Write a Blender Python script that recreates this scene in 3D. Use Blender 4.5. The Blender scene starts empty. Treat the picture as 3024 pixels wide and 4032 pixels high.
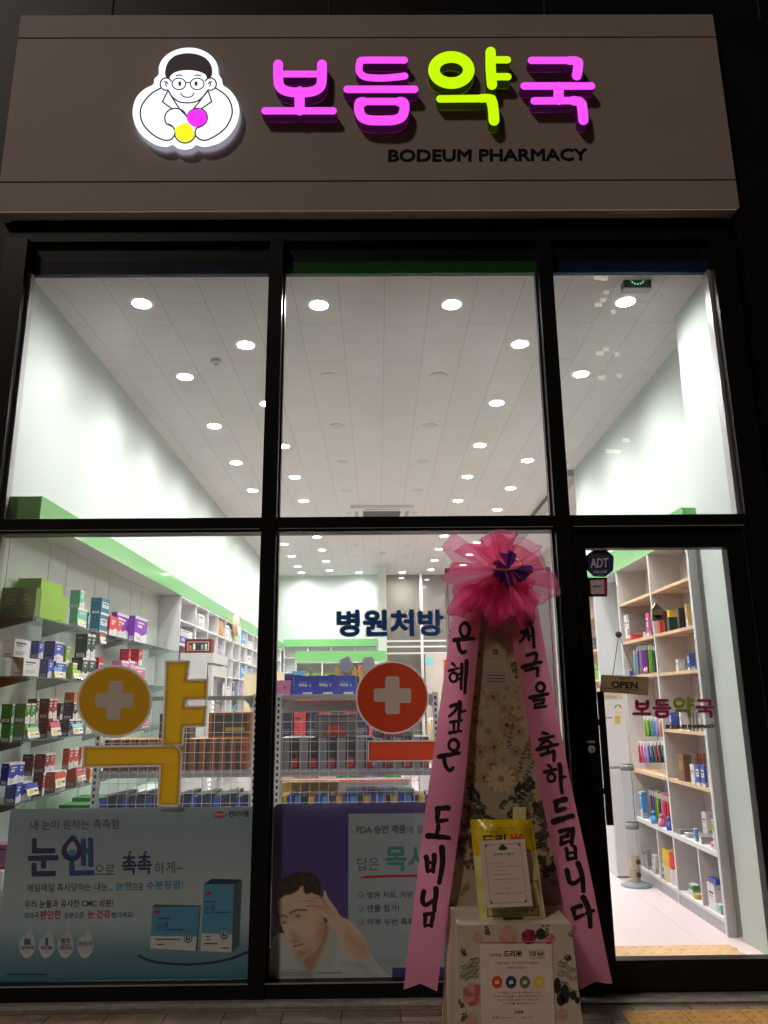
import bpy, math, random
from mathutils import Vector, Matrix
R = math.radians
rnd = random.Random(7)
S = bpy.context.scene
COL = S.collection

# ------------------------------------------------------------------ camera, sky, street light, exposure
CAM = Vector((0.0, -4.65, 1.55))
FPX = 3011.9                     # focal length in pixels of the 3024 x 4032 frame
PITCH, YAW, ROLL = R(13.947), R(0.536), R(-0.545)
fwd = Vector((math.sin(YAW) * math.cos(PITCH), math.cos(YAW) * math.cos(PITCH), math.sin(PITCH)))
rt = fwd.cross(Vector((0, 0, 1))).normalized()
up = rt.cross(fwd)
rt, up = math.cos(ROLL) * rt + math.sin(ROLL) * up, -math.sin(ROLL) * rt + math.cos(ROLL) * up
cd = bpy.data.cameras.new('camera')
cam = bpy.data.objects.new('camera', cd)
COL.objects.link(cam)
cam.matrix_world = Matrix((
    (rt.x, up.x, -fwd.x, CAM.x), (rt.y, up.y, -fwd.y, CAM.y), (rt.z, up.z, -fwd.z, CAM.z), (0, 0, 0, 1)))
cd.sensor_fit = 'VERTICAL'
cd.sensor_height = 36.0
cd.lens = 36.0 * FPX / 4032.0
cd.clip_start, cd.clip_end = 0.05, 400
S.camera = cam

W = bpy.data.worlds.new('World')
S.world = W
W.use_nodes = True
bg = W.node_tree.nodes['Background']
sky = W.node_tree.nodes.new('ShaderNodeTexSky')
sky.sky_type = 'NISHITA'
sky.sun_disc = False
SUN_EL, SUN_AZ = R(46), R(214)      # the street lamp over the left shoulder
sky.sun_elevation = R(1.5)
sky.sun_rotation = SUN_AZ
W.node_tree.links.new(sky.outputs[0], bg.inputs[0])
bg.inputs[1].default_value = 0.018
ld = bpy.data.lights.new('street_light', 'SUN')
ld.energy = 0.78
ld.angle = R(6)
ld.color = (1.0, 0.84, 0.70)
lo = bpy.data.objects.new('street_light', ld)
COL.objects.link(lo)
lo.location = (-4, -7, 9)
lo.rotation_euler = Vector((0.50, 0.68, -0.80)).to_track_quat('-Z', 'Y').to_euler()
vs = S.view_settings
S.display_settings.display_device = 'sRGB'
vs.view_transform = 'Standard'
vs.look = 'None'
vs.exposure = 0.0
vs.gamma = 1.0
vs.use_curve_mapping = False
S.cycles.max_bounces = 10
S.cycles.transparent_max_bounces = 24
S.cycles.sample_clamp_indirect = 6.0
S.cycles.caustics_reflective = False
S.cycles.caustics_refractive = False
S.cycles.use_denoising = True

# ------------------------------------------------------------------ picture measurements -> places on real planes
def ray(px, py):
    return rt * ((px - 1512) / FPX) - up * ((py - 2016) / FPX) + fwd
def aY(px, py, Y=0.0):
    d = ray(px, py); return CAM + d * ((Y - CAM.y) / d.y)
def aX(px, py, X):
    d = ray(px, py); return CAM + d * ((X - CAM.x) / d.x)
def aZ(px, py, Z):
    d = ray(px, py); return CAM + d * ((Z - CAM.z) / d.z)
def zm(x0, y0, w):
    s = w / 1659.0
    return lambda x, y: (x0 + x * s, y0 + y * s)
def onY(z, Y):
    return lambda x, y: aY(*z(x, y), Y)

# ------------------------------------------------------------------ materials
MATS = {}
def nodes_of(name):
    m = bpy.data.materials.new(name); m.use_nodes = True
    nt = m.node_tree
    return m, nt, nt.nodes['Principled BSDF']
def mat(name, col=None, rough=0.6, metal=0.0, spec=0.5, var=0.0, vscale=6.0, bump=0.0, bscale=40.0, coat=0.0, trans=0.0, vcol=None):
    if name in MATS: return MATS[name]
    m, nt, p = nodes_of(name)
    p.inputs['Base Color'].default_value = (*col, 1)
    p.inputs['Roughness'].default_value = rough
    p.inputs['Metallic'].default_value = metal
    p.inputs['Specular IOR Level'].default_value = spec
    p.inputs['Coat Weight'].default_value = coat
    if var or bump:
        tc = nt.nodes.new('ShaderNodeTexCoord')
    if var:
        n = nt.nodes.new('ShaderNodeTexNoise'); n.inputs['Scale'].default_value = vscale; n.inputs['Detail'].default_value = 5
        nt.links.new(tc.outputs['Object'], n.inputs['Vector'])
        r = nt.nodes.new('ShaderNodeValToRGB')
        a = tuple(max(0, c * (1 - var)) for c in col); b = tuple(min(1, c * (1 + var)) for c in (vcol or col))
        r.color_ramp.elements[0].position = 0.3; r.color_ramp.elements[0].color = (*a, 1)
        r.color_ramp.elements[1].position = 0.7; r.color_ramp.elements[1].color = (*b, 1)
        nt.links.new(n.outputs['Fac'], r.inputs[0]); nt.links.new(r.outputs[0], p.inputs['Base Color'])
    if bump:
        n2 = nt.nodes.new('ShaderNodeTexNoise'); n2.inputs['Scale'].default_value = bscale; n2.inputs['Detail'].default_value = 4
        nt.links.new(tc.outputs['Object'], n2.inputs['Vector'])
        b_ = nt.nodes.new('ShaderNodeBump'); b_.inputs['Strength'].default_value = bump; b_.inputs['Distance'].default_value = 0.01
        nt.links.new(n2.outputs['Fac'], b_.inputs['Height']); nt.links.new(b_.outputs[0], p.inputs['Normal'])
    if trans:
        tr = nt.nodes.new('ShaderNodeBsdfTranslucent'); tr.inputs[0].default_value = (*col, 1)
        mx = nt.nodes.new('ShaderNodeMixShader'); mx.inputs[0].default_value = trans
        out = nt.nodes['Material Output']
        nt.links.new(p.outputs[0], mx.inputs[1]); nt.links.new(tr.outputs[0], mx.inputs[2]); nt.links.new(mx.outputs[0], out.inputs[0])
    MATS[name] = m
    return m
def emis(name, col, st):
    m, nt, p = nodes_of(name)
    p.inputs['Base Color'].default_value = (0.02, 0.02, 0.02, 1)
    p.inputs['Emission Color'].default_value = (*col, 1)
    p.inputs['Emission Strength'].default_value = st
    p.inputs['Specular IOR Level'].default_value = 0.1
    MATS[name] = m
    return m
def glass(name, tint=(1, 1, 1), refl=1.0, ior=1.45, rough=0.0, haze=0.0, dust=False):
    m = bpy.data.materials.new(name); m.use_nodes = True
    nt = m.node_tree; nt.nodes.clear()
    out = nt.nodes.new('ShaderNodeOutputMaterial')
    t = nt.nodes.new('ShaderNodeBsdfTransparent'); t.inputs[0].default_value = (*tint, 1)
    g = nt.nodes.new('ShaderNodeBsdfGlossy'); g.inputs['Roughness'].default_value = rough
    f = nt.nodes.new('ShaderNodeFresnel')
    gm = nt.nodes.new('ShaderNodeNewGeometry'); im = nt.nodes.new('ShaderNodeMapRange')   # same reflectance from both sides of a pane
    im.inputs[3].default_value = ior; im.inputs[4].default_value = 1.0 / ior
    nt.links.new(gm.outputs['Backfacing'], im.inputs[0]); nt.links.new(im.outputs[0], f.inputs[0])
    mu = nt.nodes.new('ShaderNodeMath'); mu.operation = 'MULTIPLY'; mu.inputs[1].default_value = refl
    nt.links.new(f.outputs[0], mu.inputs[0])
    mx = nt.nodes.new('ShaderNodeMixShader')
    nt.links.new(mu.outputs[0], mx.inputs[0]); nt.links.new(t.outputs[0], mx.inputs[1]); nt.links.new(g.outputs[0], mx.inputs[2])
    last = mx
    if haze:
        d = nt.nodes.new('ShaderNodeBsdfTranslucent'); d.inputs[0].default_value = (0.9, 0.9, 0.9, 1)
        m2 = nt.nodes.new('ShaderNodeMixShader'); m2.inputs[0].default_value = haze
        if dust:          # uneven film of dust and small specks
            tc = nt.nodes.new('ShaderNodeTexCoord'); n = nt.nodes.new('ShaderNodeTexNoise'); n.inputs['Scale'].default_value = 2.2; n.inputs['Detail'].default_value = 9; n.inputs['Roughness'].default_value = 0.75
            mr = nt.nodes.new('ShaderNodeMapRange'); mr.inputs[1].default_value = 0.35; mr.inputs[2].default_value = 0.75; mr.inputs[3].default_value = haze * 0.3; mr.inputs[4].default_value = haze * 2.2
            nt.links.new(tc.outputs['Object'], n.inputs['Vector']); nt.links.new(n.outputs['Fac'], mr.inputs[0]); nt.links.new(mr.outputs[0], m2.inputs[0])
        nt.links.new(mx.outputs[0], m2.inputs[1]); nt.links.new(d.outputs[0], m2.inputs[2]); last = m2
    nt.links.new(last.outputs[0], out.inputs[0])
    MATS[name] = m
    return m
def sheer(name, col, alpha):
    m = bpy.data.materials.new(name); m.use_nodes = True
    nt = m.node_tree; nt.nodes.clear()
    out = nt.nodes.new('ShaderNodeOutputMaterial')
    t = nt.nodes.new('ShaderNodeBsdfTransparent'); t.inputs[0].default_value = (*[0.35 + 0.65 * c for c in col], 1)
    d = nt.nodes.new('ShaderNodeBsdfDiffuse'); d.inputs[0].default_value = (*col, 1)
    tl = nt.nodes.new('ShaderNodeBsdfTranslucent'); tl.inputs[0].default_value = (*col, 1)
    m1 = nt.nodes.new('ShaderNodeMixShader'); m1.inputs[0].default_value = 0.6
    nt.links.new(d.outputs[0], m1.inputs[1]); nt.links.new(tl.outputs[0], m1.inputs[2])
    m2 = nt.nodes.new('ShaderNodeMixShader'); m2.inputs[0].default_value = alpha
    nt.links.new(t.outputs[0], m2.inputs[1]); nt.links.new(m1.outputs[0], m2.inputs[2]); nt.links.new(m2.outputs[0], out.inputs[0])
    MATS[name] = m
    return m
def C(r, g, b):                       # sRGB 0-255 -> linear
    f = lambda v: (v / 255 / 12.92) if v <= 10 else ((v / 255 + 0.055) / 1.055) ** 2.4
    return (f(r), f(g), f(b))
def cm(hexname, r=None, g=None, b=None, **k):
    """coloured card / print material, made once per name"""
    if hexname in MATS: return MATS[hexname]
    return mat(hexname, C(r, g, b), **({'rough': 0.45} | k))

# ------------------------------------------------------------------ mesh builder
TXT = {}
def text2d(body, bold=0.0):
    key = (body, bold)
    if key in TXT: return TXT[key]
    c = bpy.data.curves.new('tmp', 'FONT'); c.body = body; c.offset = bold; c.resolution_u = 3
    o = bpy.data.objects.new('tmp', c); COL.objects.link(o)
    dg = bpy.context.evaluated_depsgraph_get(); dg.update()
    me = bpy.data.meshes.new_from_object(o.evaluated_get(dg))
    vv = [(v.co.x, v.co.y) for v in me.vertices]; ff = [tuple(p.vertices) for p in me.polygons]
    bpy.data.objects.remove(o); bpy.data.curves.remove(c); bpy.data.meshes.remove(me)
    x0 = min(v[0] for v in vv); x1 = max(v[0] for v in vv); y0 = min(v[1] for v in vv); y1 = max(v[1] for v in vv)
    vv = [((x - x0) / max(1e-6, x1 - x0), (y - y0) / max(1e-6, y1 - y0)) for x, y in vv]
    TXT[key] = (vv, ff, (x1 - x0) / max(1e-6, y1 - y0))
    return TXT[key]
def smooth(pts, n=6, closed=False):
    P = [Vector(p) for p in pts]
    if len(P) < 3: return P
    out = []
    N = len(P)
    rng_ = range(N if closed else N - 1)
    for i in rng_:
        g = (lambda k: P[k % N]) if closed else (lambda k: P[max(0, min(N - 1, k))])
        a, b, c, d = g(i - 1), g(i), g(i + 1), g(i + 2)
        for j in range(n):
            t = j / n
            out.append(0.5 * ((2 * b) + (c - a) * t + (2 * a - 5 * b + 4 * c - d) * t * t + (3 * b - a - 3 * c + d) * t ** 3))
    if not closed: out.append(P[-1])
    return out
def stroke_outline(pts, w, n=8, w2=None):
    """outline (2-D) of a polyline of width w with round ends; w2 = width at the far end"""
    P = [Vector(p[:2]) for p in pts]
    L, Rr = [], []
    N = len(P)
    for i, p in enumerate(P):
        d = (P[min(N - 1, i + 1)] - P[max(0, i - 1)]).normalized()
        nrm = Vector((-d.y, d.x))
        ww = w if w2 is None else w + (w2 - w) * i / max(1, N - 1)
        if 0 < i < N - 1:
            d1 = (P[i] - P[i - 1]).normalized(); k = max(0.5, abs(nrm.dot(Vector((-d1.y, d1.x))))); ww = ww / k
        L.append(p + nrm * ww / 2); Rr.append(p - nrm * ww / 2)
    def cap(c, a, b, wd):
        out = []
        a0 = math.atan2((a - c).y, (a - c).x); r_ = (a - c).length
        for j in range(1, n):
            t = a0 - math.pi * j / n
            out.append(c + Vector((math.cos(t), math.sin(t))) * r_)
        return out
    poly = L + cap(P[-1], L[-1], Rr[-1], w) + Rr[::-1] + cap(P[0], Rr[0], L[0], w)
    return [(v.x, v.y) for v in poly]

class MB:
    def __init__(s): s.v, s.f, s.m, s.sm = [], [], [], []
    def face(s, pts, m, sm=False):
        i = len(s.v); s.v += [tuple(p) for p in pts]; s.f.append(tuple(range(i, i + len(pts)))); s.m.append(m); s.sm.append(sm); return s
    def mesh(s, vs_, fs, m, sm=False):
        i = len(s.v); s.v += [tuple(p) for p in vs_]
        for f in fs: s.f.append(tuple(k + i for k in f)); s.m.append(m); s.sm.append(sm)
        return s
    def box(s, x0, x1, y0, y1, z0, z1, m, **o):
        """o: mats for single faces  xm xp ym yp zm zp"""
        v = [(x0, y0, z0), (x1, y0, z0), (x1, y1, z0), (x0, y1, z0), (x0, y0, z1), (x1, y0, z1), (x1, y1, z1), (x0, y1, z1)]
        i = len(s.v); s.v += v
        for k, q in dict(zm=(0, 3, 2, 1), zp=(4, 5, 6, 7), ym=(0, 1, 5, 4), yp=(2, 3, 7, 6), xm=(3, 0, 4, 7), xp=(1, 2, 6, 5)).items():
            s.f.append(tuple(i + a for a in q)); s.m.append(o.get(k, m)); s.sm.append(False)
        return s
    def prism(s, poly, off, m, side=None, back=False):
        a = [Vector(p) for p in poly]; b = [p + Vector(off) for p in a]
        i = len(s.v); n = len(a); s.v += [tuple(p) for p in a + b]
        s.f.append(tuple(range(i, i + n))); s.m.append(m); s.sm.append(False)
        for k in range(n):
            s.f.append((i + k, i + (k + 1) % n, i + n + (k + 1) % n, i + n + k)); s.m.append(side or m); s.sm.append(False)
        if back: s.f.append(tuple(range(i + 2 * n - 1, i + n - 1, -1))); s.m.append(side or m); s.sm.append(False)
        return s
    def tube(s, pts, r, m, n=8, caps=True, r2=None):
        P = [Vector(p) for p in pts]; N = len(P); i = len(s.v)
        for k, p in enumerate(P):
            d = (P[min(N - 1, k + 1)] - P[max(0, k - 1)]).normalized()
            a = d.orthogonal().normalized() if abs(d.z) > .9 else d.cross(Vector((0, 0, 1))).normalized()
            b = d.cross(a)
            rr = r if r2 is None else r + (r2 - r) * k / max(1, N - 1)
            for j in range(n):
                t = 2 * math.pi * j / n; s.v.append(tuple(p + (a * math.cos(t) + b * math.sin(t)) * rr))
        for k in range(N - 1):
            for j in range(n):
                s.f.append((i + k * n + j, i + k * n + (j + 1) % n, i + (k + 1) * n + (j + 1) % n, i + (k + 1) * n + j)); s.m.append(m); s.sm.append(True)
        if caps:
            s.f.append(tuple(i + j for j in range(n))[::-1]); s.m.append(m); s.sm.append(False)
            s.f.append(tuple(i + (N - 1) * n + j for j in range(n))); s.m.append(m); s.sm.append(False)
        return s
    def lathe(s, c, prof, m, n=32, axis='z', sm=True):
        """prof: (radius, height) list"""
        i = len(s.v); c = Vector(c)
        for r_, h in prof:
            for j in range(n):
                t = 2 * math.pi * j / n
                q = Vector((r_ * math.cos(t), r_ * math.sin(t), h))
                if axis == 'y': q = Vector((q.x, h, q.y))
                if axis == 'x': q = Vector((h, q.x, q.y))
                s.v.append(tuple(c + q))
        for k in range(len(prof) - 1):
            for j in range(n):
                s.f.append((i + k * n + j, i + k * n + (j + 1) % n, i + (k + 1) * n + (j + 1) % n, i + (k + 1) * n + j)); s.m.append(m if not isinstance(m, list) else m[k]); s.sm.append(sm)
        return s
    def disc(s, c, r, m, n=32, axis='z', rx=None):
        c = Vector(c); pts = []
        for j in range(n):
            t = 2 * math.pi * j / n; a, b = (rx or r) * math.cos(t), r * math.sin(t)
            pts.append(c + {'z': Vector((a, b, 0)), 'y': Vector((a, 0, b)), 'x': Vector((0, a, b))}[axis])
        return s.face(pts, m)
    def text(s, body, bl, br, tl, m, bold=0.0, off=(0, 0, 0)):
        vv, ff, asp = text2d(body, bold)
        bl, br, tl = Vector(bl), Vector(br), Vector(tl); u, w = br - bl, tl - bl
        return s.mesh([bl + u * x + w * y + Vector(off) for x, y in vv], ff, m)
    def heavy(s, body, bl, br, tl, m, spread, toward=(0, -1, 0), n=12, bold=0.0):
        """thick lettering: the same word laid over itself around a small circle, each layer a hair nearer"""
        u, w = (Vector(br) - Vector(bl)).normalized(), (Vector(tl) - Vector(bl)).normalized()
        bl, br, tl = Vector(bl) + (u + w) * spread, Vector(br) + (w - u) * spread, Vector(tl) + (u - w) * spread
        for k in range(n):
            a = 2 * math.pi * k / n
            s.text(body, bl, br, tl, m, bold, (u * math.cos(a) + w * math.sin(a)) * spread + Vector(toward) * (.00004 * k))
        return s
    def obj(s, name, parent=None, loc=None, rot=0.0):
        me = bpy.data.meshes.new(name)
        me.from_pydata(s.v, [], s.f)
        slots = {}
        for k in s.m:
            if k not in slots: slots[k] = len(slots); me.materials.append(MATS[k] if isinstance(k, str) else k)
        for p, k, q in zip(me.polygons, s.m, s.sm): p.material_index = slots[k]; p.use_smooth = q
        me.update()
        o = bpy.data.objects.new(name, me); COL.objects.link(o)
        if loc is not None: o.location = loc
        if rot: o.rotation_euler = (0, 0, rot)
        if parent is not None: o.parent = parent
        return o
SHORTER = (('from the left', 'from left'), ('on the lower ledge of the', 'on the lower ledge of'), ('on top of the', 'atop the'), ('glass shelf', 'shelf'), ('standing ', ''), ('medicine box,', 'box,'), ('display rack', 'rack'), (' round ', ' '), (' the ', ' '))
def brief(l):
    for a, b in SHORTER:
        if len(l.replace('-', ' ').split()) <= 15: break
        l = l.replace(a, b)
    return l
def tag(o, label=None, cat=None, group=None, kind=None):
    if label: o['label'] = brief(label)
    if cat: o['category'] = cat
    if group: o['group'] = group
    if kind: o['kind'] = kind
    return o
def thing(name, label, cat, loc=(0, 0, 0), group=None, rot=0.0):
    o = bpy.data.objects.new(name, None); o.empty_display_size = 0.1; COL.objects.link(o); o.location = loc; o.rotation_euler = (0, 0, rot)
    return tag(o, label, cat, group)
def wpart(mb, name, root):
    """a part whose mesh is in world coordinates, under an unrotated thing"""
    o = mb.obj(name, root); o.location = -Vector(root.location); return o
def wsub(mb, name, part):
    o = mb.obj(name, part); return o      # the part already carries the offset of its thing
def dup(root, loc, label=None, group=None):
    r_ = root.copy(); COL.objects.link(r_); r_.location = loc
    if label: r_['label'] = brief(label)
    if group: r_['group'] = group
    for ch in list(root.children):
        c = ch.copy(); COL.objects.link(c); c.parent = r_
        for g in ch.children:
            d = g.copy(); COL.objects.link(d); d.parent = c
    return r_
ORD = ['first', 'second', 'third', 'fourth', 'fifth', 'sixth', 'seventh', 'eighth', 'ninth', 'tenth', 'eleventh', 'twelfth',
       'thirteenth', 'fourteenth', 'fifteenth', 'sixteenth', 'seventeenth', 'eighteenth', 'nineteenth', 'twentieth',
       'twenty-first', 'twenty-second', 'twenty-third', 'twenty-fourth', 'twenty-fifth', 'twenty-sixth', 'twenty-seventh', 'twenty-eighth', 'twenty-ninth', 'thirtieth']
# ------------------------------------------------------------------ basic materials
mat('black_frame', (0.007, 0.007, 0.008), rough=0.34, metal=0.0, spec=0.16, var=0.15, vscale=3)
mat('dark_panel', (0.007, 0.008, 0.012), rough=0.45, spec=0.12, var=0.2, vscale=2)
mat('granite_dark', (0.010, 0.009, 0.009), rough=0.22, spec=0.3, var=0.5, vscale=60, bump=0.05)
mat('sign_panel', C(150, 138, 133), rough=0.62, var=0.05, vscale=2.5, bump=0.03, bscale=300)
mat('groove', (0.02, 0.018, 0.017), rough=0.8)
mat('sign_trim', C(236, 234, 232), rough=0.5, var=0.04)
mat('alu', C(170, 172, 175), rough=0.35, metal=0.6, spec=0.5)
mat('white_metal', C(226, 226, 222), rough=0.35)
mat('grey_metal', C(176, 176, 174), rough=0.4)
mat('slot', (0.02, 0.02, 0.02), rough=0.8)
mat('wall_green', C(198, 209, 202), rough=0.42, spec=0.4, var=0.02, vscale=1.2, bump=0.02, bscale=60)
mat('wall_panel', C(212, 220, 211), rough=0.25, var=0.02, vscale=1.2)
mat('wall_white', C(228, 228, 224), rough=0.45, var=0.02, vscale=1.5)
mat('melamine', C(238, 237, 237), rough=0.4, var=0.015, vscale=2)
mat('melamine_shelf', C(224, 219, 216), rough=0.5, var=0.03, vscale=2)
mat('end_grey', C(190, 192, 194), rough=0.45)
mat('plinth', C(186, 184, 188), rough=0.4)
mat('gloss_green', C(122, 190, 118), rough=0.12, spec=0.5, coat=0.2)
mat('wood_edge', C(226, 194, 158), rough=0.45, var=0.12, vscale=14)
mat('floor_vinyl', C(220, 203, 202), rough=0.28, spec=0.4, var=0.03, vscale=1.0)
mat('beige_wall', C(196, 188, 178), rough=0.5, var=0.03)
mat('partition_grey', C(120, 116, 108), rough=0.06, spec=0.6, var=0.05, vscale=1)
mat('trim_white', C(238, 238, 238), rough=0.4)
mat('ceil_lamp_off', C(222, 219, 214), rough=0.5)
mat('black_plastic', (0.012, 0.012, 0.013), rough=0.35)
mat('grey_plastic', C(120, 128, 134), rough=0.4)
emis('lamp_on', (1.0, 0.985, 0.97), 400.0)
def downward_beam(m, power, k):        # a downlight reflector throws most of its light straight down
    nt = m.node_tree; p = nt.nodes['Principled BSDF']
    g = nt.nodes.new('ShaderNodeNewGeometry'); d = nt.nodes.new('ShaderNodeVectorMath'); d.operation = 'DOT_PRODUCT'
    a = nt.nodes.new('ShaderNodeMath'); a.operation = 'ABSOLUTE'; w = nt.nodes.new('ShaderNodeMath'); w.operation = 'POWER'; w.inputs[1].default_value = k
    x = nt.nodes.new('ShaderNodeMath'); x.operation = 'MULTIPLY'; x.inputs[1].default_value = power
    nt.links.new(g.outputs['Incoming'], d.inputs[0]); nt.links.new(g.outputs['True Normal'], d.inputs[1]); nt.links.new(d.outputs['Value'], a.inputs[0])
    nt.links.new(a.outputs[0], w.inputs[0]); nt.links.new(w.outputs[0], x.inputs[0]); nt.links.new(x.outputs[0], p.inputs['Emission Strength'])
downward_beam(MATS['lamp_on'], 700.0, 1.3)
emis('led_strip', (0.95, 0.97, 1.0), 6.0)
emis('led_green', (0.25, 1.0, 0.45), 1.2)
glass('clear_glass', (0.985, 0.988, 0.988), 0.9, haze=0.012, dust=True)
glass('door_glass', (0.985, 0.988, 0.988), 0.9, haze=0.006, dust=True)
glass('shelf_glass', (0.80, 0.90, 0.86), 1.0, 1.5)
glass('clear_plastic', (0.93, 0.94, 0.95), 1.0, 1.45, 0.05, 0.10)
mat('glass_edge', C(92, 118, 112), rough=0.2)
mat('spandrel_navy', C(14, 22, 50), rough=0.5, spec=.1)
mat('spandrel_green', C(26, 80, 38), rough=0.5, spec=.1)
mat('spandrel_blue', C(12, 44, 74), rough=0.5, spec=.1)

# ceiling tiles: gypsum board with small fissures, joints and screw heads
def ceiling_mat():
    m, nt, p = nodes_of('ceiling_tile')
    tc = nt.nodes.new('ShaderNodeTexCoord'); mp = nt.nodes.new('ShaderNodeMapping')
    mp.inputs['Rotation'].default_value = (0, 0, R(90)); mp.inputs['Location'].default_value = (0.13, 0.262, 0)
    nt.links.new(tc.outputs['Object'], mp.inputs[0])
    br = nt.nodes.new('ShaderNodeTexBrick'); br.inputs['Scale'].default_value = 1.0
    br.inputs['Brick Width'].default_value = 0.655; br.inputs['Row Height'].default_value = 0.328
    br.inputs['Mortar Size'].default_value = 0.0022; br.inputs['Mortar Smooth'].default_value = 0.1; br.inputs['Bias'].default_value = 0
    br.inputs['Color1'].default_value = (*C(243, 242, 241), 1); br.inputs['Color2'].default_value = (*C(239, 238, 237), 1); br.inputs['Mortar'].default_value = (*C(198, 196, 194), 1)
    nt.links.new(mp.outputs[0], br.inputs[0])
    n = nt.nodes.new('ShaderNodeTexNoise'); n.inputs['Scale'].default_value = 55; n.inputs['Detail'].default_value = 2; n.inputs['Distortion'].default_value = 1.2
    nt.links.new(tc.outputs['Object'], n.inputs['Vector'])
    rp = nt.nodes.new('ShaderNodeValToRGB'); rp.color_ramp.elements[0].position = 0.27; rp.color_ramp.elements[0].color = (0.62, 0.61, 0.6, 1); rp.color_ramp.elements[1].position = 0.36; rp.color_ramp.elements[1].color = (1, 1, 1, 1)
    nt.links.new(n.outputs['Fac'], rp.inputs[0])
    mx = nt.nodes.new('ShaderNodeMix'); mx.data_type = 'RGBA'; mx.blend_type = 'MULTIPLY'; mx.inputs[0].default_value = 0.7
    nt.links.new(br.outputs['Color'], mx.inputs[6]); nt.links.new(rp.outputs[0], mx.inputs[7]); nt.links.new(mx.outputs[2], p.inputs['Base Color'])
    p.inputs['Roughness'].default_value = 0.75; p.inputs['Specular IOR Level'].default_value = 0.2
    MATS['ceiling_tile'] = m
ceiling_mat()
def paving_mat(name, c1, c2, mortar, bw, rh, loc=(0, 0, 0)):
    m, nt, p = nodes_of(name)
    tc = nt.nodes.new('ShaderNodeTexCoord'); mp = nt.nodes.new('ShaderNodeMapping'); mp.inputs['Location'].default_value = loc
    nt.links.new(tc.outputs['Object'], mp.inputs[0])
    br = nt.nodes.new('ShaderNodeTexBrick'); br.inputs['Scale'].default_value = 1
    br.inputs['Brick Width'].default_value = bw; br.inputs['Row Height'].default_value = rh; br.inputs['Mortar Size'].default_value = 0.004
    br.inputs['Color1'].default_value = (*c1, 1); br.inputs['Color2'].default_value = (*c2, 1); br.inputs['Mortar'].default_value = (*mortar, 1)
    nt.links.new(mp.outputs[0], br.inputs[0])
    n = nt.nodes.new('ShaderNodeTexNoise'); n.inputs['Scale'].default_value = 9; n.inputs['Detail'].default_value = 8; n.inputs['Roughness'].default_value = 0.7
    nt.links.new(tc.outputs['Object'], n.inputs['Vector'])
    rp = nt.nodes.new('ShaderNodeValToRGB'); rp.color_ramp.elements[0].position = 0.3; rp.color_ramp.elements[0].color = (0.45, 0.45, 0.45, 1); rp.color_ramp.elements[1].position = 0.75; rp.color_ramp.elements[1].color = (1.2, 1.2, 1.2, 1)
    nt.links.new(n.outputs['Fac'], rp.inputs[0])
    mx = nt.nodes.new('ShaderNodeMix'); mx.data_type = 'RGBA'; mx.blend_type = 'MULTIPLY'; mx.inputs[0].default_value = 1
    nt.links.new(br.outputs['Color'], mx.inputs[6]); nt.links.new(rp.outputs[0], mx.inputs[7]); nt.links.new(mx.outputs[2], p.inputs['Base Color'])
    b_ = nt.nodes.new('ShaderNodeBump'); b_.inputs['Strength'].default_value = 0.5; b_.inputs['Distance'].default_value = 0.006
    ad = nt.nodes.new('ShaderNodeMath'); ad.operation = 'MULTIPLY_ADD'; ad.inputs[1].default_value = -1.0
    nt.links.new(br.outputs['Fac'], ad.inputs[0]); nt.links.new(n.outputs['Fac'], ad.inputs[2]); nt.links.new(ad.outputs[0], b_.inputs['Height'])
    nt.links.new(b_.outputs[0], p.inputs['Normal'])
    p.inputs['Roughness'].default_value = 0.7
    MATS[name] = m
paving_mat('paver', C(140, 118, 98), C(118, 100, 84), C(40, 34, 30), 0.30, 0.16, (0.05, 0.02, 0))
mat('threshold_stone', C(118, 112, 106), rough=0.7, var=0.25, vscale=18, bump=0.2, bscale=90)
mat('tactile_yellow', C(176, 126, 48), rough=0.65, var=0.2, vscale=12)
mat('mat_tan', C(206, 168, 122), rough=0.6, var=0.06, vscale=12)

FZ = 0.06            # shop floor
CZ = 4.41            # ceiling
LX, RX = -2.365, 2.515
BY = 12.95

# ------------------------------------------------------------------ ground
g = MB(); g.face([(-40, -40, 0), (40, -40, 0), (40, 0.02, 0), (-40, 0.02, 0)], 'paver')
tag(g.obj('pavement'), kind='structure')
g = MB(); g.box(-8, 8, -0.155, 0.0, -0.05, 0.012, 'threshold_stone')
tag(g.obj('kerb_strip'), kind='structure')
g = MB(); g.box(LX - 0.1, 3.5, 0.03, BY + 0.1, -0.05, FZ, 'floor_vinyl')
mat('floor_joint', C(176, 164, 162), rough=0.5)
for jx in (-1.4, 0.35, 2.02): g.box(jx, jx + .003, 0.05, BY, FZ - .01, FZ + .0004, 'floor_joint')
tag(g.obj('floor'), kind='structure')
# yellow tactile paving with raised domes, outside on the pavement
tz = zm(2200, 2900, 824 * 1659 / 1610)
p0 = aZ(*tz(480, 2120), 0.0)
t = MB(); x0, y1 = p0.x, p0.y
t.box(x0, x0 + 1.8, y1 - 0.6, y1, -0.02, 0.006, 'tactile_yellow')
for i in range(30):
    for j in range(10):
        t.lathe((x0 + 0.03 + i * 0.06, y1 - 0.03 - j * 0.06, 0.006), [(0.020, 0), (0.016, 0.004), (0.008, 0.006), (0.0, 0.0062)], 'tactile_yellow', n=8)
for i in range(1, 6):
    t.box(x0 + i * 0.3 - 0.002, x0 + i * 0.3 + 0.002, y1 - 0.6, y1, 0.0058, 0.0065, 'slot')
tag(t.obj('tactile_paving'), kind='structure')

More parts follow.
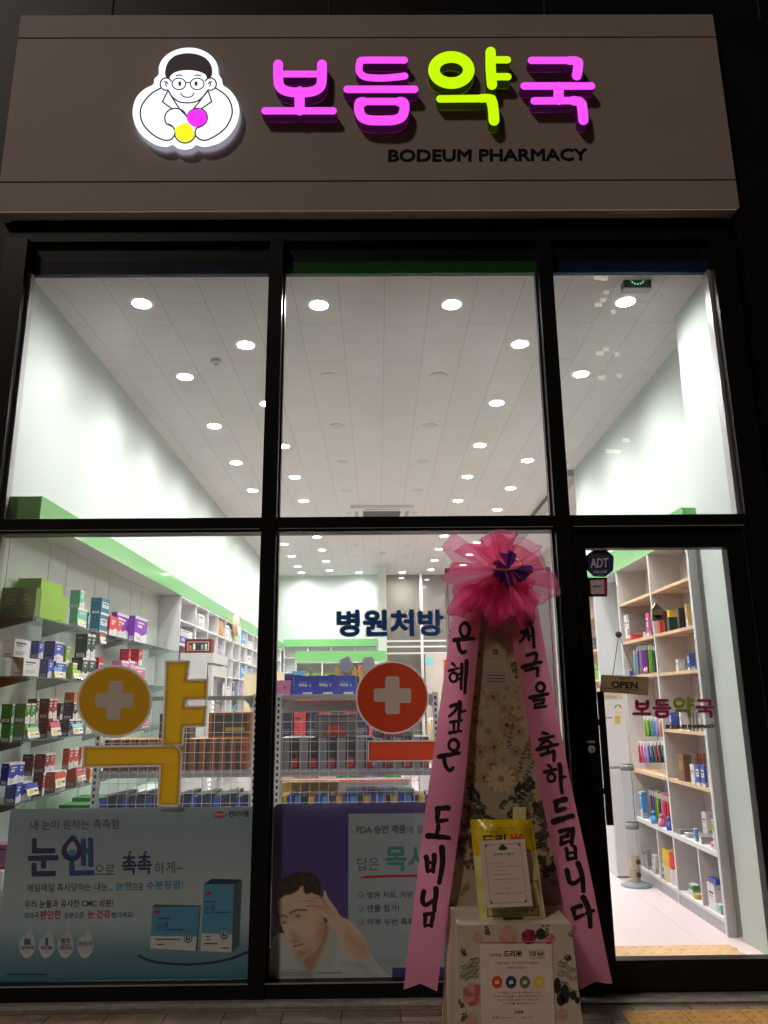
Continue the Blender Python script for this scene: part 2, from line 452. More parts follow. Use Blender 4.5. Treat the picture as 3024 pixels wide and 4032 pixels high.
# ------------------------------------------------------------------ building shell
bld = thing('pharmacy_building', 'dark night-time building front with a pale green shop interior behind its windows', 'building')
b = MB()
b.box(-9, 9, 0.02, 0.2, 4.62, 10, 'dark_panel')
for k in range(-4, 6):
    b.box(k * 1.62 - 0.34, k * 1.62 - 0.33, 0.012, 0.02, 6.5, 10, 'groove')
b.box(-9, -2.49, 0.02, 0.2, 0, 4.62, 'dark_panel')
b.box(2.42, 9, 0.06, 0.2, 0, 4.62, 'dark_panel')
wpart(b, 'outer_wall', bld)
c = MB()
for k in range(6):
    c.box(2.47, 3.4, -0.10, 0.06, 0.0 + k * 0.80, 0.795 + k * 0.80, 'granite_dark')
wpart(c, 'stone_column', bld)
b = MB(); b.box(LX - 0.1, LX, 0.09, BY, FZ, CZ, 'wall_green'); wpart(b, 'wall', bld)
b = MB(); b.box(RX, RX + 0.1, 0.2, 4.69, FZ, CZ, 'wall_green')
b.box(2.305, RX, 0.10, 0.70, FZ, CZ, 'wall_green'); wpart(b, 'wall', bld)
b = MB(); b.box(3.3, 3.4, 4.69, BY, FZ, CZ, 'beige_wall'); b.box(RX + 0.1, 3.3, 4.59, 4.69, FZ, CZ, 'beige_wall'); wpart(b, 'wall', bld)
b = MB(); b.box(LX, 0.0, BY, BY + 0.1, FZ, CZ, 'wall_green'); b.box(0.0, 0.185, 11.5, BY + 0.1, FZ, CZ, 'wall_panel'); wpart(b, 'wall', bld)
b = MB(); b.box(0.185, 3.3, BY, BY + 0.1, FZ, CZ, 'partition_grey'); wpart(b, 'wall', bld)
b = MB(); b.box(LX - 0.1, 3.4, 0.075, BY + 0.1, CZ, CZ + 0.1, 'ceiling_tile')
wpart(b, 'ceiling', bld)
# slot diffuser along the right hand side, beyond the end of the wall
b = MB(); b.box(RX + 0.02, 3.29, 4.72, 4.80, 4.15, CZ, 'beige_wall')
b.box(2.44, RX + 0.09, 4.70, 9.8, 4.33, CZ - 0.001, 'grey_metal'); b.box(2.436, 2.44, 4.8, 9.8, 4.34, 4.36, 'slot'); b.box(2.436, 2.44, 4.8, 9.8, 4.375, 4.395, 'slot')
wpart(b, 'soffit', bld)

# ------------------------------------------------------------------ shopfront frame, glass and door
sf = thing('shopfront', 'black framed shop window wall with three upper panes, two lower panes and a glass door', 'shop front')
ML0, ML1, MR0, MR1, TR0, TR1 = -0.712, -0.622, 1.101, 1.195, 2.572, 2.664
WL, WR = -2.347, 2.285
fr = MB()
fr.box(-2.5, WL, -0.06, 0.07, 0, 4.62, 'black_frame')
fr.box(WL, -2.325, 0.0, 0.06, 0.085, 4.39, 'grey_metal')
wpart(fr, 'jamb', sf)
fr = MB(); fr.box(WR, 2.44, -0.06, 0.07, 0, 4.62, 'black_frame'); fr.box(2.262, WR, 0.0, 0.075, TR1, 4.39, 'alu'); wpart(fr, 'jamb', sf)
for a, bb in ((ML0, ML1), (MR0, MR1)):
    fr = MB(); fr.box(a, bb, -0.055, 0.07, 0, 4.62, 'black_frame')
    fr.box(a - 0.012, a, 0.01, 0.06, 0.085, 4.39, 'black_frame'); fr.box(bb, bb + 0.012, 0.01, 0.06, 0.085, 4.39, 'black_frame')
    wpart(fr, 'mullion', sf)
for a, bb in ((WL, ML0), (ML1, MR0), (MR1, WR)):
    fr = MB(); fr.box(a, bb, -0.05, 0.068, TR0, TR1, 'black_frame'); fr.box(a + .013, bb - .013, -0.054, -0.05, TR0 + 0.018, TR0 + 0.021, 'grey_metal')
    wpart(fr, 'transom', sf)
for a, bb in ((WL, ML0), (ML1, MR0)):
    fr = MB(); fr.box(a, bb, -0.05, 0.068, 0.0, 0.084, 'black_frame'); fr.box(a, bb, -0.053, -0.045, 0.084, 0.090, 'alu'); wpart(fr, 'sill', sf)
fr = MB(); fr.box(-2.5, 2.44, -0.012, 0.075, 4.62, 4.786, 'dark_panel'); wpart(fr, 'head_panel', sf)
for a, bb, k in ((WL, ML0, 'spandrel_navy'), (ML1, MR0, 'spandrel_green'), (MR1, WR, 'spandrel_blue')):
    fr = MB(); fr.box(a, bb, 0.03, 0.068, 4.392, 4.485, k); fr.box(a, bb, 0.028, 0.068, 4.486, 4.62, 'dark_panel'); wpart(fr, 'spandrel', sf)
    fr = MB(); fr.box(a, bb, 0.012, 0.022, TR1, 4.62, 'clear_glass'); wpart(fr, 'window_pane', sf)
for a, bb in ((WL, ML0), (ML1, MR0)):
    fr = MB(); fr.box(a + .013, bb - .013, 0.012, 0.022, 0.084, TR0, 'clear_glass'); wpart(fr, 'window_pane', sf)
# door leaf
DX0, DX1, DZ0, DZ1 = 1.283, 2.156, 0.172, 2.458
d = MB()
d.box(MR1, DX0, -0.03, 0.045, 0.02, TR0, 'black_frame'); d.box(DX1, WR, -0.03, 0.045, 0.02, TR0, 'black_frame')
d.box(DX0, DX1, -0.03, 0.045, DZ1, TR0, 'black_frame'); d.box(DX0, DX1, -0.03, 0.045, 0.02, DZ0, 'black_frame')
for q in (MR1 + 0.012, WR - 0.016): d.box(q, q + 0.004, -0.033, -0.03, 0.03, TR0 - 0.01, 'slot')
door = wpart(d, 'door', sf)
d = MB(); d.box(DX0, DX1, 0.005, 0.015, DZ0, DZ1, 'door_glass'); wsub(d, 'door_pane', door)
hz = zm(2000, 2000, 1024)
top_, bot_ = aY(*hz(588, 1172), -0.09), aY(*zm(2200, 2900, 824 * 1659 / 1610)(400, 680), -0.09)
hw = 0.0165
d = MB(); hx = top_.x
d.box(hx - hw, hx + hw, -0.105, -0.075, bot_.z, top_.z, 'black_frame')
for yy in ((590, 1366), (640, 1805)):
    q = aY(*hz(*yy), -0.09); d.box(hx - 0.075, hx - hw, -0.10, -0.0785, q.z - 0.016, q.z + 0.016, 'black_frame'); d.box(hx - 0.075, hx - 0.045, -0.078, -0.03, q.z - 0.016, q.z + 0.016, 'black_frame')
wsub(d, 'handle', door)
d = MB(); q = aY(*hz(533, 1540), -0.03); d.lathe((q.x, -0.03, q.z), [(0.022, 0), (0.022, -0.008), (0.017, -0.011), (0.0, -0.011)], 'grey_metal', n=24, axis='y'); d.box(q.x - 0.003, q.x + 0.003, -0.0425, -0.041, q.z - 0.008, q.z + 0.008, 'slot')
q = aY(*hz(528, 1492), -0.03); d.box(q.x - 0.024, q.x + 0.024, -0.034, -0.03, q.z - 0.006, q.z + 0.006, 'grey_metal')
wsub(d, 'lock', door)

# ------------------------------------------------------------------ fascia sign
SY = -0.10
sign = thing('shop_sign', 'long taupe fascia sign board with lit pink and lime lettering and a round white emblem', 'sign', (0, 0, 0))
SX0, SX1, SZ0, SZ1 = -2.565, 2.490, 4.797, 6.424
s = MB()
g1, g2 = 6.222, 5.023
s.box(SX0, SX1, SY, 0.018, g1 + 0.006, SZ1, 'sign_panel'); s.box(SX0, SX1, SY, 0.018, g2 + 0.006, g1 - 0.006, 'sign_panel'); s.box(SX0, SX1, SY, 0.018, SZ0, g2 - 0.006, 'sign_panel')
for gg in (g1, g2): s.box(SX0 + 0.002, SX1 - 0.002, SY + 0.012, 0.016, gg - 0.006, gg + 0.006, 'groove')
wpart(s, 'fascia_panel', sign)
s = MB(); s.box(SX0, SX1, SY + 0.002, 0.017, SZ0 - 0.010, SZ0, 'sign_trim'); wpart(s, 'bottom_trim', sign)
emis('neon_pink', (0.96, 0.085, 0.94), 1.05)
emis('neon_lime', (0.60, 0.98, 0.0), 1.0)
emis('neon_white', (1.0, 0.985, 1.0), 1.25)
emis('neon_magenta', (0.95, 0.03, 1.0), 1.0)
emis('neon_yellow', (1.0, 0.95, 0.02), 1.0)
emis('return_pink', (0.30, 0.015, 0.26), 0.09)  # letter sides, pink and lime, given a faint added glow that spills onto the panel
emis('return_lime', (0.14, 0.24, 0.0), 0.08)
emis('return_glow', (0.72, 0.66, 0.95), 0.38)  # emblem sides: pale glow added to lay a halo on the panel
mat('emblem_line', C(112, 104, 196), rough=0.6)
mat('emblem_hair', C(74, 72, 92), rough=0.6)
mat('navy_letter', C(16, 18, 38), rough=0.6, spec=0.1)
lz = onY(zm(1000, 150, 1400), SY - 0.072)
dz = [0.0]
LET = []
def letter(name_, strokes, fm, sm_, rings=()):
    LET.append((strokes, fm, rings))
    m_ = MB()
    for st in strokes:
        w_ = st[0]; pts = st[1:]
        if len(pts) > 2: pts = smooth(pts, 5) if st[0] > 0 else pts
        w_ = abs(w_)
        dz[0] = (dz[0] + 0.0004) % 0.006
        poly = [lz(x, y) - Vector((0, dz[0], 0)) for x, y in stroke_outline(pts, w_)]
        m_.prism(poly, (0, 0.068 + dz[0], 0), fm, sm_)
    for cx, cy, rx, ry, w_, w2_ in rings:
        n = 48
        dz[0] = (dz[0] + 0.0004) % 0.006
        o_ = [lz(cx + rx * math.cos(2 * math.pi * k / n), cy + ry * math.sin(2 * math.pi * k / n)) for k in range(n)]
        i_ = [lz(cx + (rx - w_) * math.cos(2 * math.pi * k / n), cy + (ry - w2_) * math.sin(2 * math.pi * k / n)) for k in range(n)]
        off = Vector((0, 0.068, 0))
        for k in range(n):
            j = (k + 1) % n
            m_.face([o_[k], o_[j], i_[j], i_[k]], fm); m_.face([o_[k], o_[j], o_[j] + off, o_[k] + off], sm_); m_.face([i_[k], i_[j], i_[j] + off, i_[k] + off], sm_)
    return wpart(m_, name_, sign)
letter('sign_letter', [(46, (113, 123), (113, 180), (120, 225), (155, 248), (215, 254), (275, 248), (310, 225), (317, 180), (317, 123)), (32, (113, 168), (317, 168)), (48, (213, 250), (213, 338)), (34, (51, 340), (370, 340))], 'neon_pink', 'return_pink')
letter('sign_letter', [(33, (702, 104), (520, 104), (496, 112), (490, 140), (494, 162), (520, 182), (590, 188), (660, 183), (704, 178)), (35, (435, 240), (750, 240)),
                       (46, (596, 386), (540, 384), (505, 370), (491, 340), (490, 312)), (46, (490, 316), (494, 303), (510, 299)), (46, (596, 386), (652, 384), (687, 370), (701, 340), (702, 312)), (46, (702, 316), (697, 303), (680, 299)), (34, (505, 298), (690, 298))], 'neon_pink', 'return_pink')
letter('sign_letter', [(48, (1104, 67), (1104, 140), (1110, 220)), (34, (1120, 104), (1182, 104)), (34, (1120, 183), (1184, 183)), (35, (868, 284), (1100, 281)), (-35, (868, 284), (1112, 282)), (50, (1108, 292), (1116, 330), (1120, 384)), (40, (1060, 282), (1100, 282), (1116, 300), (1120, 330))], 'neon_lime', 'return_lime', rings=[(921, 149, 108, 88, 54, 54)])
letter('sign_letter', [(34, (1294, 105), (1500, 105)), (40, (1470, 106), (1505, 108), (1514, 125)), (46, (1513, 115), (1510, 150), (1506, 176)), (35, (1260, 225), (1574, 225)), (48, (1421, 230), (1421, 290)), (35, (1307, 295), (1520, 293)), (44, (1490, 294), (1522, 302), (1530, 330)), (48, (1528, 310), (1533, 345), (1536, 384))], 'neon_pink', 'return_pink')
tl_ = onY(zm(1000, 150, 1400), SY - 0.003)
s = MB()
for q in range(2): s.heavy('BODEUM PHARMACY', tl_(625, 577) + Vector((0, .001 * q, 0)), tl_(1556, 571) + Vector((0, .001 * q, 0)), tl_(627, 519) + Vector((0, .001 * q, 0)), 'navy_letter', .0042)
wpart(s, 'lettering', sign)
# emblem: lit lightbox with a pharmacist drawn in line work
ez_ = zm(480, 150, 520)
EY = SY - 0.055
eo = onY(ez_, EY)
outl = smooth([(840, 120), (960, 135), (1080, 190), (1165, 270), (1208, 370), (1212, 455), (1255, 515), (1270, 590), (1340, 640), (1410, 720), (1460, 820), (1476, 930), (1455, 1040), (1405, 1150), (1320, 1250), (1220, 1320), (1100, 1358), (1010, 1365), (930, 1345),
               (880, 1385), (790, 1402), (700, 1385), (640, 1343), (560, 1368), (450, 1350), (350, 1300), (250, 1220), (180, 1120), (143, 1010), (136, 900), (165, 780), (225, 690), (310, 625), (395, 580), (410, 510), (462, 455), (465, 360), (510, 265), (600, 185), (720, 135)], 4, True)
s = MB(); s.prism([eo(p.x, p.y) for p in outl], (0, 0.045, 0), 'neon_white', 'return_glow')
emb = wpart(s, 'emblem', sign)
s = MB()
def eline(pts, w_=13, m_='emblem_line', lay=1, sm_=True):
    pts = smooth(pts, 5) if (sm_ and len(pts) > 2) else [Vector(p) for p in pts]
    o = onY(ez_, EY - 0.0012 * lay)
    out = [o(x, y) for x, y in stroke_outline(pts, w_ * 1.45, 4)]
    s.face(out, m_)
def efill(pts, m_, lay=1, n=4):
    o = onY(ez_, EY - 0.0012 * lay); s.face([o(p.x, p.y) for p in smooth(pts, n, True)], m_)
efill([(548, 480), (545, 400), (580, 300), (660, 225), (760, 195), (850, 190), (950, 205), (1050, 250), (1115, 330), (1137, 420), (1120, 490), (1072, 510), (1050, 460), (980, 425), (900, 408), (830, 403), (740, 410), (660, 435), (610, 475), (595, 512)], 'emblem_hair')
def ell(cx, cy, rx, ry, n=20, a0=0, a1=2 * math.pi): return [(cx + rx * math.cos(a0 + (a1 - a0) * k / n), cy + ry * math.sin(a0 + (a1 - a0) * k / n)) for k in range(n + 1)]
for cx in (716, 946): eline(ell(cx, 575, 86, 72), 11, lay=2, sm_=False)
eline([(802, 562), (830, 557), (860, 562)], 11, lay=3)
for cx in (727, 931): eline([(cx, 560), (cx, 584)], 26, 'emblem_hair', 3)
eline([(682, 474), (715, 465), (756, 467)], 11); eline([(916, 467), (955, 465), (990, 475)], 11)
eline([(740, 692), (765, 728), (823, 744), (880, 728), (907, 692)], 11)
eline(ell(555, 578, 74, 78, 16, -0.5, -5.0), 13, lay=2, sm_=False); eline(ell(1112, 578, 74, 78, 16, -2.6, 1.9), 13, lay=2, sm_=False)
eline([(532, 548), (560, 552), (578, 572)], 11, lay=3); eline([(556, 556), (552, 580), (558, 604)], 11, lay=4); eline([(1132, 548), (1105, 552), (1082, 575)], 11, lay=3); eline([(1108, 556), (1112, 580), (1104, 604)], 11, lay=4)
eline([(590, 672), (640, 745), (720, 800), (825, 813), (930, 798), (1010, 745), (1070, 672)], 13, lay=2)
eline([(580, 655), (640, 760), (720, 885), (800, 968)], 13, lay=3, sm_=False); eline([(1078, 655), (980, 790), (905, 880)], 13, lay=3, sm_=False)
eline([(572, 675), (508, 798), (625, 885)], 13, lay=4, sm_=False); eline([(1085, 668), (1128, 798), (1000, 885)], 13, lay=4, sm_=False)
eline([(482, 632), (380, 690), (300, 770), (245, 860), (232, 960), (262, 1070), (340, 1170), (440, 1245), (545, 1284), (620, 1270), (662, 1215), (665, 1160), (635, 1110), (585, 1080)], 14)
eline([(1180, 630), (1290, 705), (1360, 800), (1386, 920), (1360, 1030), (1290, 1140), (1180, 1225), (1060, 1282), (975, 1270), (925, 1220), (925, 1160), (960, 1110), (1020, 1080)], 14)
eline([(808, 975), (770, 915), (700, 885), (620, 892), (560, 935), (538, 1000), (555, 1070), (600, 1095), (640, 1115)], 13, lay=2)
efill([(668, 1130), (825, 1060), (912, 1195), (895, 1250), (850, 1295), (790, 1308), (730, 1290), (690, 1245), (672, 1190)], 'neon_yellow', 3, 2)
efill([(808, 995), (835, 940), (890, 900), (950, 890), (1020, 910), (1062, 965), (1065, 1030), (1030, 1080), (980, 1100), (935, 1122), (855, 1085)], 'neon_magenta', 3, 2)
eline([(662, 1220), (690, 1270), (735, 1305), (790, 1318), (850, 1305), (895, 1270), (925, 1220)], 13, lay=2)
eline([(808, 985), (850, 925), (910, 888), (980, 884), (1045, 920), (1073, 985), (1062, 1050), (1020, 1095), (960, 1125)], 12, lay=2)
wsub(s, 'line_drawing', emb)

# the dark building across the street, whose few lit windows the glass mirrors
opp = thing('opposite_building', 'dark building across the street with a few small lit windows', 'building', (8, -34, 0))
mat('facade_dark', (0.02, 0.02, 0.022), rough=0.8)
emis('far_window', (1.0, 0.93, 0.72), 5.5)
M = MB(); M.box(-14, 34, -38, -34.1, 0, 36, 'facade_dark'); wpart(M, 'wall', opp)
zr = zm(1512, 950, 1512)
for x, y, w in ((925, 155, 1.1), (955, 158, .9), (962, 218, .7), (950, 250, .9), (928, 271, 1.0), (992, 302, .6), (935, 481, 1.0), (962, 464, .8), (1008, 485, .6), (942, 586, 1.1), (1017, 578, .6), (978, 905, 1.1), (1010, 907, .8), (1047, 857, 1.0), (1000, 1018, .8), (1030, 1020, .5)):
    p = aY(*zr(x, y), 0.012); d = p - CAM; k = (34 + p.y) / d.y; q = Vector((p.x + d.x * k, -34.05, p.z + d.z * k))
    s_w = .20 * w; M = MB(); M.box(q.x - s_w, q.x + s_w, -34.1, -34.04, q.z - .11, q.z + .11, 'far_window'); wpart(M, 'lit_window', opp)
# ------------------------------------------------------------------ ceiling fittings
def lamp_proto(on):
    t = thing('downlight', 'x', 'ceiling light')
    m_ = MB(); m_.lathe((0, 0, 0), [(0.082, -0.001), (0.082, -0.006), (0.074, -0.008), (0.065, -0.004)], 'trim_white', n=28); m_.obj('trim', t)
    m_ = MB(); m_.disc((0, 0, -0.005), 0.066, 'lamp_on' if on else 'ceil_lamp_off', n=28); m_.obj('diffuser', t)
    return t
cols = {'leftmost': (-1.72, [.45, 1.755, 3.02, 4.30, 5.57, 6.85, 8.08, 9.27, 10.47, 11.65, 12.5]),
        'second from left': (-1.07, [1.13, 2.41, 3.69, 4.94, 6.15, 7.40, 8.66, 9.86, 11.07, 12.22]),
        'third from left': (-0.42, [.483, 1.765, 3.05, 4.32, 5.64, 6.9, 8.15, 9.4, 10.6, 12.53]),
        'third from right': (0.565, [.485, 1.775, 3.06, 4.33, 5.65, 6.9, 8.15, 9.4, 10.6, 12.55]),
        'second from right': (1.19, [1.137, 2.419, 3.70, 4.97, 6.21, 7.42, 8.66, 9.86, 11.07, 12.23]),
        'rightmost': (1.85, [.457, 1.744, 3.02, 4.288, 5.547, 6.76, 8.0, 9.27, 10.47, 11.65])}
on_p = lamp_proto(True); off_p = lamp_proto(False); used = {True: False, False: False}
for cname, (x, ys) in cols.items():
    for k, y in enumerate(ys):
        on = not (cname.startswith('third') and 0 < k < len(ys) - 1)
        lab = '%s round ceiling downlight, %s from the window in the %s row' % ('lit' if on else 'unlit white', ORD[k], cname)
        grp = 'lit downlights in the shop ceiling' if on else 'unlit downlights in the shop ceiling'
        if not used[on]:
            o = on_p if on else off_p; o.location = (x, y, CZ); o['label'] = lab; o['group'] = grp; used[on] = True
        else: dup(on_p if on else off_p, (x, y, CZ), lab, grp)
t = thing('smoke_detector', 'small white smoke detector on the left part of the ceiling', 'smoke detector', (-1.37, 1.42, CZ))
m_ = MB(); m_.lathe((0, 0, 0), [(0.05, -0.001), (0.05, -0.02), (0.03, -0.035), (0, -0.035)], 'trim_white', n=24); m_.obj('housing', t)
m_ = MB(); m_.lathe((0, 0, -0.036), [(0.016, 0), (0.016, -0.012), (0, -0.014)], 'grey_metal', n=16); m_.obj('sensor', t)
q = aZ(*zm(1000, 2000, 1200)(700, 240), CZ)
t = thing('smoke_detector', 'white ceiling detector dome in the far middle of the ceiling', 'smoke detector', (q.x, q.y, CZ))
m_ = MB(); m_.lathe((0, 0, 0), [(0.06, -0.001), (0.06, -0.03), (0.04, -0.05), (0, -0.052)], 'trim_white', n=24); m_.obj('housing', t)
# cassette air conditioner
q = aZ(*zm(1000, 2000, 1200)(695, 10), CZ - 0.03)
t = thing('ceiling_air_conditioner', 'white square cassette air conditioner with a grey grille in the middle of the ceiling', 'air conditioner', (q.x, q.y + 0.3, CZ))
m_ = MB(); m_.box(-.47, .47, -.47, .47, -.045, -.001, 'trim_white'); m_.obj('panel', t)
m_ = MB(); m_.box(-.29, .29, -.29, .29, -.052, -.0455, 'grey_metal')
for k in range(24): m_.box(-.28, .28, -.28 + k * .024, -.272 + k * .024, -.0545, -.0525, 'slot')
m_.obj('grille', t)
for sx, sy in ((0, -1), (0, 1), (-1, 0), (1, 0)):
    m_ = MB()
    if sx == 0: m_.box(-.27, .27, sy * .385 - .03, sy * .385 + .03, -.047, -.0455, 'grey_metal')
    else: m_.box(sx * .385 - .03, sx * .385 + .03, -.27, .27, -.047, -.0455, 'grey_metal')
    m_.obj('vent', t)
# alarm box with a ring of green diodes behind the top right pane
z4 = zm(1512, 950, 1512)
a_, b_ = aY(*z4(1032, 124), .16), aY(*z4(1156, 198), .16)
t = thing('sensor_box', 'square black box with green diodes at the top of the right upper window', 'alarm sensor', ((a_.x + b_.x) / 2, .16, b_.z))
m_ = MB(); w_ = (b_.x - a_.x) / 2; h_ = a_.z - b_.z; m_.box(-w_, w_, 0, .07, 0, h_, 'black_plastic'); m_.box(-w_ - .004, w_ + .004, .002, .075, -.006, 0, 'grey_metal'); m_.obj('housing', t)
for k in range(9):
    m_ = MB(); an = R(170 + k * 25); m_.disc((math.cos(an) * w_ * .5, -.001, h_ * .5 + math.sin(an) * h_ * .33), .006, 'led_green', n=8, axis='y'); m_.obj('diode', t)
m_ = MB(); m_.disc((0, -.001, h_ * .86), .02, 'trim_white', n=16, axis='y'); m_.obj('lens', t)

# ------------------------------------------------------------------ left wall: bulkhead, slatted panel, glass shelves, cubbies
FX = -2.12
t = thing('left_bulkhead', 'glossy green boxed bulkhead running along the left wall above the shelves', 'bulkhead', (LX, 0.05, 2.69))
m_ = MB(); m_.box(LX, FX - .006, 0.045, BY, 2.69, 2.835, 'melamine', ym='gloss_green'); wpart(m_, 'soffit_box', t)
m_ = MB(); m_.box(FX - .005, FX, 0.04, BY - .245, 2.686, 2.838, 'gloss_green'); wpart(m_, 'fascia', t)
t = thing('wall_panelling', 'pale slotted display panelling with thin metal shelf rails on the left wall', 'wall panel', (LX, .09, FZ))
ys = [.092, .168, .777, 1.097, 1.697, 2.026, 2.647, 2.962, 3.60]
for a_, b_ in zip(ys, ys[1:]):
    m_ = MB(); m_.box(LX, LX + .012, a_ + .004, b_ - .004, FZ, 2.688, 'wall_panel'); wpart(m_, 'panel', t)
for y in ys[1:-1]:
    m_ = MB(); m_.box(LX, LX + .008, y - .004, y + .004, FZ, 2.688, 'grey_metal')
    for k in range(60): m_.box(LX + .008, LX + .0095, y - .003, y + .003, .5 + k * .036, .515 + k * .036, 'slot')
    wpart(m_, 'rail', t)
SHELF = [2.087, 1.724, 1.345, 0.995]
SN = ['top', 'second', 'third', 'fourth']
for z, nm in zip(SHELF, SN):
    t = thing('glass_shelf', 'clear glass display shelf on grey brackets on the left wall, %s from the top' % ('first' if nm == 'top' else nm), 'shelf', (LX, .1, z), 'glass shelves on the left wall')
    for a_, b_ in ((.09, 1.10), (1.105, 2.02), (2.025, 2.96), (2.965, 3.60)):
        m_ = MB(); m_.box(LX + .014, FX, a_, b_, z - .009, z - .001, 'shelf_glass', xp='glass_edge', ym='glass_edge'); wpart(m_, 'pane', t)
    m_ = MB(); m_.prism([(LX + .012, .094, z - .085), (LX + .012, .094, z - .010), (FX - .004, .094, z - .010), (FX - .004, .094, z - .030)], (0, .022, 0), 'black_plastic', back=True); wpart(m_, 'bracket', t)
    for y in (.168, .777, 1.697, 2.026, 2.647, 3.35):
        m_ = MB(); m_.prism([(LX + .012, y - .008, z - .075), (LX + .012, y - .008, z - .010), (FX - .012, y - .008, z - .010), (FX - .012, y - .008, z - .020)], (0, .016, 0), 'grey_metal', back=True)
        wpart(m_, 'bracket', t)
t = thing('wall_base_cabinet', 'white low cabinet under the glass shelves on the left wall', 'cabinet', (LX, .1, FZ))
m_ = MB(); m_.box(LX + .014, -2.02, .62, 3.6, FZ, .78, 'melamine'); wpart(m_, 'body', t)

def cubbies(name, label, x0, x1, ys, zs, side, th=.018):
    """open white pigeon-hole unit; the open side is x1"""
    t = thing(name, label, 'shelf unit', (x0, ys[0], FZ))
    lo_, hi_ = min(x0, x1), max(x0, x1)
    bk = x0
    m_ = MB(); m_.box(min(bk, bk + side * .01), max(bk, bk + side * .01), ys[0], ys[-1], zs[0], zs[-1], 'melamine_shelf' if side < 0 else 'melamine'); wpart(m_, 'back_panel', t)
    for y in ys:
        m_ = MB(); m_.box(lo_ + (.011 if side > 0 else 0), hi_ - (.011 if side < 0 else 0), y - th / 2, y + th / 2, zs[0], zs[-1], 'melamine'); wpart(m_, 'upright', t)
    for z in zs:
        m_ = MB()
        for a_, b_ in zip(ys, ys[1:]): m_.box(lo_ + (.011 if side > 0 else 0.002), hi_ - (.011 if side < 0 else 0.002), a_ + th / 2 + .0005, b_ - th / 2 - .0005, z - th / 2, z + th / 2, 'melamine')
        wpart(m_, 'shelf_board', t)
    return t
CY = [3.616, 4.35, 4.98, 5.59, 6.11, 6.72, 7.33, 7.94, 8.55, 9.16, 9.77, 10.4, 11.0, 11.7, 12.4]
CZs = [.62, 0.87, 1.13, 1.39, 1.65, 1.91, 2.17, 2.427, 2.68]
cubbies('pigeonhole_shelf', 'tall white pigeonhole shelving along the left wall beyond the glass shelves', LX, FX, CY, CZs, 1)

# ------------------------------------------------------------------ cartons and other goods
RB = {}
def col(name, r, g, b): mat(name, C(r, g, b), rough=0.42); return name
col('card_white', 236, 234, 232); col('card_grey', 150, 148, 150); col('card_lime', 140, 190, 40); col('card_olive', 92, 130, 28); col('card_mint', 110, 190, 160); col('card_teal', 24, 116, 140)
col('card_red', 214, 62, 60); col('card_crimson', 190, 30, 60); col('card_maroon', 120, 26, 36); col('card_darkred', 150, 34, 38); col('card_orange', 214, 110, 40); col('card_scarlet', 214, 66, 40)
col('card_purple', 132, 52, 176); col('card_pink', 216, 130, 176); col('card_rose', 218, 84, 122); col('card_blue', 40, 78, 176); col('card_navy', 30, 36, 64); col('card_royal', 44, 58, 160); col('card_skyblue', 74, 150, 214)
col('card_pine', 28, 62, 54); col('card_green', 62, 140, 52); col('card_yellow', 226, 190, 60); col('card_gold', 196, 164, 70); col('card_black', 30, 28, 30); col('card_charcoal', 66, 68, 70); col('card_brown', 120, 84, 44)
col('card_rust', 160, 88, 40); col('card_cream', 222, 206, 168); col('card_tan', 196, 150, 96); col('card_lilac', 180, 160, 210); col('card_aqua', 140, 206, 214); col('print_dark', 52, 52, 58); col('print_grey', 150, 150, 154); col('print_blue', 36, 60, 130); col('card_magenta', 220, 80, 160)
col('tag_yellow', 232, 200, 70); col('card_palegreen', 176, 214, 150)
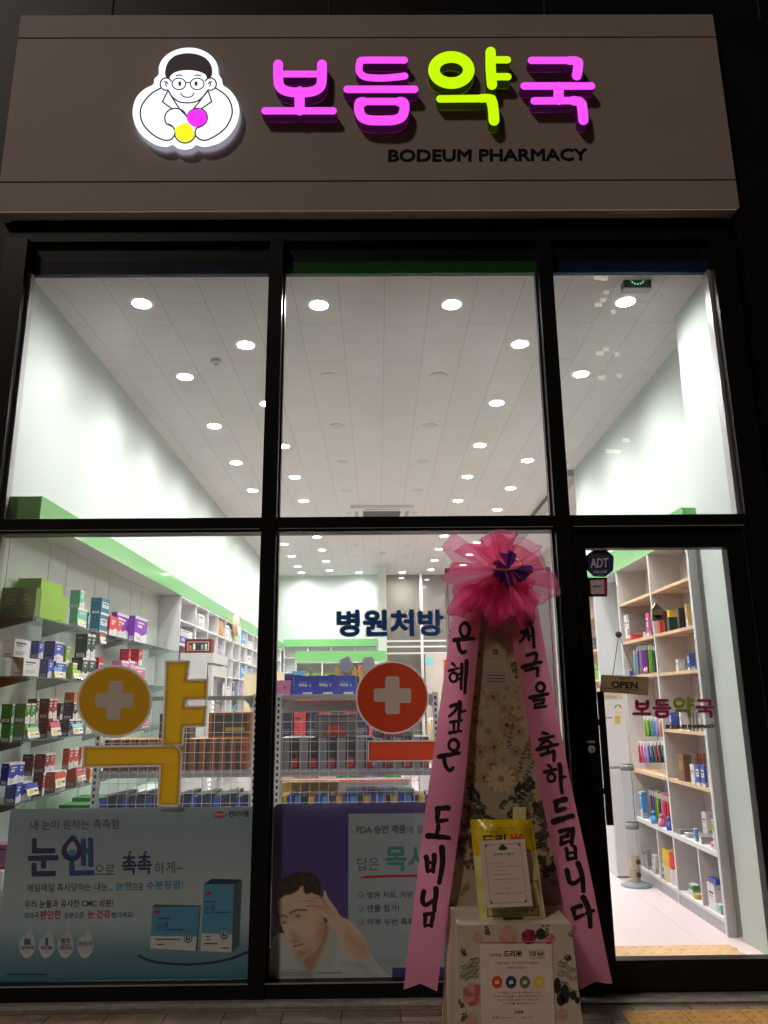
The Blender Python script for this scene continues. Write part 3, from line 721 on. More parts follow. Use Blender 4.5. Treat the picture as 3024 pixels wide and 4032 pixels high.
def carton(name, label, cat, loc, rot, w, d, h, m, style='wave', group=None, seed=0, top=None, text=None, logo=None):
    """a product box; its front faces local -y, base centre at loc"""
    rr = random.Random(seed * 31 + int(w * 1000) + int(h * 777))
    M = MB(); a, f = w / 2, -d / 2; e = .0007
    b_ = min(.0015, w * .02)
    M.box(-a, a, f, -f, 0, h, m, zp=top or m)
    def fq(x0, x1, z0, z1, mm, k=1): M.face([(x0, f - e * k, z0), (x1, f - e * k, z0), (x1, f - e * k, z1), (x0, f - e * k, z1)], mm)
    def sq(sx, y0, y1, z0, z1, mm, k=1):
        x = sx * (a + e * k); M.face([(x, y0, z0), (x, y1, z0), (x, y1, z1), (x, y0, z1)], mm)
    if style in ('wave', 'wavetop'):
        n = 12; pts = [(-a, 0), (a, 0)]; ph = rr.random() * 6
        for k in range(n, -1, -1): pts.append((-a + 2 * a * k / n, h * (.30 + .055 * math.sin(ph + k / n * 7) + .06 * (k / n))))
        M.face([(x, f - e, z) for x, z in pts], 'card_white')
        if style == 'wavetop' or rr.random() < .6: fq(-a, a, h * .90, h, 'card_white', 1); M.face([(-a, f, h + e), (a, f, h + e), (a, -f, h + e), (-a, -f, h + e)], 'card_white')
        for k in range(3): fq(-a * .7, a * (-.2 + .5 * rr.random()), h * (.08 + .05 * k), h * (.10 + .05 * k), 'print_grey', 2)
        fq(-a * .55, a * .15, h * .58, h * .68, 'card_aqua' if rr.random() < .5 else 'card_white', 2)
        fq(-a * .55, a * .5, h * .74, h * .80, 'card_white', 2)
    elif style == 'print':
        fq(-a * .8, a * .5, h * .74, h * .82, 'print_dark', 2); fq(-a * .8, a * .2, h * .62, h * .66, 'print_grey', 2)
        for k in range(3): fq(-a * .8, a * (.1 + .5 * rr.random()), h * (.14 + .08 * k), h * (.17 + .08 * k), 'print_grey', 2)
    elif style == 'label':
        fq(-a * .8, a * .8, h * .42, h * .78, 'card_white', 1); fq(-a * .6, a * .6, h * .62, h * .70, 'print_dark', 2); fq(-a * .6, a * .4, h * .50, h * .55, 'print_grey', 2); fq(-a, a, 0, h * .14, 'card_white', 1)
    elif style == 'emblem':
        for cx in ((0,) if w < .2 else (-a * .45, a * .45)):
            M.face([(cx + .028 * math.cos(k * .4), f - e, h * .58 + .034 * math.sin(k * .4)) for k in range(16)], 'card_gold')
            M.face([(cx + .022 * math.cos(k * .4), f - 2 * e, h * .58 + .027 * math.sin(k * .4)) for k in range(16)], m)
            fq(cx - .012, cx + .012, h * .55, h * .62, 'card_gold', 3)
        fq(a * .3, a * .8, h * .06, h * .09, 'print_dark', 1)
    elif style == 'citrus':
        n = 18; M.face([(-.0 + .08 * math.cos(math.pi * k / n), f - e, .005 + .085 * math.sin(math.pi * k / n)) for k in range(n + 1)], 'card_scarlet')
        for k in range(5):
            an = math.pi * (k + .5) / 5; M.face([(.015 * math.cos(an), f - 2 * e, .012 + .015 * math.sin(an)), (.068 * math.cos(an - .24), f - 2 * e, .006 + .070 * math.sin(an - .24)), (.072 * math.cos(an), f - 2 * e, .006 + .075 * math.sin(an)), (.068 * math.cos(an + .24), f - 2 * e, .006 + .070 * math.sin(an + .24))], 'card_orange')
        fq(-a * .95, a * .95, h * .88, h * .91, 'card_charcoal', 1)
    if style in ('wave', 'wavetop', 'print', 'back', 'label'):
        for sx in (-1, 1):          # bar-code label on each narrow side
            l_ = min(d * .34, .04)
            sq(sx, -l_, l_, h * .05, h * .20, 'card_white', 1)
            for k in range(9): sq(sx, -l_ * .8 + k * l_ * .17, -l_ * .8 + k * l_ * .17 + l_ * .08, h * .09, h * .18, 'print_dark', 2)
            sq(sx, -l_ * .3, l_ * 1.0, h * .82, h * .85, 'print_grey', 1)
    if text:
        for body, x0, x1, z0, z1, mm, bo in text:
            M.text(body, (x0 * a, f - 3 * e, z0 * h), (x1 * a, f - 3 * e, z0 * h), (x0 * a, f - 3 * e, z1 * h), mm, bold=bo)
    o = M.obj(name, None, loc, rot)
    return tag(o, label, cat, group)
ZA, ZB = zm(0, 2200, 700), zm(0, 2650, 700)
XF = -2.135
def lb(zf, z, a, b, c, yt, yb, m, style, label, kind='medicine_box', cat='medicine box', xf=XF, fronts=1, seed=0, dmin=.03, side=None):
    Yn = aX(*zf(b, yb), xf).y; Yf = aX(*zf(c, yb), xf).y
    d = max(dmin, min(.215, xf - aY(*zf(a, yb), Yn).x))
    h = aY(*zf(b, yt), Yn).z - z
    if fronts > 1:
        pass
    w = Yf - Yn
    objs = carton(kind, label, cat, (xf - d / 2, (Yn + Yf) / 2, z), R(90), w - .003, d, h, m, style, seed=seed)
    return z + h
s1, s2_, s3, s4 = SHELF
GL = 'on the %s glass shelf at left'
# top shelf
gz = aY(*ZA(0, 265), .14).z
carton('gift_box', 'big olive green gift box with a gold emblem at the left shelf end', 'gift box', (-2.245, .19, s1), 0, .215, .10, aY(*ZA(200, 268), .14).z - s1, 'card_olive', 'emblem')
h1 = lb(ZA, s1, 335, 362, 618, 285, 560, 'card_lime', 'emblem', 'lime green gift box with two gold emblems beside the big olive one on the top glass shelf', 'gift_box', 'gift box')
carton('gift_box', 'lime green gift box lying on top of the other green gift boxes', 'gift box', (-2.255, .46, h1), R(90), .34, .15, .085, 'card_lime', 'plain')
h = lb(ZA, s1, 640, 715, 805, 455, 610, 'card_mint', 'wavetop', 'mint green medicine box under another mint one on the top glass shelf', seed=1)
lb(ZA, h, 645, 740, 785, 292, 455, 'card_mint', 'wavetop', 'upper mint green medicine box in the stack of two on the top glass shelf', seed=2)
h = lb(ZA, s1, 833, 925, 1000, 515, 655, 'card_teal', 'label', 'teal and white medicine box, lower of two beside the mint boxes', seed=3)
lb(ZA, h, 840, 940, 1018, 362, 515, 'card_teal', 'label', 'teal and white medicine box, upper of two beside the mint boxes', seed=4)
lb(ZA, s1, 800, 815, 828, 500, 640, 'card_teal', 'label', 'thin teal medicine box squeezed between the mint and the teal stacks', seed=5, xf=XF - .05)
lb(ZA, s1, 998, 1018, 1090, 530, 680, 'card_red', 'wave', 'coral red small medicine box on the top glass shelf, left one of a pair', seed=6, xf=XF + .005)
lb(ZA, s1, 1085, 1092, 1134, 545, 690, 'card_red', 'wave', 'coral red small medicine box on the top glass shelf, right one of a pair', seed=7, xf=XF + .005)
lb(ZA, s1, 1030, 1080, 1195, 498, 700, 'card_purple', 'wavetop', 'purple medicine box standing behind the two small coral red ones', seed=8, xf=XF - .06)
lb(ZA, s1, 1192, 1250, 1366, 530, 745, 'card_purple', 'wavetop', 'purple medicine box with a green leaf picture at the right end of the top shelf goods', seed=9)
# second shelf
Yg = .16
h = lb(ZA, s2_, 95, 208, 357, 925, 1098, 'card_white', 'print', 'white and grey medicine box, lower of two at the left end of the second glass shelf', seed=10)
lb(ZA, h, 8, 122, 272, 742, 922, 'card_white', 'print', 'white and grey medicine box, upper of two at the left end of the second glass shelf', seed=11)
h = lb(ZA, s2_, 360, 440, 492, 940, 1108, 'card_blue', 'wave', 'blue medicine box beside the white and grey boxes, lower left of four blue ones', seed=12)
lb(ZA, h, 276, 352, 396, 765, 940, 'card_blue', 'wave', 'blue medicine box, upper left of four blue ones on the second glass shelf', seed=13)
h = lb(ZA, s2_, 490, 508, 610, 955, 1112, 'card_blue', 'wavetop', 'blue medicine box, lower right of four blue ones on the second glass shelf', seed=14)
lb(ZA, h, 398, 500, 588, 768, 945, 'card_blue', 'wavetop', 'blue medicine box, upper right of four blue ones on the second glass shelf', seed=15)
h = lb(ZA, s2_, 612, 668, 712, 970, 1116, 'card_lime', 'wave', 'light green medicine box standing right of the blue boxes', seed=16)
lb(ZA, h - .03, 585, 606, 652, 812, 965, 'card_lime', 'wave', 'light green slim medicine box between the blue and the dark green boxes', seed=17, xf=XF - .03)
h = lb(ZA, s2_, 655, 758, 818, 920, 1118, 'card_pine', 'wave', 'dark green medicine box, lower left of the dark green group', seed=18)
lb(ZA, s2_, 800, 820, 882, 925, 1122, 'card_pine', 'wave', 'dark green medicine box, lower right of the dark green group', seed=19)
lb(ZA, h, 692, 802, 840, 700, 915, 'card_pine', 'wave', 'dark green medicine box, upper left of the dark green group', seed=20)
lb(ZA, h, 835, 842, 881, 705, 918, 'card_pine', 'wave', 'dark green medicine box, upper right of the dark green group', seed=21)
lb(ZA, s2_, 876, 908, 956, 920, 1125, 'card_crimson', 'label', 'crimson and white narrow medicine box right of the dark green group', seed=22)
h = lb(ZA, s2_, 1030, 1125, 1195, 948, 1128, 'card_pink', 'wavetop', 'pink medicine box behind the round yellow sticker, left one', seed=23)
h = lb(ZA, s2_, 1150, 1200, 1250, 950, 1130, 'card_pink', 'wavetop', 'pink medicine box behind the round yellow sticker, right one', seed=24)
h = lb(ZA, s2_, 1200, 1248, 1350, 1008, 1140, 'card_rose', 'wavetop', 'rose red medicine box at the right end of the second glass shelf, below another', seed=25)
lb(ZA, h + .02, 1212, 1288, 1322, 842, 1005, 'card_crimson', 'wave', 'crimson medicine box on top of the rose red one, right of two', seed=26)
lb(ZA, h + .02, 1110, 1195, 1215, 842, 990, 'card_crimson', 'wave', 'crimson medicine box on top of the pink ones, left of two', seed=27, xf=XF - .03)
# third shelf
h = lb(ZB, s3, 0, 85, 112, 465, 640, 'card_green', 'wave', 'green medicine box, lower left of the green group on the third glass shelf', seed=28)
lb(ZB, h, 0, 100, 125, 290, 455, 'card_green', 'wave', 'green medicine box, upper left of the green group on the third glass shelf', seed=29)
h = lb(ZB, s3, 108, 216, 262, 460, 632, 'card_green', 'wavetop', 'green medicine box, lower middle of the green group on the third glass shelf', seed=30)
lb(ZB, h, 125, 229, 275, 285, 455, 'card_green', 'wavetop', 'green medicine box, upper middle of the green group on the third glass shelf', seed=31)
h = lb(ZB, s3, 262, 266, 312, 460, 626, 'card_green', 'wavetop', 'green medicine box, lower right of the green group on the third glass shelf', seed=32)
lb(ZB, h, 275, 279, 323, 284, 455, 'card_green', 'wavetop', 'green medicine box, upper right of the green group on the third glass shelf', seed=33)
h = lb(ZB, s3, 346, 437, 475, 425, 604, 'card_maroon', 'wave', 'dark red medicine box, lower left of the dark red group on the third glass shelf', seed=34)
lb(ZB, s3, 470, 478, 520, 428, 600, 'card_crimson', 'wavetop', 'dark red medicine box, lower right of the dark red group on the third glass shelf', seed=35)
lb(ZB, h, 356, 448, 486, 238, 418, 'card_maroon', 'wavetop', 'dark red medicine box, upper left of the dark red group on the third glass shelf', seed=36)
lb(ZB, h, 480, 488, 526, 236, 415, 'card_crimson', 'wavetop', 'dark red medicine box, upper right of the dark red group on the third glass shelf', seed=37)
lb(ZB, h, 245, 330, 352, 240, 420, 'card_maroon', 'wave', 'dark red medicine box standing behind the green group on the third glass shelf', seed=38, xf=XF - .05)
h = lb(ZB, s3, 540, 636, 684, 432, 582, 'card_navy', 'wave', 'black and white medicine box, lower left of the navy group on the third glass shelf', seed=39)
lb(ZB, s3, 680, 688, 752, 432, 578, 'card_navy', 'wave', 'black and white medicine box, lower right of the navy group on the third glass shelf', seed=40)
h2 = lb(ZB, h, 580, 676, 722, 275, 430, 'card_navy', 'wave', 'black and white medicine box, upper right of the navy group on the third glass shelf', seed=41)
lb(ZB, h, 528, 556, 580, 282, 430, 'card_navy', 'wave', 'black and white medicine box, upper left of the navy group on the third glass shelf', seed=42, xf=XF - .03)
lb(ZB, h2, 596, 688, 740, 180, 272, 'card_orange', 'back', 'orange carton lying on top of the navy group', seed=43)
lb(ZB, s3, 1300, 1325, 1390, 440, 500, 'card_rose', 'label', 'rose and white medicine box on the third glass shelf right of the round yellow sticker', seed=44)
lb(ZB, s3, 765, 800, 850, 480, 572, 'card_white', 'print', 'small white medicine box right of the navy group on the third glass shelf', seed=45)
# fourth shelf
h = lb(ZB, s4, 36, 140, 190, 1030, 1205, 'card_royal', 'wave', 'deep blue medicine box, lower left of the blue group on the fourth glass shelf', seed=46)
lb(ZB, s4, 190, 196, 280, 1020, 1195, 'card_royal', 'wavetop', 'deep blue medicine box, lower right of the blue group on the fourth glass shelf', seed=47)
lb(ZB, h, 0, 70, 165, 845, 1015, 'card_royal', 'wavetop', 'deep blue medicine box, upper left of the blue group on the fourth glass shelf', seed=48)
lb(ZB, h, 160, 166, 216, 838, 1005, 'card_royal', 'wavetop', 'deep blue medicine box, upper right of the blue group on the fourth glass shelf', seed=49)
h = lb(ZB, s4, 298, 392, 412, 935, 1100, 'card_darkred', 'wave', 'deep red medicine box, lower left of the deep red group on the fourth glass shelf', seed=50)
lb(ZB, s4, 404, 512, 602, 925, 1095, 'card_scarlet', 'wavetop', 'red and white medicine box, lower right of the deep red group on the fourth glass shelf', seed=51)
lb(ZB, h, 308, 414, 458, 755, 920, 'card_darkred', 'wavetop', 'deep red medicine box, upper middle of the deep red group on the fourth glass shelf', seed=52)
lb(ZB, h, 455, 460, 506, 750, 915, 'card_scarlet', 'wavetop', 'deep red medicine box, upper right of the deep red group on the fourth glass shelf', seed=53)
lb(ZB, h, 200, 300, 312, 758, 925, 'card_darkred', 'wave', 'deep red medicine box, upper left of the deep red group on the fourth glass shelf', seed=54)
h = lb(ZB, s4, 610, 695, 770, 868, 1050, 'card_scarlet', 'wavetop', 'bright red medicine box, lower one of the bright red group on the fourth glass shelf', seed=55)
lb(ZB, h - .01, 575, 635, 680, 705, 885, 'card_scarlet', 'wavetop', 'bright red medicine box, upper left of the bright red group on the fourth glass shelf', seed=56)
lb(ZB, h - .01, 676, 682, 724, 700, 880, 'card_scarlet', 'wavetop', 'bright red medicine box, upper right of the bright red group on the fourth glass shelf', seed=57)
lb(ZB, s4, 790, 832, 868, 885, 1030, 'card_orange', 'wave', 'orange medicine box right of the bright red group on the fourth glass shelf', seed=58)
lb(ZB, s4, 840, 862, 892, 930, 1020, 'card_white', 'print', 'small white medicine box at the right end of the fourth glass shelf goods', seed=59)
lb(ZB, h, 720, 748, 790, 692, 860, 'card_orange', 'wave', 'orange medicine box on top of the bright red group, beside the yellow sticker', seed=60)
# flat green packs under the fourth shelf
for k, (x, y) in enumerate(((560, 1245), (600, 1220), (700, 1190), (760, 1165))):
    q = aX(*ZB(x, y), -2.16)
    carton('flat_pack', 'flat bright green pack on the low cabinet at left, %s from the window' % ORD[k], 'packet', (-2.16, .80 + k * .24, .781), R(90), .2, .26, .03 + .022 * k, 'card_green', 'print', group='flat green packs on the low cabinet', seed=k)
# price card stands leaning over the shelf edges
def card(zf, x0, x1, yt, yb, z, c1, label):
    q0, q1 = aX(*zf(x0, yb), FX + .012), aX(*zf(x1, yb), FX + .012)
    h = max(.03, aX(*zf(x0, yt), FX + .012).z - q0.z)
    t = thing('price_card', label, 'price card', (FX + .010, (q0.y + q1.y) / 2, q0.z), 'price cards on the glass shelves')
    w = max(.04, (q1.y - q0.y)) / 2
    m_ = MB(); m_.prism([(0, -w, 0), (0, w, 0), (-.02, w, h), (-.02, -w, h)], (-.002, 0, 0), 'clear_plastic', back=True); m_.obj('holder', t)
    m_ = MB(); f = lambda y, v, k=.0012: (k - .02 * v, y * w, h * v)
    m_.face([f(-.9, .62), f(.9, .62), f(.9, .95), f(-.9, .95)], c1); m_.face([f(-.9, .08), f(.9, .08), f(.9, .6), f(-.9, .6)], 'card_white')
    m_.face([f(-.6, .2, .0018), f(.1, .2, .0018), f(.1, .5, .0018), f(-.6, .5, .0018)], 'tag_yellow'); m_.face([f(.25, .3, .0018), f(.8, .3, .0018), f(.8, .42, .0018), f(.25, .42, .0018)], 'print_dark'); m_.obj('card', t)
for a_ in ((ZA, 735, 815, 545, 625, s1, 'card_palegreen', 'price card below the mint green boxes'), (ZA, 940, 1000, 672, 795, s1, 'card_scarlet', 'price card with a red stripe hanging below the teal boxes'),
           (ZA, 515, 600, 1005, 1112, s2_, 'card_skyblue', 'price card in front of the blue boxes'), (ZA, 690, 775, 1030, 1120, s2_, 'card_lime', 'price card in front of the light green box'),
           (ZB, 265, 380, 505, 620, s3, 'card_palegreen', 'price card in front of the green boxes'), (ZB, 480, 578, 455, 600, s3, 'card_rose', 'price card in front of the dark red boxes'), (ZB, 685, 785, 470, 580, s3, 'card_aqua', 'price card in front of the navy boxes'),
           (ZB, 255, 368, 1040, 1165, s4, 'card_royal', 'price card in front of the deep blue boxes'), (ZB, 520, 618, 935, 1090, s4, 'card_scarlet', 'price card in front of the red and white box'), (ZB, 725, 812, 930, 1025, s4, 'card_rose', 'price card in front of the bright red boxes')):
    card(*a_)

# ------------------------------------------------------------------ left: fridge, clock, goods in the pigeonholes
FR = (-2.10, -1.755, 3.62, 4.46, 2.075)
t = thing('display_fridge', 'tall white upright glass-door fridge with a lit edge at the left wall', 'fridge', ((FR[0] + FR[1]) / 2, 4.05, FZ))
m_ = MB(); m_.box(FR[0], FR[1] - .055, FR[2], FR[3], FZ, FR[4] - .10, 'white_metal'); m_.box(FR[0], FR[1], FR[2], FR[3], FR[4] - .10, FR[4], 'white_metal'); wpart(m_, 'body', t)
m_ = MB(); dx = FR[1] - .045
for b4 in ((FR[2], FR[2] + .09, .16, FR[4] - .13), (FR[3] - .09, FR[3], .16, FR[4] - .13), (FR[2] + .09, FR[3] - .09, FR[4] - .24, FR[4] - .13), (FR[2] + .09, FR[3] - .09, .16, .26)):
    m_.box(dx, FR[1] - .002, b4[0], b4[1], b4[2], b4[3], 'white_metal')
dd = wpart(m_, 'door', t)
m_ = MB(); m_.box(dx + .01, dx + .02, FR[2] + .09, FR[3] - .09, .26, FR[4] - .24, 'clear_glass'); wsub(m_, 'pane', dd)
m_ = MB(); m_.box(FR[1], FR[1] + .03, FR[2] + .02, FR[2] + .045, 1.0, 1.35, 'grey_metal'); wsub(m_, 'handle', dd)
m_ = MB(); m_.disc((FR[1] + .001, FR[3] - .2, 1.70), .09, 'card_blue', n=24, axis='x'); m_.disc((FR[1] + .002, FR[3] - .2, 1.70), .075, 'card_white', n=24, axis='x'); wsub(m_, 'sticker', dd)
m_ = MB()
for k in range(22): m_.box(dx - .012, dx - .008, FR[2] + .30, FR[2] + .40, .55 + k * .05, .573 + k * .05, 'led_strip')
wpart(m_, 'light_strip', t)
m_ = MB(); m_.box(FR[0] + .03, dx - .02, FR[2] + .03, FR[3] - .03, 1.62, 1.63, 'white_metal'); m_.box(FR[0] + .03, dx - .02, FR[2] + .03, FR[3] - .03, 1.30, 1.31, 'white_metal'); wpart(m_, 'rack', t)
t = thing('gift_set', 'patterned brown gift set box with a clear window, on top of the white fridge', 'gift box', (-1.93, 3.74, FR[4]))
m_ = MB(); m_.box(-.145, .145, -.06, .06, 0, .15, 'card_maroon'); m_.box(-.115, .115, -.0615, -.06, .028, .122, 'card_white'); m_.box(-.108, .108, -.063, -.0615, .034, .116, 'card_charcoal'); m_.obj('box', t)
m_ = MB()
for k, c in enumerate(('card_orange', 'card_white', 'card_black', 'card_grey', 'card_palegreen')): m_.lathe((-.085 + k * .042, -.0632, .04 if k % 2 else .036), [(.013, 0), (.013, .04 + .012 * (k % 3)), (.008, .05 + .012 * (k % 3)), (0, .05 + .012 * (k % 3))], c, n=10)
m_.obj('jars', t)
t = thing('wall_clock', 'round wooden rimmed wall clock on the green bulkhead fascia at left', 'clock', (FX, 6.72, 2.665))
m_ = MB(); m_.lathe((0, 0, 0), [(.155, .001), (.155, .075), (.143, .075), (.143, .065)], 'wood_edge', n=40, axis='x'); m_.obj('rim', t)
m_ = MB(); m_.disc((.066, 0, 0), .143, 'card_white', n=40, axis='x'); m_.obj('dial', t)
m_ = MB(); m_.box(.067, .069, -.004, .004, -.01, .10, 'print_dark'); m_.box(.069, .070, -.01, .075, -.004, .004, 'print_dark'); m_.obj('hands', t)
def cub(i, lev, m, style, w, d, h, label, off=.5, kind='carton', cat='carton', dz=0.0):
    y0, y1 = CY[i] + .012, CY[i + 1] - .012; z = CZs[lev] + .0095 + dz
    yc = y0 + (y1 - y0) * off
    carton(kind, label, cat, (FX - .012 - d / 2, yc, z), R(90), min(w, y1 - y0 - .01), d, h, m, style, seed=i * 10 + lev)
cub(0, 6, 'card_blue', 'label', .56, .18, .085, 'blue and white flat carton in the first pigeonhole above the fridge')
cub(0, 6, 'card_white', 'print', .5, .17, .075, 'white carton lying on the blue and white carton above the fridge', dz=.088)
cub(1, 7, 'card_white', 'print', .32, .16, .16, 'white carton with grey print alone in a top pigeonhole at left')
cub(1, 6, 'card_palegreen', 'print', .12, .14, .12, 'pale green small box in a pigeonhole above the fridge', .3)
cub(3, 7, 'card_tan', 'plain', .36, .2, .2, 'plain brown cardboard carton in a top pigeonhole at left', .4)
cub(4, 7, 'card_white', 'print', .26, .2, .19, 'white carton pack beside the brown carton in the top row', .3)
cub(4, 7, 'card_white', 'label', .2, .18, .16, 'white carton pack in the top row left of the clock', .8)
cub(5, 7, 'card_palegreen', 'print', .3, .18, .15, 'pale green and white carton under the clock', .4)
cub(6, 7, 'card_skyblue', 'label', .3, .18, .2, 'sky blue carton in the top row right of the clock', .5)
cub(7, 7, 'card_white', 'print', .35, .18, .11, 'white wrapped pack in the top row beyond the clock', .5)
cub(7, 6, 'card_white', 'label', .35, .18, .13, 'white and green wrapped pack in the second row beyond the clock', .5)
cub(3, 6, 'card_lilac', 'print', .3, .17, .13, 'pale lilac carton in a pigeonhole right above the fridge door', .3)
cub(6, 5, 'card_skyblue', 'label', .34, .18, .2, 'sky blue striped carton in the third row of pigeonholes', .6)
cub(7, 5, 'card_skyblue', 'label', .3, .18, .17, 'sky blue carton further back in the third row of pigeonholes', .4)
cub(4, 4, 'card_pink', 'print', .10, .16, .17, 'thin pink carton in the fourth row of pigeonholes', .3)
cub(4, 4, 'card_white', 'print', .22, .16, .12, 'white small carton beside the thin pink one', .7)
cub(5, 4, 'card_blue', 'wave', .14, .16, .20, 'blue upright carton in the fourth row of pigeonholes', .3)
cub(6, 4, 'card_lilac', 'print', .2, .16, .18, 'lilac carton in the fourth row of pigeonholes', .5)
cub(8, 4, 'card_cream', 'print', .3, .16, .16, 'cream carton far back in the fourth row of pigeonholes', .5)
cub(8, 5, 'card_rose', 'print', .14, .16, .11, 'rose small carton far back in the third row of pigeonholes', .5)
cub(5, 3, 'card_aqua', 'print', .16, .15, .12, 'aqua small carton in the fifth row of pigeonholes', .5)
cub(8, 3, 'card_maroon', 'plain', .08, .12, .14, 'small maroon bottle box in the fifth row of pigeonholes', .4)
cub(6, 2, 'card_blue', 'plain', .10, .16, .2, 'blue file box in the sixth row of pigeonholes', .5, 'file_box', 'file box')
cub(4, 2, 'card_rust', 'plain', .18, .16, .18, 'brown paper parcel in the sixth row of pigeonholes', .5, 'parcel', 'parcel')
cub(9, 6, 'card_skyblue', 'label', .3, .18, .15, 'sky blue carton in the far end pigeonholes', .5)
cub(10, 5, 'card_rose', 'label', .3, .18, .15, 'rose carton in the far end pigeonholes', .5)
cub(11, 6, 'card_royal', 'label', .3, .18, .16, 'royal blue carton in the far end pigeonholes', .5)
# ------------------------------------------------------------------ wire display racks just behind the window
MY = 0.90
def rack(name, label, x0, x1, top_shelf):
    t = thing(name, label, 'display rack', ((x0 + x1) / 2, MY + .2, FZ), 'wire display racks behind the shop window')
    for x in (x0, x1):
        m_ = MB(); m_.box(x - .019, x + .019, MY - .015, MY + .03, FZ, 1.615, 'white_metal')
        for k in range(24): m_.box(x - .007, x + .007, MY - .0158, MY - .0152, .60 + k * .042, .622 + k * .042, 'slot')
        wpart(m_, 'post', t)
        m_ = MB(); m_.prism([(x - .004, MY + .03, 1.10), (x - .004, MY + .44, 1.10), (x - .004, MY + .44, 1.08), (x - .004, MY + .03, 1.02)], (.008, 0, 0), 'white_metal', back=True)
        wpart(m_, 'bracket', t)
    m_ = MB(); m_.box(x0 + .02, x1 - .02, MY - .012, MY + .02, 1.573, 1.602, 'grey_metal')
    for sx, x in ((1, x0 + .02), (-1, x1 - .02)): m_.prism([(x, MY - .008, 1.573), (x + sx * .07, MY - .008, 1.573), (x + sx * .035, MY - .008, 1.553), (x + sx * .02, MY - .008, 1.52), (x, MY - .008, 1.52)], (0, .012, 0), 'grey_metal', back=True)
    wpart(m_, 'top_rail', t)
    m_ = MB()
    n = int((x1 - x0) / .0665)
    for k in range(n + 1):
        x = x0 + .03 + k * (x1 - x0 - .06) / n; m_.box(x - .0016, x + .0016, MY - .003, MY + .0005, .55, 1.573, 'white_metal')
    for k in range(15):
        z = 1.555 - k * .0665; m_.box(x0 + .02, x1 - .02, MY - .0065, MY - .0032, z - .0018, z + .0018, 'white_metal')
    wpart(m_, 'wire_mesh', t)
    for z, nm in ((1.105, 'shelf'), (.795, 'shelf')):
        m_ = MB(); m_.box(x0 + .022, x1 - .022, MY + .006, MY + .46, z - .012, z, 'grey_metal'); m_.box(x0 + .022, x1 - .022, MY + .004, MY + .0055, z - .048, z - .002, 'grey_metal')
        for k in range(int((x1 - x0 - .06) / .0665)): m_.box(x0 + .06 + k * .0665 - .012, x0 + .06 + k * .0665 + .012, MY + .0025, MY + .0035, z - .01, z - .003, 'white_metal')
        wpart(m_, nm, t)
    if top_shelf:
        m_ = MB(); m_.box(x0 + .022, x1 - .022, MY + .022, MY + .42, 1.594, 1.606, 'white_metal'); m_.box(x0 + .022, x1 - .022, MY + .421, MY + .424, 1.575, 1.606, 'card_scarlet'); wpart(m_, 'top_shelf', t)
    return t
rack('wire_rack', 'white wire mesh display rack behind the left window, with orange cartons', -1.945, -.86, False)
rack('wire_rack', 'white wire mesh display rack behind the middle window, with blue boxes on top', -.70, .40, True)
# left rack
for k in range(14):
    carton('medicine_carton', 'orange brown carton with a grey edge on the left wire rack ledge, %s from the left' % ORD[k], 'carton', (-1.872 + k * .0705, MY + .20, 1.106), 0, .066, .36, .205, 'card_rust', 'plain', group='row of orange brown cartons on the left rack', top='card_tan')
    M = MB(); 
for k in range(14):
    o = [x for x in COL.objects if x.name.startswith('medicine_carton')][k]
    me = o.data
# grey bands on the carton fronts (part of each carton's print)
def band(o, m, x0, x1, z0, z1, d):
    MBx = MB(); a = MBx.face([(x0, -d / 2 - .001, z0), (x1, -d / 2 - .001, z0), (x1, -d / 2 - .001, z1), (x0, -d / 2 - .001, z1)], m)
    q = MBx.obj('printed_band', o); return q
for o in [x for x in COL.objects if x.name.startswith('medicine_carton')]:
    band(o, 'card_charcoal', -.033, -.010, 0.0, .204, .36)
carton('large_carton', 'large orange framed carton with a grey panel on top of the orange cartons', 'carton', (-1.075, MY + .28, 1.312), 0, .30, .20, .175, 'card_rust', 'plain', top='card_orange')
o = [x for x in COL.objects if x.name.startswith('large_carton')][0]; band(o, 'card_charcoal', -.125, .125, .012, .16, .20); band(o, 'card_gold', -.03, .11, .045, .07, .2022)
carton('large_carton', 'dark orange topped carton left of the tall stroke of the yellow sticker', 'carton', (-1.47, MY + .28, 1.312), 0, .22, .20, .17, 'card_charcoal', 'plain', top='card_orange')
for k in range(20):
    carton('slim_carton', 'navy slim carton with a silver top on the lower ledge of the left rack, %s from the left' % ORD[k], 'carton', (-1.89 + k * .0515, MY + .20, .796), 0, .046, .36, .135 + .010 * (k % 3), 'card_navy' if k % 3 else 'card_blue', 'plain', group='row of navy slim cartons on the left rack', top='card_grey', seed=k)
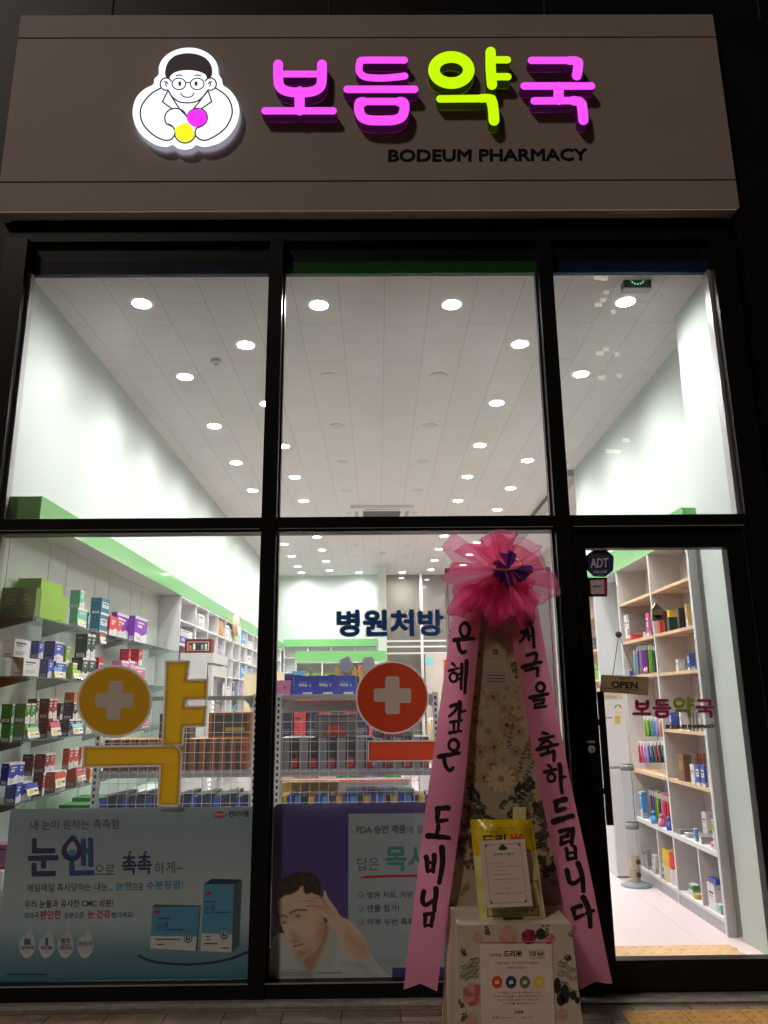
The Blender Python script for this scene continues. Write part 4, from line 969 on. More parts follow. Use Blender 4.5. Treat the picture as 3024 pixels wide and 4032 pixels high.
# right rack
for k in range(8):
    carton('supplement_box', 'dark grey supplement box with a red mark on the middle wire rack, %s from the left' % ORD[k], 'box', (-.622 + k * .130, MY + .19, 1.106), 0, .122, .34, .205, 'card_charcoal', 'plain', group='row of dark grey supplement boxes on the middle rack', top='card_grey')
for o in [x for x in COL.objects if x.name.startswith('supplement_box')]:
    band(o, 'card_grey', -.061, .0, 0.0, .203, .34); band(o, 'card_red', .02, .058, .01, .07, .34)
for x, lab, w in ((-.31, 'grey clear box with a printed orange slice, left of the red circle sticker', .29), (.10, 'grey clear box with half a printed orange slice, below the red circle sticker', .29)):
    carton('citrus_box', lab, 'box', (x, MY + .17, 1.314), 0, w, .2, .155, 'card_grey', 'citrus', top='card_white', text=[('고려은단 비타민 C 1000', -.45, .62, .60, .75, 'print_dark', .01)] if x < 0 else None)
for k in range(3):
    carton('blue_medicine_box', 'royal blue medicine box with white lettering on top of the middle rack, %s from the left' % ORD[k], 'medicine box', (-.531 + k * .1475, MY + .20, 1.607), 0, .146, .17, .132, 'card_royal', 'plain', group='royal blue boxes on top of the middle rack',
           text=[('터비뉴', -.58, .28, .40, .60, 'card_white', .03), ('겔', .40, .62, .40, .58, 'card_aqua', .02), ('━━━━━━', -.58, .35, .66, .68, 'card_aqua', 0), ('▬▬▬', -.2, .75, .02, .12, 'card_white', 0)])
for i, (x, w, h, m_, lab) in enumerate(((-.665, .055, .15, 'card_royal', 'violet and white box at the left end on top of the middle rack'), (-.685, .09, .10, 'card_pink', 'pink medicine box beside the three royal blue boxes'))):
    carton('medicine_box', lab, 'medicine box', (x, MY + (.33 if i == 0 else .13), 1.607), 0, w + .01, .12, h, m_, 'print' if i == 0 else 'plain', seed=90 + i, text=None if i == 0 else [('엣스', .1, .6, .35, .65, 'card_crimson', .02)])
carton('medicine_box', 'clear pale blue box behind the pink box on top of the middle rack', 'medicine box', (-.60, MY + .34, 1.607), 0, .09, .1, .175, 'card_aqua', 'print', seed=93)
# yellow shelf-top display cards with a cloud-shaped cut-out
for k, (x, lab) in enumerate(((-.245, 'yellow cardboard display with a grey cloud shaped card, left of the red circle'), (-.065, 'yellow cardboard display with a grey cloud shaped card, partly hidden by the red circle'))):
    t = thing('cardboard_display', lab, 'display stand', (x, MY + .34, 1.607))
    m_ = MB(); m_.box(-.078, .078, 0, .05, 0, .205, 'card_yellow'); m_.obj('box', t)
    m_ = MB(); pts = []
    for j in range(36):
        an = 2 * math.pi * j / 36; r_ = 1 + .10 * math.cos(5 * an + k); pts.append((.002 - .01 * k + .052 * r_ * math.cos(an), -.012, .215 + .062 * r_ * math.sin(an)))
    m_.prism(pts, (0, .003, 0), 'card_grey', back=True); m_.box(-.01, .01, -.009, -.001, .1, .17, 'card_grey'); m_.obj('cut_out_card', t)
for k in range(22):
    carton('booklet_box', 'thin blue or yellow box on the lower ledge of the middle rack, %s from the left' % ORD[k], 'box', (-.655 + k * .0475, MY + .17, .796), 0, .040, .30, .125 + .006 * (k % 2), ('card_yellow', 'card_blue', 'card_skyblue', 'card_navy')[k % 4], 'plain', group='row of thin boxes on the lower ledge of the middle rack', top=('card_yellow', 'card_blue', 'card_skyblue', 'card_grey')[k % 4], seed=k)
carton('tray', 'yellow tray behind the thin boxes on the lower ledge of the middle rack', 'tray', (-.50, MY + .40, .796), 0, .42, .1, .19, 'card_yellow', 'plain')
for k in range(4):
    carton('flat_box', 'flat glossy blue pack lying on the thin boxes, %s from the left' % ORD[k], 'packet', (-.18 + k * .12, MY + .24 + .01 * k, .930 + .0), R(6 * (k % 2)), .11, .24, .022, ('card_skyblue', 'card_blue', 'card_skyblue', 'card_aqua')[k], 'plain', group='flat glossy packs on the middle rack')

# ------------------------------------------------------------------ second gondola further inside
GY = 2.45
t = thing('gondola_shelf', 'white gondola shelving with red price rails behind the wire racks', 'shelf unit', (-.55, GY + .2, FZ))
m_ = MB(); m_.box(-1.0, .28, GY + .43, GY + .45, FZ, 1.62, 'white_metal'); wpart(m_, 'back_panel', t)
for x in (-1.01, .29):
    m_ = MB(); m_.box(x - .015, x + .015, GY + .40, GY + .46, FZ, 1.66, 'white_metal'); wpart(m_, 'post', t)
for z in (.52, .90, 1.25, 1.60):
    m_ = MB(); m_.box(-.99, .27, GY, GY + .425, z - .014, z, 'white_metal'); m_.box(-.99, .27, GY - .006, GY - .0005, z - .03, z + .004, 'card_scarlet'); m_.box(-.99, .27, GY - .0075, GY - .0065, z - .012, z + .001, 'card_white'); wpart(m_, 'shelf', t)
kk = 0
xs = -1.36
gl = ['red and navy medicine box', 'navy and red medicine box']
for k in range(11):
    carton('medicine_box', '%s in the middle row of the gondola behind the wire racks, %s from the left' % (gl[k % 2], ORD[k]), 'medicine box', (-.93 + k * .112, GY + .12, 1.251), 0, .104, .2, .21, 'card_navy' if k % 2 else 'card_red', 'print', group='red and navy boxes in the gondola', seed=200 + k)
for k, (m_, h, w, lab) in enumerate((('card_white', .15, .2, 'white and green'), ('card_palegreen', .17, .16, 'pale green'), ('card_white', .12, .15, 'plain white'), ('card_black', .2, .26, 'tall black'), ('card_pine', .18, .2, 'dark green'), ('card_maroon', .19, .2, 'maroon'), ('card_white', .14, .2, 'white printed'))):
    carton('carton', '%s carton on the top board of the gondola behind the wire racks' % lab, 'carton', (-.88 + k * .175, GY + .2, 1.601), 0, w * .8, .2, h, m_, 'print', seed=220 + k)
for k, (m_, h, w, lab) in enumerate((('card_cream', .17, .26, 'cream'), ('card_tan', .16, .28, 'tan'), ('card_cream', .13, .22, 'beige'), ('card_green', .2, .24, 'green leaf printed'), ('card_lilac', .18, .14, 'lilac flower printed'), ('card_green', .19, .2, 'bright green'))):
    carton('carton', '%s carton in the lower row of the gondola behind the wire racks' % lab, 'carton', (-.85 + k * .195, GY + .16, .901), 0, w * .72, .2, h, m_, 'print', seed=240 + k)
# cream cartons and a jar on the low stand right of the gondola
t = thing('low_stand', 'white low stand right of the gondola, carrying cream cartons and a jar', 'stand', (.62, 2.5, FZ))
m_ = MB(); m_.box(.36, .95, 2.3, 2.7, FZ, .80, 'melamine'); m_.box(.36, .95, 2.42, 2.7, .80, 1.20, 'melamine'); wpart(m_, 'body', t)
carton('carton', 'cream carton with a small leaf print on the low white stand', 'carton', (.60, 2.36, .801), 0, .26, .1, .24, 'card_cream', 'print', seed=260)
t = thing('jar', 'cream screw top jar on the low white stand', 'jar', (.50, 2.55, 1.201))
m_ = MB(); m_.lathe((0, 0, 0), [(.062, 0), (.066, .02), (.066, .15), (.05, .175)], 'card_cream', n=24); m_.obj('body', t)
m_ = MB(); m_.lathe((0, 0, .175), [(.052, 0), (.052, .03), (0, .032)], 'card_white', n=24); m_.obj('lid', t)
# green fronted counter far behind
t = thing('counter', 'white and green service counter in the middle of the shop', 'counter', (-1.2, 5.6, FZ))
m_ = MB(); m_.box(-1.75, -.2, 5.4, 6.0, FZ, 1.10, 'melamine'); wpart(m_, 'body', t)
m_ = MB(); m_.box(-1.45, -.75, 5.385, 5.398, .2, 1.0, 'gloss_green'); wpart(m_, 'front_panel', t)
m_ = MB(); m_.box(-1.8, -.15, 5.35, 6.05, 1.10, 1.13, 'melamine'); wpart(m_, 'top', t)

# ------------------------------------------------------------------ dispensary at the back
t = thing('back_bulkhead', 'glossy green band along the back wall above the dispensary shelves', 'bulkhead', (-1.1, BY, 2.77))
m_ = MB(); m_.box(FX, -.01, BY - .235, BY, 2.775, 2.925, 'melamine'); wpart(m_, 'soffit_box', t)
m_ = MB(); m_.box(FX + .001, -.012, BY - .245, BY - .2355, 2.772, 2.93, 'gloss_green'); wpart(m_, 'fascia', t)
t = thing('pigeonhole_shelf', 'white pigeonhole shelving on the back wall under the green band', 'shelf unit', (-1.1, BY, FZ))
m_ = MB(); m_.box(FX, -.02, BY - .01, BY - .001, FZ, 2.77, 'melamine'); wpart(m_, 'back_panel', t)
for x in (-2.1, -1.58, -1.055, -.53, -.025):
    m_ = MB(); m_.box(x - .012, x + .012, BY - .235, BY - .011, FZ, 2.77, 'melamine'); wpart(m_, 'upright', t)
for z in (1.0, 1.4, 1.8, 2.2, 2.52):
    m_ = MB(); m_.box(-2.088, -.037, BY - .23, BY - .011, z - .01, z + .01, 'melamine'); wpart(m_, 'shelf_board', t)
DY = 10.5
t = thing('dispensary_cabinet', 'white open cabinet with a broad green header in front of the back wall', 'cabinet', (-.75, DY + .2, FZ))
m_ = MB(); m_.box(-1.62, .165, DY, DY + .02, 2.322, 2.52, 'gloss_green'); m_.box(.14, .165, DY + .02, DY + .4, 1.5, 2.52, 'gloss_green'); wpart(m_, 'header', t)
m_ = MB(); m_.box(-1.6, .0, DY + .38, DY + .40, FZ, 2.32, 'melamine'); wpart(m_, 'back_panel', t)
for x in (-1.60, -1.09, -.55, -.05):
    m_ = MB(); m_.box(x - .015, x + .015, DY + .002, DY + .379, FZ, 2.32, 'melamine'); wpart(m_, 'upright', t)
for z in (1.2, 1.62, 2.0, 2.31):
    m_ = MB(); m_.box(-1.584, -.066, DY + .004, DY + .378, z - .012, z + .0, 'melamine'); wpart(m_, 'shelf_board', t)
for k, (x, w, h, m_, lab) in enumerate(((-1.45, .2, .10, 'card_lime', 'lime green stack of packs in the left cell'), (-1.18, .18, .10, 'card_lime', 'lime green stack of packs right in the left cell'), (-.92, .24, .09, 'card_lime', 'lime green stack of packs in the middle cell'), (-.28, .22, .26, 'card_rose', 'rose red stack of packs in the right cell'), (-.66, .14, .2, 'card_rose', 'rose red pack beside the cloud card'))):
    carton('packet_stack', lab + ' of the dispensary cabinet', 'packets', (x, DY + .16, 2.001), 0, w, .2, h, m_, 'print', seed=280 + k)
t = thing('fabric_cover', 'cream cloth draped over equipment left of the dispensary cabinet', 'cloth', (-1.62, 7.0, FZ))
m_ = MB(); n = 14; vs_ = []; fs_ = []
for j in range(6):
    for i in range(n + 1):
        x = -2.0 + .62 * i / n; vs_.append((x + .62 - .0, 7.0 - .02 * math.sin(i * 1.7) * (j / 5) - .05 * j / 5, 1.98 - .10 * j * 1.6 - (.02 * math.sin(i * .9) if j == 0 else 0)))
for j in range(5):
    for i in range(n): a = j * (n + 1) + i; fs_.append((a, a + 1, a + n + 2, a + n + 1))
m_.mesh([(x - .62, y, z) for x, y, z in vs_], fs_, 'card_cream', True); m_.box(-1.98, -1.40, 7.01, 7.4, FZ, 1.93, 'melamine'); wpart(m_, 'cloth', t)
# glazed partition and door on the right of the back wall
t = thing('glass_partition', 'dark glazed partition with white metal bars and a door at the back right', 'partition', (1.2, BY - .3, FZ))
m_ = MB()
for z in (2.87, 2.745, 2.60): m_.box(.19, 3.2, BY - .30, BY - .26, z - .018, z + .018, 'white_metal')
for x in (.985, 2.1): m_.box(x - .03, x + .03, BY - .31, BY - .262, FZ, CZ, 'white_metal')
wpart(m_, 'frame', t)
m_ = MB(); m_.box(1.05, 1.95, BY - .31, BY - .27, FZ, 2.60, 'beige_wall'); wpart(m_, 'door', t)
m_ = MB(); m_.disc((1.14, BY - .312, 2.42), .10, 'card_aqua', n=8, axis='y'); wpart(m_, 'sticker', t)
m_ = MB(); m_.box(1.45, 1.85, BY - .315, BY - .311, 1.3, 2.45, 'card_red'); wpart(m_, 'notice', t)

# ------------------------------------------------------------------ right wall shelves, seen through the door
X1 = 2.243
t = thing('right_bulkhead', 'glossy green bulkhead above the wooden shelves on the right', 'bulkhead', (X1, .9, 2.72))
m_ = MB(); m_.box(X1 + .006, RX, .80, 4.6, 2.725, 2.92, 'melamine', ym='gloss_green'); wpart(m_, 'soffit_box', t)
m_ = MB(); m_.box(X1, X1 + .005, .79, 4.6, 2.72, 2.925, 'gloss_green'); wpart(m_, 'fascia', t)
RD = [.800, 1.605, 2.465]
t = thing('wooden_shelf_unit', 'white shelf unit with pale wood boards on the right wall behind the door', 'shelf unit', (2.4, 1.6, FZ))
m_ = MB(); m_.box(RX - .012, RX - .002, .80, 2.47, .145, 2.718, 'melamine_shelf'); wpart(m_, 'back_panel', t)
for k, y in enumerate(RD):
    m_ = MB(); m_.box(X1, RX - .013, y - .012, y + .012, .06, 2.718, 'melamine_shelf', xm='trim_white', ym='end_grey' if k == 0 else 'melamine_shelf'); wpart(m_, 'upright', t)
m_ = MB(); m_.box(X1 - .003, 2.302, .765, .786, .06, 2.718, 'end_grey'); wpart(m_, 'end_panel', t)
for i in range(2):
    for z in ((2.409, 2.062, 1.755, .957) if i else (2.409, 2.062, 1.755, 1.327, .957)):
        m_ = MB(); m_.box(X1 + .004, RX - .013, RD[i] + .0125, RD[i + 1] - .0125, z - .024, z, 'wood_edge'); wpart(m_, 'shelf_board', t)
        m_ = MB(); yc = (RD[i] + RD[i + 1]) / 2; m_.prism([(X1 + .06, yc - .006, z - .025), (RX - .014, yc - .006, z - .025), (RX - .014, yc - .006, z - .10), (RX - .04, yc - .006, z - .045)], (0, .012, 0), 'grey_metal', back=True); wpart(m_, 'bracket', t)
m_ = MB(); m_.box(X1 - .004, RX - .013, RD[0] + .0125, RD[2] - .0125, .53, .562, 'trim_white'); wpart(m_, 'shelf_board', t)
m_ = MB(); m_.box(X1 + .001, RX - .013, RD[0] + .0125, RD[2] - .0125, .135, .158, 'trim_white'); wpart(m_, 'shelf_board', t)
for y in (1.15, 1.968):
    m_ = MB(); m_.box(X1 + .002, RX - .013, y - .008, y + .008, .1585, .5295, 'melamine_shelf', xm='trim_white'); wpart(m_, 'upright', t)
m_ = MB(); m_.box(X1 + .006, X1 + .02, RD[0] + .012, RD[2] - .013, .06, .134, 'plinth'); wpart(m_, 'plinth', t)
# further unit, and its white side
t = thing('wooden_shelf_unit', 'far white shelf unit with wood boards behind the white fridge on the right', 'shelf unit', (2.4, 3.8, FZ))
m_ = MB(); m_.box(2.205, RX - .002, 3.12, 3.145, .06, 2.718, 'trim_white'); wpart(m_, 'upright', t)
m_ = MB(); m_.box(2.205, RX - .002, 4.55, 4.575, .06, 2.718, 'trim_white'); wpart(m_, 'upright', t)
m_ = MB(); m_.box(RX - .012, RX - .002, 3.146, 4.549, .06, 2.718, 'melamine_shelf'); wpart(m_, 'back_panel', t)
for z in (.56, .957, 1.327, 1.755, 2.062, 2.409):
    m_ = MB(); m_.box(X1 + .004, RX - .013, 3.146, 4.549, z - .024, z, 'wood_edge'); wpart(m_, 'shelf_board', t)
for k, (y, w, h, z, m_, lab) in enumerate(((3.5, .5, .12, 2.063, 'card_black', 'black carton on the far wooden shelf above the lime packs'), (3.45, .5, .13, 1.756, 'card_lime', 'lime and white pack on the far wooden shelf'), (3.5, .6, .26, 1.328, 'card_skyblue', 'sky blue tall packs on the far wooden shelf'), (3.5, .5, .2, .958, 'card_cream', 'cream and red packs on the far wooden shelf'))):
    carton('packet', lab, 'packet', (X1 + .1, y, z), R(-90), w, .16, h, m_, 'print', seed=300 + k)

# white fridge with labels on its front
t = thing('white_fridge', 'white two door fridge with an energy label at the end of the wooden shelves', 'fridge', (2.2, 2.8, FZ))
m_ = MB(); m_.box(2.045, 2.235, 2.50, 3.09, FZ, 1.552, 'white_metal'); wpart(m_, 'body', t)
m_ = MB(); m_.box(2.048, 2.232, 2.475, 2.498, .975, 1.55, 'trim_white'); up_d = wpart(m_, 'door', t)
m_ = MB(); m_.box(2.048, 2.232, 2.475, 2.498, FZ + .02, .955, 'trim_white'); wpart(m_, 'door', t)
f2 = onY(zm(2350, 2700, 600), 2.474)
m_ = MB(); c_ = f2(232, 240); rr_ = abs(f2(270, 240).x - c_.x)
for k, cc in enumerate(('card_green', 'card_lime', 'tag_yellow', 'card_orange', 'card_red')):
    a0, a1 = math.pi * (1 - k / 5), math.pi * (1 - (k + 1) / 5)
    m_.face([c_ + Vector((math.cos(a0) * rr_, 0, math.sin(a0) * rr_)), c_ + Vector((math.cos((a0 + a1) / 2) * rr_, 0, math.sin((a0 + a1) / 2) * rr_)), c_ + Vector((math.cos(a1) * rr_, 0, math.sin(a1) * rr_)), c_ + Vector((math.cos(a1) * rr_ * .6, 0, math.sin(a1) * rr_ * .6)), c_ + Vector((math.cos(a0) * rr_ * .6, 0, math.sin(a0) * rr_ * .6))], cc)
def rect(M, fn, x0, y0, x1, y1, mm, off=(0, 0, 0)): M.face([fn(x0, y1) + Vector(off), fn(x1, y1) + Vector(off), fn(x1, y0) + Vector(off), fn(x0, y0) + Vector(off)], mm)
rect(m_, f2, 193, 245, 272, 305, 'card_white'); rect(m_, f2, 200, 290, 265, 300, 'tag_yellow', (0, -.001, 0)); rect(m_, f2, 197, 325, 257, 415, 'tag_yellow'); rect(m_, f2, 215, 345, 240, 350, 'print_grey', (0, -.001, 0)); rect(m_, f2, 215, 385, 245, 392, 'print_grey', (0, -.001, 0))
rect(m_, f2, 100, 195, 180, 300, 'melamine'); rect(m_, f2, 98, 342, 168, 356, 'print_grey')
wsub(m_, 'energy_label', up_d)
carton('carton', 'yellow printed carton with red dots on top of the white fridge', 'carton', (2.14, 2.62, 1.553), 0, .17, .2, .10, 'card_cream', 'print', seed=310)
# used cup collector: clear tube, grey rings, round foot, paper cups inside
cx, cy = 2.118, 2.20
t = thing('cup_collector', 'clear tube cup collector with grey rings and a blue grey round foot, by the wooden shelves', 'cup collector', (cx, cy, FZ))
m_ = MB(); m_.lathe((0, 0, 0), [(.125, 0), (.125, .008), (.10, .022), (.055, .034), (.0, .036)], 'grey_plastic', n=40); m_.obj('foot', t)
m_ = MB(); m_.lathe((0, 0, 0), [(.050, .035), (.050, .92)], 'clear_plastic', n=32); m_.obj('tube', t)
for z in (.44, .905):
    m_ = MB(); m_.lathe((0, 0, z), [(.051, 0), (.057, .0), (.057, .05), (.051, .05)], 'grey_plastic', n=32); m_.obj('ring', t)
for k, (z, tilt) in enumerate(((.036, 0), (.135, .10))):
    q = thing('paper_cup', 'cream paper cup in the clear tube, %s' % ('lower one' if k == 0 else 'upper tilted one'), 'paper cup', (cx, cy, FZ + z)); q.rotation_euler = (0, tilt, 0)
    m_ = MB(); m_.lathe((0, 0, 0), [(.032, 0), (.043, .10), (.0455, .102), (.043, .105)], 'card_cream', n=24); m_.obj('cup', q)
    m_ = MB(); m_.face([(.02 * math.cos(j * .5) + .012, -.0435, .055 + .022 * math.sin(j * .5)) for j in range(13)], 'print_dark'); m_.obj('emblem', q)

Q1, Q2, Q3 = zm(2280, 2130, 600), zm(2350, 2700, 600), zm(2400, 3200, 600)
RXF = X1 + .018
def rb(zf, z, a, b, c, yt, yb, m, style, label, kind='medicine_box', cat='medicine box', seed=0, xf=RXF, dmax=.24):
    """a..b the narrow front facing the aisle, b..c the side towards the window"""
    Yf = aX(*zf(a, yb), xf).y; Yn = aX(*zf(b, yb), xf).y
    d = min(dmax, max(.012, aY(*zf(c, yb), Yn).x - xf))
    h = max(.02, aY(*zf(b, yt), Yn).z - z)
    carton(kind, label, cat, (xf + d / 2, (Yn + Yf) / 2, z + .0005), R(-90), max(.012, Yf - Yn - .002), d, h, m, style, seed=seed)
    return z + h
rb(Q1, 2.062, 528, 575, 700, 1012, 1068, 'card_red', 'plain', 'flat red box under the toothpaste boxes on the right shelf', seed=1)
rb(Q1, 2.085, 503, 527, 545, 808, 1005, 'card_white', 'label', 'white and red toothpaste box with a grey side, left one of two', 'toothpaste_box', 'toothpaste box', seed=2)
rb(Q1, 2.085, 528, 553, 730, 800, 1010, 'card_grey', 'label', 'white and red toothpaste box with a grey side, right one of two', 'toothpaste_box', 'toothpaste box', seed=3)
rb(Q1, 2.062, 700, 712, 748, 990, 1030, 'card_white', 'print', 'tiny white box beside the flat red box', seed=4)
rb(Q1, 2.062, 742, 765, 790, 785, 1018, 'card_magenta', 'label', 'pink upright box at the divider of the upper right shelf', seed=5)
rb(Q1, 2.062, 860, 885, 928, 870, 985, 'card_red', 'emblem', 'small red and gold box on the upper right shelf', seed=6)
rb(Q1, 2.062, 925, 938, 975, 765, 968, 'card_maroon', 'plain', 'tall dark red box behind the small red box', seed=7)
o_ = rb(Q1, 2.062, 963, 985, 1100, 830, 962, 'card_pine', 'plain', 'green tea carton with a yellow top on the upper right shelf', seed=8)
rb(Q1, o_, 963, 985, 1098, 752, 830, 'card_yellow', 'plain', 'yellow carton standing on the green tea carton', seed=9)
rb(Q1, 2.062, 1078, 1100, 1168, 728, 935, 'card_black', 'plain', 'black upright carton on the upper right shelf', seed=10)
rb(Q1, 2.062, 1170, 1190, 1228, 690, 912, 'card_gold', 'wave', 'yellow and grey upright pack at the near end of the upper right shelf', seed=11)
# toothbrush packs
def brush(zf, z, x, xb, yt, yb, c1, label, w=.05, hang=False, group='toothbrush packs on the right shelves', xf=RXF):
    q = aX(*zf(x, yb), xf); top = aX(*zf(x, yt), xf).z
    base = q.z if hang else z
    h = max(.06, top - base)
    t = thing('toothbrush_pack', label, 'toothbrush pack', (xf + .03, q.y, base + .0005), group, R(-52))
    m_ = MB(); m_.box(-w / 2, w / 2, 0, .002, 0, h, 'card_white' if hang else c1); m_.face([(-w / 2, -.0006, 0), (w / 2, -.0006, 0), (w / 2, -.0006, h * .28), (-w / 2, -.0006, h * .28)], c1 if hang else 'card_white'); m_.face([(-w / 2, -.0006, h * .8), (w / 2, -.0006, h * .8), (w / 2, -.0006, h * .9), (-w / 2, -.0006, h * .9)], c1); m_.obj('card', t)
    for sx in (-w * .24, w * .24):
        m_ = MB(); m_.tube([(sx, -.006, h * .04), (sx + .002, -.008, h * .35), (sx - .001, -.007, h * .65), (sx, -.006, h * .80)], .009, c1, 6, r2=.006); m_.box(sx - .005, sx + .005, -.014, -.004, h * .80, h * .96, 'card_white'); m_.obj('toothbrush', t)
    if hang:
        m_ = MB(); m_.tube([(0, .0025, h * .96), (0, .16, h * .96)], .0025, 'grey_metal', 6); m_.obj('peg', t)
    return t
for k, (x, yt, c1, nm) in enumerate(((600, 1178, 'card_aqua', 'aqua'), (640, 1130, 'card_purple', 'violet, left one'), (664, 1125, 'card_lilac', 'lilac'), (688, 1120, 'card_purple', 'violet, middle one'), (712, 1118, 'card_purple', 'violet, right one'), (738, 1115, 'card_charcoal', 'charcoal'), (765, 1118, 'card_lime', 'lime green'), (792, 1112, 'card_green', 'green'), (818, 1125, 'card_pine', 'dark green'))):
    brush(Q1, 1.755, x, 0, yt, 1440, c1, '%s toothbrush pack on the board below the toothpaste boxes' % nm)
rb(Q1, 1.755, 545, 560, 588, 1415, 1452, 'card_royal', 'plain', 'low blue tray in front of the toothbrush packs', seed=12)
t = thing('figurine', 'small pink and white round toothbrush stand figure on the shelf', 'figurine', (X1 + .05, aX(*Q1(752, 1420), X1 + .05).y, 1.7555))
m_ = MB(); m_.lathe((0, 0, 0), [(.0, 0), (.032, .004), (.036, .03), (.03, .055), (.0, .07)], 'card_pink', n=20); m_.obj('body', t)
m_ = MB(); m_.lathe((-.03, 0, .035), [(.0, -.01), (.018, 0), (.0, .012)], 'card_white', n=16, axis='x'); m_.obj('face_disc', t)
rb(Q1, 1.755, 1060, 1085, 1138, 1290, 1402, 'card_white', 'label', 'white box with a grey cuff picture on the right bay board', seed=13)
rb(Q1, 1.755, 1140, 1155, 1185, 1290, 1398, 'card_grey', 'print', 'grey narrow box between the white and the blue box', seed=14)
rb(Q1, 1.755, 1186, 1212, 1280, 1222, 1392, 'card_blue', 'label', 'blue box with an orange corner on the right bay board', seed=15)
# hanging packs
for k, (x, yt, c1, nm) in enumerate(((515, 335, 'card_lime', 'lime'), (560, 335, 'card_green', 'green'), (600, 338, 'card_skyblue', 'sky blue'), (645, 345, 'card_lilac', 'lilac'), (685, 360, 'card_orange', 'orange'))):
    brush(Q2, 1.2, x, 0, yt, 555, c1, '%s pack hanging in the upper row of pegs behind the door lettering' % nm, hang=True, group='hanging packs on the right shelf pegs')
for k, (x, yt, c1, nm) in enumerate(((455, 605, 'card_crimson', 'red pictured'), (485, 610, 'card_magenta', 'pink'), (515, 612, 'card_lilac', 'lilac'), (560, 610, 'card_blue', 'blue'), (600, 610, 'card_pine', 'deep green'), (640, 600, 'card_maroon', 'maroon'), (680, 600, 'card_black', 'black'), (725, 625, 'card_aqua', 'aqua'))):
    brush(Q2, 1.0, x, 0, yt, 840, c1, '%s pack hanging in the lower row of pegs' % nm, hang=True, group='hanging packs on the right shelf pegs')
rb(Q2, 1.327, 795, 815, 905, 290, 415, 'card_blue', 'label', 'blue box behind the door lettering on the right bay', seed=16)
rb(Q2, 1.327, 905, 925, 995, 290, 425, 'card_white', 'label', 'white box behind the door lettering on the right bay', seed=17)
for k in range(3): rb(Q2, 1.327, 1000 + k * 37, 1012 + k * 37, 1034 + k * 37, 290, 440, 'card_grey', 'print', 'grey upright box behind the door lettering, %s from the left' % ORD[k], seed=18 + k)
rb(Q2, 1.327, 1112, 1125, 1170, 360, 450, 'card_white', 'print', 'small white box at the near end behind the door lettering', seed=22)
rb(Q2, .957, 890, 960, 1050, 755, 1015, 'card_brown', 'emblem', 'brown and gold pouch box on the right bay board', seed=23, dmax=.1)
for k in range(3): rb(Q2, .957, 1085 + k * 40, 1108 + k * 40, 1122 + k * 40, 742, 1010, 'card_rust', 'print', 'rust brown upright pack at the back of the right bay, %s from the left' % ORD[k], seed=24 + k, xf=RXF + .12)
for k in range(3): rb(Q2, .957, 1030 + k * 55, 1060 + k * 55 + 10, 1092 + k * 60, 862 + k * 3, 1045 + k * 3, 'card_blue' if k else 'card_white', 'label', 'blue and white knee pad box on the right bay board, %s from the left' % ORD[k], seed=28 + k, dmax=.14)
rb(Q2, .957, 1220, 1232, 1252, 985, 1090, 'card_white', 'print', 'tiny white box at the near end of the right bay board', seed=32)
# lower left bay: toothbrush packs on the white board
rb(Q2, .562, 475, 510, 570, 1160, 1445, 'card_skyblue', 'wavetop', 'blue and white pack box left of the colourful toothbrush packs', seed=33)
for k, (x, c1, nm) in enumerate(((590, 'card_charcoal', 'charcoal'), (615, 'card_purple', 'violet'), (640, 'card_green', 'green'), (662, 'card_lime', 'lime'), (686, 'card_black', 'black'), (708, 'card_pink', 'pale pink'), (730, 'card_rose', 'rose'), (752, 'card_crimson', 'crimson'), (775, 'card_red', 'coral red'), (798, 'card_darkred', 'dark red'))):
    brush(Q2, .562, x, 0, 1130 + k * 9, 1470 + k * 9, c1, '%s toothbrush pack on the white board in the lower left bay' % nm)
for k, (x, y, c1, nm) in enumerate(((620, 1450, 'card_skyblue', 'pale blue'), (700, 1500, 'card_pink', 'pink'), (790, 1560, 'card_blue', 'blue'))):
    q = aX(*Q2(x, y), X1 + .012)
    t = thing('figurine', '%s little standing figure in front of the toothbrush packs' % nm, 'figurine', (X1 + .016, q.y, .5625))
    m_ = MB(); m_.lathe((0, 0, 0), [(0, 0), (.024, .0), (.028, .03), (.018, .06), (.0, .066)], c1, n=16); m_.obj('body', t)
    m_ = MB(); m_.lathe((0, 0, .064), [(0, 0), (.018, .012), (.014, .03), (0, .036)], c1, n=16); m_.obj('head', t)
rb(Q3, .562, 735, 775, 920, 190, 225, 'card_grey', 'print', 'long flat grey clear box on the white board of the right bay', seed=36)
rb(Q3, .562, 820, 855, 930, 228, 272, 'card_white', 'label', 'small white and orange box in front of the long clear box', seed=37, dmax=.1)
rb(Q3, .562, 925, 940, 975, 175, 290, 'card_skyblue', 'wave', 'blue and white bottle box on the right bay', seed=38, dmax=.05)
rb(Q3, .562, 1000, 1012, 1130, 268, 338, 'card_grey', 'print', 'low grey clear case on the right bay board', seed=39, dmax=.1)
rb(Q3, .60, 1022, 1070, 1150, 0, 240, 'card_white', 'label', 'tall white box with a navy base at the back of the right bay', seed=40, xf=RXF + .1)
rb(Q3, .562, 1130, 1150, 1195, 262, 345, 'card_white', 'print', 'white small box at the near end of the right bay board', seed=41, dmax=.1)
rb(Q3, .562, 1110, 1140, 1190, 328, 415, 'card_magenta', 'wave', 'pink small twin box at the near end of the right bay board', seed=42, dmax=.06)
rb(Q3, .64, 1128, 1148, 1190, 75, 260, 'card_lime', 'wave', 'green and white box standing at the near end of the right bay', seed=43, dmax=.06)
